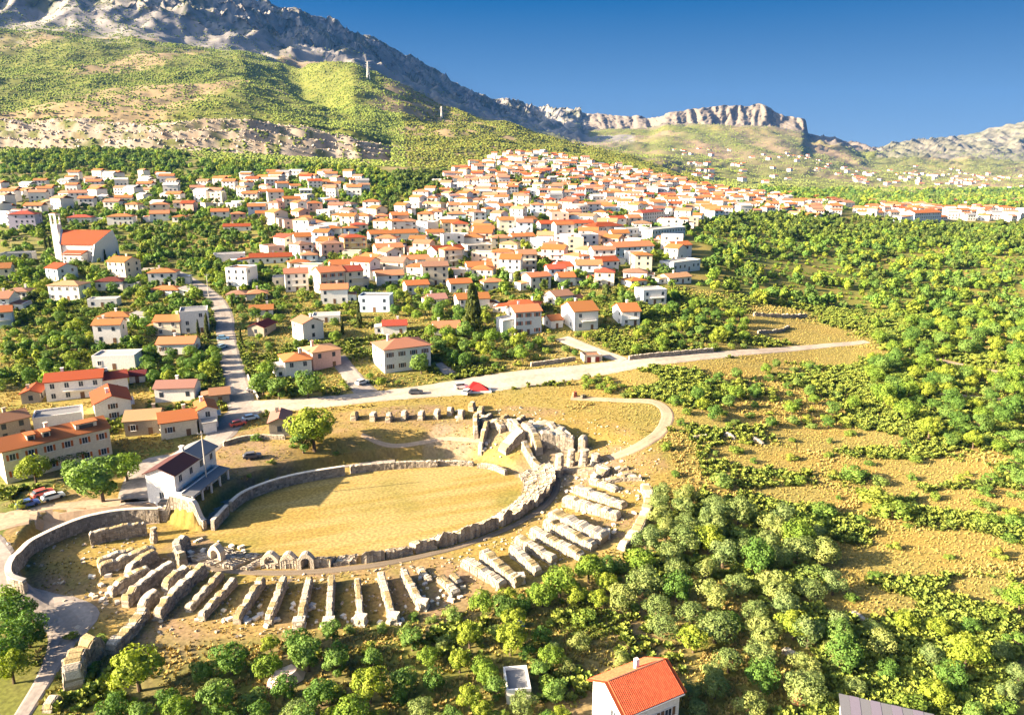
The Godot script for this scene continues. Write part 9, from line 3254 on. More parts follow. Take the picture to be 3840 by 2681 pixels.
	plant(4,-14.8,-236.0,2.5,3.5,3,"|-1|2|3")
	plant(4,111.1,-157.0,2.0,3.0,1,"|8|6|34")
	plant(4,162.4,-233.2,3.0,4.2,2,"|0|0|35")
	plant(4,-8.9,-257.4,2.7,3.7,1,"|2|6|10")
	plant(4,128.2,-228.7,2.7,3.9,0,"|0|2|34")
	plant(4,126.8,-169.6,2.2,3.0,1,"|6|6|34")
	plant(4,92.7,-191.3,2.2,2.4,2,"|2|1|34")
	plant(0,116.9,-212.0,2.5,5.5,1,"|0|1|34")
	plant(0,54.0,-202.5,2.2,4.5,1,"|1|0|13")
	plant(4,80.8,-202.8,2.3,2.5,2,"|1|3|14")
	plant(0,119.0,-229.3,2.7,5.0,0,"|2|5|34")
	plant(4,72.5,-138.9,1.6,2.3,1,"|-1|2|44")
	plant(4,-13.2,-105.5,1.1,1.2,3,"|1|5|20")
	plant(0,-16.3,-269.3,2.8,4.9,2,"|-1|3|10")
	plant(0,122.7,-195.7,2.4,4.8,3,"|1|0|34")
	plant(4,143.1,-195.4,2.5,3.2,2,"|3|6|35")
	plant(4,106.3,-141.9,1.8,2.1,2,"|3|6|34")
	plant(4,65.1,-212.2,2.3,3.1,0,"|-1|0|13")
	plant(4,84.5,-146.8,1.7,2.3,1,"|1|4|44")
	plant(0,72.3,-207.1,2.2,4.5,1,"|2|2|18")
	plant(0,134.3,-215.1,2.6,4.8,2,"|1|0|34")
	plant(0,183.1,-256.6,3.2,6.6,1,"|3|0|35")
	plant(4,82.4,-193.0,2.1,2.5,2,"|1|0|18")
	plant(4,88.8,-195.0,2.2,2.3,0,"|2|3|14")
	plant(0,62.1,-198.1,2.1,4.1,3,"|0|2|18")
	plant(4,-154.0,-210.8,2.6,3.8,3,"|2|1|43")
	plant(4,128.0,-233.9,2.7,2.9,0,"|1|2|34")
	plant(4,132.0,-254.6,2.9,3.4,2,"|-1|6|15")
	plant(4,104.0,-156.5,1.9,2.7,2,"|3|3|34")
	plant(0,125.5,-244.1,2.7,5.0,1,"|0|6|15")
	plant(0,-15.5,-230.3,2.3,4.8,1,"|-1|2|3")
	plant(0,197.0,-274.7,3.4,5.9,2,"|3|4|35")
	plant(0,92.1,-199.5,2.2,4.0,3,"|2|3|14")
	plant(4,74.6,-128.6,1.5,1.8,2,"|0|4|44")
	plant(0,-102.2,-225.8,2.5,4.3,1,"|1|0|25")
	plant(4,114.3,-220.7,2.5,3.4,3,"|1|1|34")
	plant(4,152.5,-208.7,2.6,3.7,1,"|1|6|35")
	plant(0,133.1,-196.3,2.3,4.0,0,"|3|0|34")
	plant(4,113.5,-199.2,2.3,2.7,2,"|0|7|34")
	plant(0,154.9,-224.7,2.7,4.9,0,"|0|6|35")
	plant(0,-24.0,-242.8,2.4,4.6,3,"|1|0|7")
	plant(4,148.4,-280.8,3.1,4.1,3,"|2|0|15")
	plant(4,157.7,-270.2,3.1,4.4,1,"|1|5|35")
	plant(4,75.8,-159.4,1.7,2.0,2,"|4|0|18")
	plant(0,3.5,-236.0,2.3,4.0,0,"|6|3|27")
	plant(0,145.3,-247.8,2.8,4.8,1,"|0|1|35")
	plant(4,-160.4,-231.0,2.7,2.8,2,"|1|1|43")
	plant(0,-109.7,-215.4,2.3,4.2,1,"|0|6|25")
	plant(4,99.7,-168.3,1.9,2.4,0,"|1|3|34")
	plant(0,137.8,-221.6,2.5,5.5,3,"|1|7|35")
	plant(0,120.5,-235.3,2.5,4.5,0,"|-1|3|15")
	plant(0,154.4,-276.0,3.0,6.4,1,"|2|0|15")
	plant(0,-121.2,-236.9,2.6,5.1,1,"|0|0|25")
	plant(0,168.2,-262.6,3.0,5.8,3,"|0|2|35")
	plant(0,133.8,-233.0,2.6,5.0,2,"|-1|2|34")
	plant(0,-151.0,-246.1,2.8,5.3,3,"|-1|1|25")
	plant(0,79.7,-197.2,2.0,3.9,0,"|-1|4|18")
	plant(0,-118.0,-229.0,2.4,4.4,1,"|0|0|25")
	plant(0,-15.8,-242.3,2.3,4.8,3,"|2|3|10")
	plant(4,-156.3,-224.1,2.6,3.6,0,"|0|1|43")
	plant(4,101.7,-145.9,1.7,1.9,0,"|0|6|34")
	plant(4,-5.1,-277.8,2.6,3.9,2,"|1|0|10")
	plant(0,177.4,-290.8,3.2,6.0,0,"|2|5|35")
	plant(0,178.7,-297.0,3.3,6.8,2,"|3|5|35")
	plant(4,59.9,-176.5,1.8,1.9,2,"|0|0|18")
	plant(4,98.6,-131.3,1.5,2.3,1,"|2|0|44")
	plant(4,38.3,-170.3,1.6,2.4,0,"|-1|3|13")
	plant(4,79.3,-213.2,2.1,2.4,2,"|1|7|14")
	plant(4,69.1,-168.3,1.7,1.9,2,"|1|0|18")
	plant(0,45.4,-255.0,2.4,4.7,2,"|1|6|28")
	plant(0,-26.9,-246.5,2.3,4.8,3,"|0|0|7")
	plant(4,116.0,-194.5,2.1,2.9,2,"|1|6|34")
	plant(0,178.1,-275.0,3.1,6.4,3,"|1|2|35")
	plant(0,136.4,-251.9,2.7,5.6,3,"|1|6|15")
	plant(0,154.1,-231.1,2.6,5.6,2,"|0|3|35")
	plant(0,180.8,-265.1,3.0,6.3,2,"|0|4|35")
	plant(0,113.1,-177.2,1.9,3.7,3,"|0|6|34")
	plant(4,166.3,-291.0,3.1,4.1,0,"|4|0|15")
	plant(4,60.7,-215.3,2.1,3.1,1,"|2|4|13")
	plant(4,-22.9,-252.3,2.3,3.4,3,"|1|7|10")
	plant(4,-17.9,-254.5,2.3,2.4,3,"|0|3|10")
	plant(4,137.7,-210.5,2.3,2.4,2,"|1|3|35")
	plant(4,-11.3,-290.0,2.7,3.9,0,"|-1|4|10")
	plant(0,53.4,-194.7,1.9,4.0,2,"|0|0|13")
	plant(0,123.3,-173.3,1.9,3.5,0,"|2|6|34")
	plant(0,-20.2,-280.7,2.6,5.3,1,"|0|1|10")
	plant(4,54.4,-263.7,2.5,2.9,1,"|-1|6|28")
	plant(4,60.9,-134.2,1.3,1.9,0,"|-1|5|44")
	plant(4,-1.8,-249.9,2.3,3.0,3,"|0|7|27")
	plant(0,-145.0,-232.6,2.5,4.4,2,"|-1|2|43")
	plant(0,-99.9,-237.4,2.3,4.2,0,"|1|1|11")
	plant(0,193.2,-285.4,3.1,6.8,3,"|1|4|35")
	plant(4,-4.2,-241.8,2.2,3.2,2,"|1|7|27")
	plant(0,149.3,-257.3,2.7,5.2,1,"|2|1|35")
	plant(0,163.9,-271.1,2.9,6.2,3,"|0|5|35")
	plant(0,-21.8,-237.1,2.1,4.0,3,"|2|0|7")
	plant(0,76.8,-263.2,2.5,5.4,2,"|2|1|30")
	plant(4,60.7,-262.0,2.4,2.8,1,"|3|0|28")
	plant(0,-96.2,-226.0,2.2,4.0,0,"|2|1|11")
	plant(4,118.5,-199.7,2.1,2.3,2,"|0|6|34")
	plant(0,-104.8,-213.6,2.1,4.6,2,"|1|6|25")
	plant(0,-102.6,-231.9,2.3,4.3,1,"|9|0|25")
	plant(0,-160.2,-263.0,2.8,5.9,2,"|-1|5|25")
	plant(0,52.7,-249.6,2.3,4.2,0,"|2|6|28")
	plant(4,113.3,-148.9,1.7,2.3,3,"|2|6|34")
	plant(0,99.8,-203.4,2.0,4.3,0,"|2|1|34")
	plant(4,77.8,-207.3,2.0,2.7,2,"|2|7|14")
	plant(0,73.5,-257.9,2.4,4.3,2,"|3|1|30")
	plant(0,-29.7,-288.4,2.6,4.5,3,"|1|1|10")
	plant(4,90.2,-222.5,2.1,3.1,3,"|0|7|14")
	plant(0,-10.2,-273.8,2.4,5.1,2,"|1|6|10")
	plant(0,138.4,-229.5,2.4,4.1,1,"|1|4|34")
	plant(0,-41.5,-287.0,2.6,4.8,2,"|-1|2|7")
	plant(4,48.7,-192.6,1.8,2.5,0,"|-1|0|13")
	plant(4,18.4,-245.5,2.2,2.5,3,"|-1|1|12")
	plant(4,-16.3,-249.9,2.2,2.6,3,"|1|3|10")
	plant(4,8.4,-237.6,2.1,2.1,2,"|1|3|27")
	plant(0,71.7,-224.3,2.1,3.6,3,"|-1|1|14")
	plant(4,59.2,-279.5,2.5,2.6,2,"|0|0|28")
	plant(0,130.5,-203.1,2.1,4.7,1,"|2|0|34")
	plant(4,70.6,-219.0,2.0,2.8,2,"|1|1|14")
	plant(0,-29.1,-259.0,2.3,4.9,0,"|-1|4|7")
	plant(4,127.8,-197.7,2.1,2.7,2,"|0|0|34")
	plant(0,138.6,-200.1,2.2,4.5,3,"|3|3|35")
	plant(0,-148.6,-225.3,2.4,4.4,1,"|0|5|43")
	plant(0,-107.8,-237.8,2.3,4.3,0,"|7|0|25")
	plant(4,142.2,-226.3,2.4,2.8,1,"|-1|7|35")
	plant(0,141.9,-263.7,2.6,5.0,0,"|1|0|15")
	plant(4,-42.9,-292.9,2.6,2.7,3,"|1|1|10")
	plant(4,30.4,-210.5,1.9,2.2,0,"|2|6|12")
	plant(4,148.5,-241.7,2.5,3.3,3,"|0|1|35")
	plant(4,-155.6,-240.8,2.5,2.8,3,"|0|5|43")
	plant(0,-4.6,-269.9,2.4,4.4,1,"|-1|1|27")
	plant(0,-106.6,-228.6,2.2,3.8,3,"|5|0|25")
	plant(0,199.1,-282.7,3.0,6.1,3,"|2|4|35")
	plant(0,126.4,-219.0,2.2,4.0,2,"|0|2|34")
	plant(4,71.7,-252.5,2.3,2.9,0,"|5|1|30")
	plant(4,2.5,-244.6,2.1,2.2,3,"|0|3|27")
	plant(4,-16.9,-103.9,0.9,1.3,3,"|2|5|20")
	plant(0,-149.1,-217.1,2.3,4.5,1,"|-1|1|43")
	plant(4,-39.0,-300.6,2.6,3.1,3,"|4|1|39")
	plant(0,148.9,-231.3,2.4,5.1,3,"|-1|7|35")
	plant(0,-137.5,-268.3,2.6,5.0,1,"|-1|4|25")
	plant(4,-9.5,-106.9,0.9,1.0,3,"|0|5|20")
	plant(4,45.5,-185.4,1.6,2.2,1,"|-1|6|13")
	plant(4,-11.1,-284.7,2.5,3.4,2,"|0|0|10")
	plant(0,-12.8,-278.7,2.4,4.2,0,"|0|6|10")
	plant(4,171.4,-283.0,2.9,3.2,0,"|0|5|35")
	plant(4,22.9,-218.2,1.9,2.8,0,"|0|3|12")
	plant(4,-175.1,-254.3,2.7,3.9,2,"|2|5|43")
	plant(0,74.1,-280.1,2.5,4.4,1,"|3|1|30")
	plant(0,153.5,-220.1,2.3,4.8,3,"|0|6|35")
	plant(0,82.5,-290.0,2.6,4.4,1,"|1|1|30")
	plant(0,111.0,-203.3,2.0,4.3,2,"|0|1|34")
	plant(0,-35.9,-314.4,2.7,4.8,0,"|0|1|39")
	plant(4,103.0,-144.1,1.5,2.1,3,"|1|6|34")
	plant(4,-28.1,-251.8,2.2,2.3,2,"|-1|0|7")
	plant(0,160.7,-219.8,2.3,4.4,1,"|1|6|35")
	plant(0,-28.7,-281.6,2.4,5.3,1,"|2|1|10")
	plant(0,132.7,-222.7,2.2,4.6,1,"|0|4|34")
	plant(4,29.7,-216.2,1.8,2.4,2,"|1|6|12")
	plant(4,-144.3,-296.2,2.8,3.1,3,"|2|1|38")
	plant(4,-163.6,-240.2,2.4,2.8,1,"|1|5|43")
	plant(0,207.2,-314.2,3.1,5.8,0,"|5|2|35")
	plant(0,-34.9,-289.5,2.4,5.2,0,"|4|1|10")
	plant(0,169.4,-304.7,2.9,5.5,0,"|3|0|15")
	plant(0,-46.7,-287.7,2.4,4.8,1,"|-1|2|7")
	plant(4,90.8,-184.9,1.7,1.8,0,"|-1|1|34")
	plant(0,-114.4,-223.1,2.1,4.3,3,"|1|0|25")
	plant(0,195.9,-292.7,2.9,6.2,0,"|3|2|35")
	plant(0,66.0,-294.1,2.5,5.2,1,"|0|0|28")
	plant(4,62.2,-273.7,2.3,2.6,1,"|2|0|28")
	plant(0,-16.7,-285.4,2.4,4.4,0,"|-1|5|10")
	plant(0,192.4,-316.9,3.1,5.5,1,"|7|2|35")
	plant(0,-96.9,-231.6,2.1,4.4,3,"|0|1|11")
	plant(4,152.3,-263.1,2.5,3.2,2,"|2|1|35")
	plant(4,96.0,-222.8,2.0,2.6,2,"|0|3|14")
	plant(4,134.7,-184.8,1.9,2.4,1,"|1|3|35")
	plant(0,2.9,-241.5,2.0,3.8,3,"|4|3|27")
	plant(4,163.3,-296.7,2.8,3.9,0,"|3|0|15")
	plant(4,-28.1,-301.3,2.5,3.6,0,"|1|1|39")
	plant(4,74.9,-109.8,1.1,1.1,0,"|1|0|44")
	plant(0,179.8,-303.5,2.9,4.9,1,"|4|5|35")
	plant(4,24.6,-215.5,1.8,2.4,0,"|1|3|12")
	plant(4,102.3,-177.9,1.7,2.1,1,"|0|3|34")
	plant(0,213.1,-298.5,3.0,6.2,0,"|6|4|35")
	plant(4,37.8,-156.8,1.3,1.8,1,"|-1|7|18")
	plant(4,82.6,-225.3,2.0,2.7,1,"|0|1|14")
	plant(4,44.4,-208.0,1.7,1.9,2,"|0|2|13")
	plant(0,-129.1,-278.8,2.5,4.7,0,"|-1|7|38")
	plant(4,-18.3,-262.3,2.1,2.2,3,"|0|7|10")
	plant(0,-157.6,-253.5,2.4,4.8,1,"|-1|1|25")
	plant(0,63.6,-268.2,2.2,4.6,2,"|1|0|28")
	plant(4,186.5,-270.0,2.7,2.8,1,"|1|4|35")
	plant(4,85.5,-114.1,1.2,1.4,3,"|2|0|44")
	plant(0,112.8,-215.6,2.0,4.3,0,"|1|1|34")
	plant(4,184.6,-318.4,3.0,4.4,0,"|6|0|15")
	plant(0,145.6,-211.6,2.1,4.0,1,"|1|3|35")
	plant(4,14.1,-256.1,2.1,2.5,1,"|-1|6|27")
	plant(0,197.5,-300.8,2.9,5.1,3,"|4|2|35")
	plant(0,171.7,-250.3,2.5,5.2,2,"|0|0|35")
	plant(0,143.0,-277.3,2.5,5.5,0,"|0|0|15")
	plant(0,-98.7,-214.9,1.9,3.7,3,"|8|0|25")
	plant(0,136.7,-204.9,2.0,3.4,2,"|2|3|35")
	plant(4,167.8,-255.2,2.5,3.0,2,"|0|2|35")
	plant(0,76.7,-302.6,2.5,5.2,0,"|1|0|28")
	plant(0,172.9,-299.2,2.8,5.0,1,"|5|0|15")
	plant(0,90.8,-212.1,1.9,4.0,3,"|0|3|14")
	plant(0,93.7,-294.8,2.5,5.1,0,"|0|1|30")
	plant(0,-5.0,-236.9,1.9,3.3,1,"|-1|4|3")
	plant(4,59.0,-192.9,1.6,1.8,0,"|2|2|18")
	plant(0,186.9,-284.2,2.7,5.6,1,"|2|2|35")
	plant(0,-107.9,-220.9,2.0,3.9,1,"|4|0|25")
	plant(0,204.9,-286.7,2.8,6.2,1,"|5|4|35")
	plant(0,70.3,-265.3,2.2,4.4,3,"|4|1|30")
	plant(4,44.0,-209.4,1.7,2.0,3,"|1|2|13")
	plant(4,-46.6,-318.7,2.6,3.3,2,"|7|1|39")
	plant(4,188.0,-262.5,2.6,3.0,0,"|1|0|35")
	plant(0,154.4,-237.8,2.3,3.9,0,"|0|3|35")
	plant(4,27.0,-211.4,1.7,2.5,0,"|3|3|12")
	plant(0,130.7,-239.9,2.2,4.6,3,"|1|2|34")
	plant(0,2.7,-252.7,2.0,3.8,2,"|0|3|27")
	plant(4,74.3,-212.2,1.8,2.2,1,"|5|7|14")
	plant(0,87.1,-189.8,1.7,3.0,1,"|3|1|34")
	plant(4,-35.3,-326.0,2.6,3.2,3,"|3|1|39")
	plant(0,-94.0,-213.2,1.8,3.8,3,"|10|0|25")
	plant(4,141.5,-269.9,2.4,3.0,2,"|0|0|15")
	plant(0,205.3,-320.2,3.0,6.6,0,"|6|2|35")
	plant(4,144.6,-220.9,2.1,2.5,0,"|0|3|35")
	plant(4,-6.9,-263.8,2.1,2.8,1,"|1|6|10")
	plant(4,94.9,-311.3,2.6,2.8,0,"|1|1|30")
	plant(4,66.3,-193.0,1.6,1.9,1,"|1|2|18")
	plant(0,-101.8,-284.7,2.4,4.4,1,"|-1|3|33")
	plant(0,9.4,-249.5,2.0,3.8,0,"|2|3|27")
	plant(4,188.7,-277.0,2.6,3.3,2,"|2|4|35")
	plant(0,-62.9,-253.4,2.1,4.2,0,"|-1|0|11")
	plant(0,124.7,-205.1,1.9,3.3,1,"|0|0|34")
	plant(0,-113.8,-237.1,2.1,4.0,1,"|3|0|25")
	plant(0,-21.6,-287.4,2.3,4.5,3,"|0|1|10")
	plant(0,70.4,-187.3,1.6,3.1,1,"|-1|0|18")
	plant(4,-179.4,-281.9,2.6,3.2,1,"|1|3|41")
	plant(4,12.2,-243.8,1.9,2.4,0,"|-1|1|12")
	plant(0,-49.0,-312.4,2.5,4.8,0,"|1|1|39")
	plant(0,-95.2,-278.6,2.3,4.2,3,"|0|6|33")
	plant(0,-102.3,-219.1,1.9,3.5,0,"|6|0|25")
	plant(4,-22.3,-309.5,2.4,3.3,1,"|0|1|39")
	plant(0,-163.8,-249.7,2.3,4.1,3,"|2|5|43")
	plant(4,93.7,-148.9,1.4,2.0,0,"|4|3|34")
	plant(0,-112.4,-229.9,2.0,3.5,3,"|2|0|25")
	plant(0,-12.6,-254.5,2.0,3.8,3,"|0|3|10")
	plant(4,176.7,-257.9,2.4,3.1,2,"|0|4|35")
	plant(4,50.4,-206.4,1.6,1.8,0,"|-1|4|13")
	plant(4,138.1,-238.8,2.1,2.7,2,"|2|2|34")
	plant(0,166.8,-278.2,2.5,4.4,0,"|1|5|35")
	plant(4,192.8,-269.3,2.6,3.6,1,"|2|0|35")
	plant(4,96.6,-209.0,1.8,2.0,2,"|3|3|14")
	plant(0,157.9,-258.6,2.3,4.1,2,"|-1|1|35")
	plant(0,64.7,-220.2,1.8,3.1,1,"|-1|4|13")
	plant(4,28.6,-207.6,1.6,2.4,0,"|4|3|12")
	plant(0,160.9,-284.5,2.5,5.1,1,"|4|0|15")
	plant(4,199.1,-322.5,2.9,3.1,0,"|3|2|35")
	plant(4,145.5,-237.6,2.1,2.7,2,"|1|1|35")
	plant(0,-0.7,-238.6,1.8,3.1,3,"|5|3|27")
	plant(4,58.1,-270.8,2.1,3.1,3,"|1|0|28")
	plant(0,128.2,-251.2,2.2,4.0,2,"|-1|6|15")
	plant(0,62.0,-287.7,2.3,4.5,0,"|0|0|28")
	plant(0,-34.3,-297.9,2.3,4.9,0,"|0|1|39")
	plant(0,-181.7,-312.1,2.8,5.2,2,"|-1|0|41")
	plant(4,87.5,-314.8,2.5,3.3,0,"|3|1|30")
	plant(4,84.8,-206.1,1.7,2.1,1,"|2|3|14")
	plant(0,89.0,-292.8,2.3,4.8,2,"|1|1|30")
	plant(4,-142.0,-303.5,2.6,3.1,3,"|0|1|38")
	plant(4,-43.4,-307.1,2.4,3.1,2,"|6|1|39")
	plant(0,82.9,-273.2,2.2,4.3,1,"|2|1|30")
	plant(4,203.1,-307.3,2.8,3.6,0,"|1|2|35")
	plant(4,-71.7,-290.8,2.3,2.3,1,"|1|4|11")
	plant(4,-174.2,-315.6,2.7,2.8,0,"|-1|0|41")
	plant(4,74.2,-274.3,2.2,3.1,2,"|4|1|30")
	plant(0,138.7,-246.5,2.1,3.8,0,"|2|2|34")
	plant(0,-13.3,-246.2,1.9,3.4,0,"|1|3|10")
	plant(4,-182.9,-302.7,2.7,2.8,1,"|0|6|41")
	plant(4,-41.1,-312.0,2.4,3.3,1,"|5|1|39")
	plant(4,68.5,-270.0,2.1,2.8,3,"|5|0|28")
	plant(0,-141.1,-226.8,2.0,3.4,0,"|-1|2|43")
	plant(4,22.5,-212.3,1.6,2.3,0,"|2|3|12")
	plant(0,-28.7,-275.9,2.1,4.0,0,"|3|1|10")
	plant(4,-10.1,-268.0,2.0,2.6,1,"|0|6|10")
	plant(0,47.5,-260.6,2.0,4.4,3,"|0|6|28")
	plant(4,212.2,-308.5,2.8,3.1,0,"|4|4|35")
	plant(4,-154.1,-297.9,2.5,3.3,0,"|3|1|38")
	plant(0,89.8,-206.8,1.7,3.0,0,"|1|3|14")
	plant(0,-89.9,-275.5,2.2,4.1,0,"|1|6|33")
	plant(4,82.0,-188.7,1.5,2.1,3,"|2|0|18")
	plant(0,-124.0,-293.1,2.4,5.0,1,"|-1|7|38")
	plant(0,206.7,-298.3,2.7,4.7,2,"|4|4|35")
	plant(4,66.4,-252.5,1.9,2.8,3,"|2|1|30")
	plant(4,123.6,-226.1,1.9,1.9,2,"|-1|5|34")
	plant(0,-151.6,-305.7,2.5,4.5,1,"|-1|1|38")
	plant(0,-20.7,-274.2,2.0,3.9,1,"|1|1|10")
	plant(0,-53.0,-321.4,2.4,4.6,0,"|1|1|39")
	plant(0,2.0,-251.0,1.9,3.3,2,"|1|3|27")
	plant(0,87.1,-266.4,2.1,4.0,0,"|-1|7|30")
	plant(4,141.8,-205.7,1.8,2.7,2,"|0|3|35")
	plant(0,6.3,-245.5,1.8,3.6,1,"|3|3|27")
	plant(0,-174.5,-276.7,2.4,5.0,3,"|-1|3|41")
	plant(4,79.1,-170.8,1.4,1.4,0,"|3|0|18")
	plant(4,195.7,-328.0,2.8,4.0,0,"|5|2|35")
	plant(4,-5.3,-229.4,1.7,2.2,1,"|0|4|3")
	plant(4,205.9,-326.6,2.8,3.5,3,"|4|2|35")
	plant(4,60.8,-187.9,1.4,1.6,3,"|0|2|18")
	plant(4,86.1,-219.2,1.7,2.4,1,"|2|7|14")
	plant(4,-132.9,-286.0,2.3,3.2,0,"|1|1|38")
	plant(4,99.3,-214.0,1.7,2.5,3,"|-1|6|14")
	plant(0,151.0,-269.2,2.3,4.0,0,"|-1|0|15")
	plant(4,78.0,-307.5,2.3,2.3,3,"|4|0|28")
	plant(0,-153.1,-233.5,2.0,4.4,3,"|1|5|43")
	plant(4,70.2,-201.0,1.5,2.2,1,"|3|2|18")
	plant(0,86.9,-283.4,2.2,3.8,0,"|0|1|30")
	plant(4,-100.4,-271.2,2.1,2.3,3,"|-1|6|38")
	plant(4,203.2,-292.9,2.6,2.6,2,"|3|4|35")
	plant(4,199.0,-313.1,2.7,4.0,0,"|2|2|35")
	plant(4,-167.4,-285.9,2.4,3.3,1,"|3|6|41")
	plant(4,81.4,-136.6,1.1,1.2,0,"|-1|4|44")
	plant(4,95.4,-231.2,1.8,1.9,1,"|0|3|14")
	plant(4,-153.7,-259.6,2.2,2.7,2,"|-1|5|25")
	plant(4,-51.3,-213.0,1.6,1.8,2,"|-1|6|11")
	plant(4,93.1,-217.7,1.7,2.1,0,"|1|3|14")
	plant(4,87.3,-166.5,1.3,1.6,1,"|1|7|34")
	plant(4,-68.3,-275.3,2.0,2.6,0,"|0|4|11")
	plant(4,2.0,-231.0,1.6,2.1,2,"|1|4|3")
	plant(4,-80.0,-289.2,2.1,2.2,0,"|-1|2|11")
	plant(4,-92.1,-250.2,1.9,2.1,3,"|1|1|11")
	plant(4,-172.3,-291.7,2.4,2.5,2,"|2|6|41")
	plant(4,-11.2,-261.9,1.8,2.3,2,"|-1|3|10")
	plant(4,-183.2,-261.2,2.2,2.4,0,"|-1|7|41")
	plant(4,24.5,-261.1,1.8,2.7,3,"|-1|2|12")
	plant(4,-23.9,-292.7,2.0,3.0,2,"|0|1|10")
	plant(4,-40.1,-215.9,1.5,1.9,0,"|-1|7|7")
	plant(4,83.9,-257.9,1.9,2.0,3,"|-1|7|30")
	plant(4,-93.2,-299.0,2.2,2.3,0,"|0|0|33")
	plant(4,-172.8,-290.7,2.3,3.1,3,"|1|6|41")
	plant(4,150.2,-287.1,2.2,2.6,0,"|1|0|15")
	plant(4,95.2,-237.6,1.7,1.9,3,"|0|7|14")
	plant(4,49.0,-266.6,1.8,2.2,0,"|-1|6|28")
	plant(4,-85.5,-251.0,1.8,2.1,1,"|-1|5|11")
	plant(4,-57.6,-163.1,1.2,1.3,2,"|-1|3|40")
	plant(4,77.2,-219.0,1.6,1.7,1,"|4|7|14")
	plant(4,93.9,-158.8,1.2,1.9,1,"|-1|3|34")
	plant(4,92.4,-301.8,2.1,2.7,3,"|0|1|30")
	plant(4,167.1,-230.0,1.9,2.1,1,"|-1|0|35")
	plant(4,57.2,-144.6,1.0,1.4,3,"|1|6|18")
	plant(4,-61.3,-278.5,1.9,2.2,3,"|-1|5|7")
	plant(4,-135.4,-222.1,1.7,2.4,3,"|-1|2|43")
	plant(4,-222.1,-339.6,2.6,3.6,1,"|0|1|41")
	plant(4,88.0,-298.4,2.0,2.5,1,"|2|1|30")
	plant(4,-52.3,-281.1,1.9,2.8,0,"|-1|2|7")
	plant(4,-88.8,-240.7,1.7,1.9,2,"|0|1|11")
	plant(4,83.2,-125.1,1.0,1.2,0,"|0|0|44")
	plant(4,76.7,-284.5,1.9,2.5,2,"|1|1|30")
	plant(4,50.7,-211.7,1.4,1.8,2,"|2|2|13")
	plant(4,93.3,-175.8,1.3,1.4,2,"|0|7|34")
	plant(4,-31.0,-321.6,2.1,3.0,2,"|2|1|39")
	plant(4,-81.7,-299.9,2.0,2.5,2,"|1|0|33")
	plant(4,-91.6,-285.6,1.9,2.1,1,"|-1|6|33")
	plant(4,29.9,-219.4,1.4,1.4,3,"|0|6|12")
	plant(4,-116.0,-276.5,1.9,2.7,1,"|-1|3|38")
	plant(4,64.8,-257.6,1.7,2.1,0,"|-1|0|28")
	plant(4,-75.0,-273.6,1.8,2.1,0,"|-1|2|11")
	plant(4,32.8,-204.8,1.3,1.6,3,"|-1|1|13")
	plant(4,58.5,-185.9,1.2,1.7,0,"|-1|2|18")
	plant(4,-231.4,-334.1,2.5,2.8,1,"|1|1|41")
	plant(4,58.8,-165.8,1.1,1.6,1,"|0|6|18")
	plant(4,84.7,-213.1,1.4,2.0,1,"|3|7|14")
	plant(4,-201.3,-326.6,2.4,3.0,0,"|0|3|41")
	plant(4,82.3,-299.1,1.9,1.9,0,"|0|1|30")
	plant(4,-61.2,-311.1,2.0,2.2,2,"|-1|2|7")
	plant(4,-167.1,-277.9,2.0,3.0,3,"|2|3|41")
	plant(4,39.2,-208.2,1.3,1.9,2,"|-1|5|13")
	plant(4,73.1,-196.4,1.3,1.3,2,"|-1|4|18")
	plant(4,47.1,-246.9,1.6,2.3,1,"|-1|0|12")
	plant(4,88.4,-229.6,1.5,1.8,0,"|1|7|14")
	plant(4,-235.8,-381.8,2.8,3.3,3,"|-1|2|41")
	plant(4,180.4,-312.1,2.2,2.4,0,"|5|0|15")
	plant(4,-167.8,-234.1,1.8,2.6,2,"|-1|1|43")
	plant(4,72.1,-189.3,1.2,1.7,3,"|-1|0|18")
	mo(0,-29.2,-294.9,2.1,3.7)
	mo(0,-171.9,-243.1,2.1,4.2)
	mo(0,162.0,-263.8,2.2,4.2)
	mo(0,147.9,-225.8,1.9,3.6)
	mo(0,-212.2,-325.9,2.8,5.0)
	mo(0,-9.2,-232.5,1.7,3.2)
	mo(0,-179.7,-324.9,2.6,5.0)
	mo(0,55.9,-285.4,2.1,4.0)
	mo(0,178.4,-282.1,2.4,5.1)
	mo(0,88.8,-275.6,2.0,4.4)
	mo(0,59.9,-203.9,1.5,2.8)
	mo(0,173.9,-266.4,2.2,3.9)
	mo(0,-37.1,-280.9,2.0,4.2)
	mo(0,174.0,-309.2,2.5,4.6)
	mo(0,-2.6,-256.4,1.8,3.5)
	mo(0,0.3,-260.6,1.8,3.4)
	mo(0,170.7,-273.2,2.2,4.2)
	mo(0,-177.5,-270.4,2.2,4.6)
	mo(0,42.3,-241.8,1.7,3.4)
	mo(0,54.8,-257.2,1.8,3.2)
	mo(0,83.2,-230.4,1.7,3.7)
	mo(0,-146.7,-263.4,2.0,4.5)
	mo(0,-40.7,-317.9,2.2,4.4)
	mo(0,-141.2,-279.3,2.1,4.5)
	mo(0,-39.9,-211.6,1.5,2.7)
	mo(0,-175.7,-334.9,2.6,5.4)
	mo(0,184.8,-290.2,2.3,4.4)
	mo(0,-103.6,-277.2,2.0,4.2)
	mo(0,-63.3,-284.8,1.9,3.5)
	mo(0,69.9,-289.6,1.9,3.6)
	mo(0,59.8,-250.6,1.7,3.1)
	mo(0,79.7,-294.4,2.0,3.7)
	mo(0,-206.8,-340.6,2.6,5.4)
	mo(0,26.7,-255.1,1.7,3.6)
	mo(0,-233.0,-362.4,2.8,5.6)
	mo(0,-68.2,-274.5,1.8,3.2)
	mo(0,67.8,-280.8,1.8,3.4)
	mo(0,75.3,-290.3,1.9,4.1)
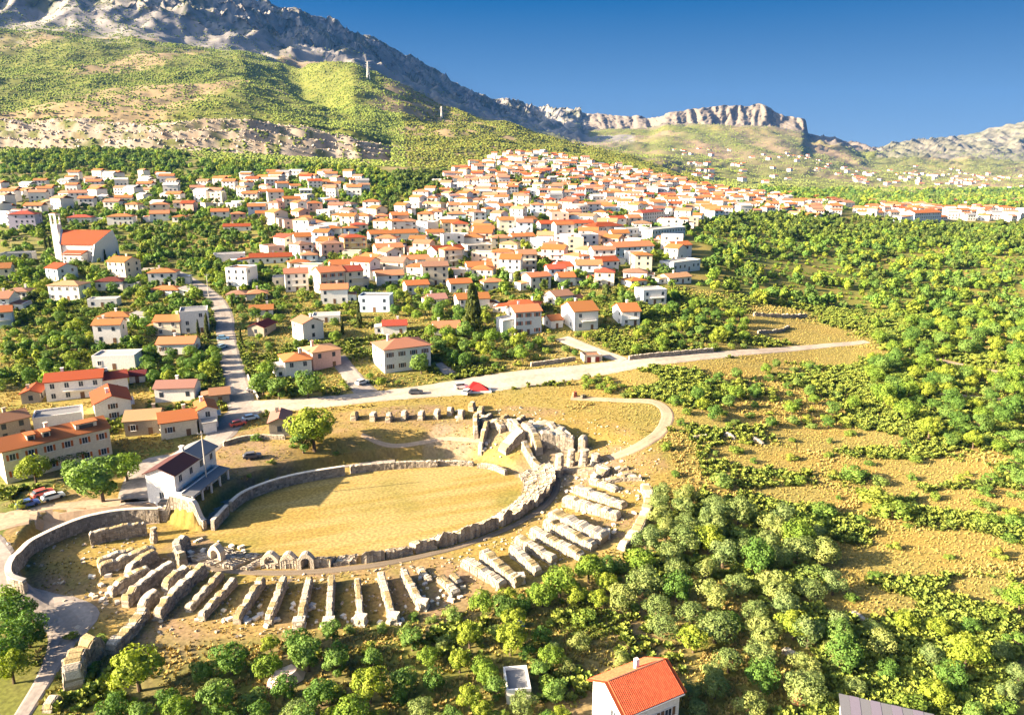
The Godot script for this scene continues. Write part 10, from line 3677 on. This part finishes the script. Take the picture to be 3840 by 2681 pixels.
	mo(0,192.1,-303.9,2.3,4.9)
	mo(0,187.6,-295.9,2.2,4.5)
	mo(0,-158.7,-308.9,2.2,4.7)
	mo(0,-163.0,-321.3,2.3,4.0)
	mo(0,-214.9,-336.2,2.5,4.7)
	mo(0,89.3,-238.3,1.6,3.3)
	mo(0,-165.9,-312.4,2.2,4.8)
	mo(0,-73.9,-292.2,1.9,3.8)
	mo(0,59.0,-292.8,1.9,3.7)
	mo(0,-29.5,-315.9,2.0,3.9)
	mo(0,-109.8,-292.2,1.9,3.6)
	mo(0,-206.2,-332.7,2.4,4.7)
	mo(0,93.3,-286.7,1.8,3.9)
	mo(4,-169.2,-328.6,2.3,3.1)
	mo(4,155.4,-292.3,2.0,2.3)
	mo(0,-171.1,-265.6,1.9,4.0)
	mo(0,-223.9,-375.1,2.7,5.5)
	mo(4,-195.2,-331.7,2.3,2.5)
	mo(4,27.1,-221.4,1.4,1.5)
	mo(0,51.5,-272.5,1.7,3.2)
	mo(0,-230.9,-370.2,2.6,4.9)
	mo(4,73.2,-179.2,1.2,1.3)
	mo(0,187.0,-309.6,2.2,3.9)
	mo(0,-94.2,-292.4,1.8,3.2)
	mo(4,-56.6,-314.1,1.9,2.4)
	mo(4,-190.3,-305.0,2.1,2.2)
	mo(4,26.8,-218.0,1.3,1.6)
	mo(4,33.6,-212.3,1.3,1.4)
	mo(4,13.6,-265.0,1.6,1.9)
	mo(4,186.0,-302.6,2.1,2.9)
	mo(0,-80.0,-298.7,1.8,3.7)
	mo(4,90.6,-138.1,1.0,1.1)
	mo(4,83.3,-179.6,1.2,1.5)
	mo(4,-144.1,-241.0,1.6,2.4)
	mo(4,86.7,-305.5,1.9,2.5)
	mo(4,93.6,-316.7,1.9,2.4)
	mo(4,-164.0,-286.9,1.9,2.1)
	mo(4,-197.0,-341.9,2.3,2.4)
	mo(0,-75.2,-247.4,1.5,3.3)
	mo(4,50.2,-168.7,1.0,1.5)
	mo(4,-155.8,-290.4,1.9,2.6)
	mo(4,86.8,-201.1,1.3,1.8)
	mo(0,-121.7,-280.8,1.8,3.7)
	mo(4,79.0,-255.5,1.5,2.3)
	mo(0,-84.0,-244.7,1.5,2.5)
	mo(4,-155.0,-268.0,1.8,1.9)
	mo(4,-2.1,-256.8,1.5,2.1)
	mo(4,-144.3,-270.5,1.8,1.9)
	mo(4,-197.5,-306.5,2.1,2.2)
	mo(0,68.8,-275.0,1.6,3.3)
	mo(4,97.7,-193.5,1.2,1.7)
	mo(4,34.8,-207.4,1.2,1.6)
	mo(4,-130.4,-298.9,1.9,2.4)
	mo(4,55.2,-155.0,0.9,1.1)
	mo(4,98.0,-320.8,1.9,2.5)
	mo(0,52.1,-244.4,1.4,2.7)
	mo(4,-60.8,-156.4,0.9,1.0)
	mo(0,-165.3,-257.1,1.7,3.4)
	mo(4,-223.5,-330.5,2.2,3.0)
	mo(0,-65.0,-319.9,1.8,3.8)
	mo(0,65.9,-262.8,1.5,2.7)
	mo(4,14.0,-235.3,1.3,1.5)
	mo(0,-257.1,-370.3,2.5,4.3)
	mo(4,-191.9,-270.8,1.8,2.0)
	mo(0,-140.2,-288.5,1.8,3.1)
	mo(0,-209.5,-319.3,2.1,3.6)
	mo(4,32.9,-248.7,1.4,1.9)
	mo(4,190.0,-323.2,2.0,2.4)
	mo(0,21.5,-240.2,1.3,2.4)
	mo(4,-142.3,-311.0,1.8,2.3)
	mo(0,-207.5,-363.7,2.2,4.6)
	mo(0,81.6,-267.1,1.5,3.0)
	mo(4,-49.1,-209.4,1.1,1.6)
	mo(0,-43.9,-217.6,1.2,2.1)
	mo(0,-170.0,-321.5,1.9,3.6)
	mo(0,71.5,-284.7,1.5,2.9)
	mo(4,53.8,-277.2,1.5,1.9)
	mo(4,77.5,-224.2,1.2,1.8)
	mo(0,201.1,-331.8,2.0,3.9)
	mo(4,-161.5,-271.3,1.7,1.9)
	mo(4,-215.5,-371.4,2.2,2.9)
	mo(4,108.0,-160.5,1.0,1.4)
	mo(4,111.1,-149.9,1.0,1.3)
	mo(4,101.7,-134.8,0.9,1.0)
	mo(0,-162.7,-294.5,1.7,3.0)
	mo(4,75.9,-268.5,1.4,2.0)
	mo(0,74.1,-296.8,1.6,3.3)
	mo(4,-76.7,-273.3,1.4,2.1)
	mo(4,-184.5,-274.8,1.7,2.2)
	mo(4,78.8,-277.6,1.5,1.9)
	mo(4,72.5,-149.1,0.8,1.1)
	mo(0,-202.9,-313.6,1.9,3.9)
	mo(0,84.1,-278.2,1.5,3.1)
	mo(0,82.7,-311.4,1.6,3.3)
	mo(4,-5.1,-263.2,1.3,1.4)
	mo(0,-147.4,-288.1,1.6,2.9)
	mo(4,-67.4,-290.3,1.5,1.6)
	mo(0,-68.9,-296.7,1.5,3.2)
	mo(4,-44.3,-171.5,0.9,1.1)
	mo(4,-179.3,-343.8,1.9,2.3)
	mo(4,-187.0,-324.3,1.8,2.0)
	mo(0,-153.1,-314.2,1.7,3.7)
	mo(4,-236.5,-374.6,2.1,3.1)
	mo(4,-250.4,-373.3,2.2,2.7)
	mo(4,-54.8,-170.9,0.9,1.0)
	mo(0,4.7,-258.8,1.2,2.6)
	mo(0,-91.2,-256.6,1.3,2.6)
	mo(0,-85.0,-280.1,1.4,2.6)
	mo(4,-177.2,-297.6,1.6,1.8)
	mo(0,-229.2,-343.4,1.9,3.4)
	mo(0,89.9,-309.9,1.5,2.9)
	mo(4,-268.0,-383.4,2.2,2.9)
	mo(4,-35.0,-215.2,1.0,1.3)
	mo(4,-77.7,-295.1,1.4,1.5)
	mo(4,-83.2,-288.9,1.4,2.0)
	mo(0,-251.6,-382.2,2.1,4.2)
	mo(0,-259.9,-381.3,2.0,4.3)
	mo(4,-236.8,-338.6,1.8,1.9)
	mo(4,-83.8,-270.0,1.2,1.3)
	mo(0,-87.4,-295.6,1.3,2.8)
	mo(4,-243.4,-376.8,1.9,2.0)
	mo(4,-72.7,-299.7,1.3,1.4)
	mo(4,-239.2,-368.0,1.7,1.8)
	wood([Vector2(-240,-340),Vector2(-225,-382),Vector2(-140,-341),Vector2(-114,-269),Vector2(-132,-259),Vector2(-130,-216),Vector2(-148,-202)],0,5.2,1.3,2.6,0.8)
	wood([Vector2(-224,-527),Vector2(-145,-493),Vector2(-106,-341),Vector2(-129,-322),Vector2(-170,-384),Vector2(-203,-382),Vector2(-256,-496)],0,6.5,1.6,2.8,0.8)
	wood([Vector2(88,-349),Vector2(126,-459),Vector2(113,-533),Vector2(147,-593),Vector2(229,-690),Vector2(376,-734),Vector2(537,-768),Vector2(195,-267),Vector2(157,-278),Vector2(151,-307),Vector2(156,-343),Vector2(110,-322)],0,6.0,1.8,3.6,0.72)
	wood([Vector2(154,-609),Vector2(222,-696),Vector2(383,-796),Vector2(403,-743),Vector2(537,-768),Vector2(400,-567),Vector2(266,-584),Vector2(144,-528)],2,8,2.6,4.0,0.9)
	wood([Vector2(-123,-342),Vector2(-161,-528),Vector2(-85,-570),Vector2(-71,-811),Vector2(40,-1299),Vector2(294,-1410),Vector2(388,-910),Vector2(147,-593),Vector2(83,-385),Vector2(88,-349),Vector2(-30,-333)],0,4.6,1.1,2.0,0.9)
	wood([Vector2(-269,-384),Vector2(-455,-665),Vector2(-347,-784),Vector2(-71,-811),Vector2(40,-1299),Vector2(294,-1410),Vector2(426,-947),Vector2(338,-769),Vector2(147,-593),Vector2(83,-385),Vector2(88,-349),Vector2(-30,-333),Vector2(-115,-341)],0,7.0,1.8,3.4,0.95)
	wood([Vector2(-543,-799),Vector2(-374,-870),Vector2(-75,-859),Vector2(-88,-593),Vector2(-230,-527),Vector2(-474,-694)],0,8,2,3.6,0.8)
	wood([Vector2(-132,-832),Vector2(-81,-925),Vector2(-53,-697),Vector2(-58,-578),Vector2(-95,-642)],2,7,3.2,5,0.95)
	wood([Vector2(-28,-980),Vector2(54,-996),Vector2(97,-900),Vector2(28,-754),Vector2(-14,-860)],2,7,3,4.5,0.9)
	wood([Vector2(-676,-1003),Vector2(-554,-1051),Vector2(-418,-976),Vector2(-369,-859),Vector2(-559,-822)],0,7,3,4.5,0.9)
	wood([Vector2(-381,-913),Vector2(-179,-926),Vector2(-127,-803),Vector2(-336,-802)],0,8,3,4.5,0.8)
	wood([Vector2(-269,-384),Vector2(-153,-386),Vector2(-106,-341),Vector2(-94,-299),Vector2(-120,-299),Vector2(-213,-359),Vector2(-235,-332)],0,6.5,1.8,3,0.8)
	wood([Vector2(-121,-361),Vector2(88,-349),Vector2(66,-302),Vector2(33,-292),Vector2(-9,-298),Vector2(-49,-324),Vector2(-98,-299)],0,7,1.6,3,0.8)
	wood([Vector2(399,-1092),Vector2(519,-1030),Vector2(818,-1176),Vector2(1525,-2207),Vector2(902,-2017),Vector2(507,-1544)],0,13,4,7,0.8)
	village([Vector2(622,-3012),Vector2(1071,-3308),Vector2(1374,-3325),Vector2(1292,-2687),Vector2(649,-1981),Vector2(398,-1629)],60)
	village([Vector2(1023,-2576),Vector2(1981,-3725),Vector2(2436,-3588),Vector2(1436,-2103),Vector2(1120,-2324)],110)
	village([Vector2(476,-1305),Vector2(648,-1336),Vector2(1129,-1648),Vector2(808,-1176),Vector2(434,-965)],30)
	scatter_hills()
	pass
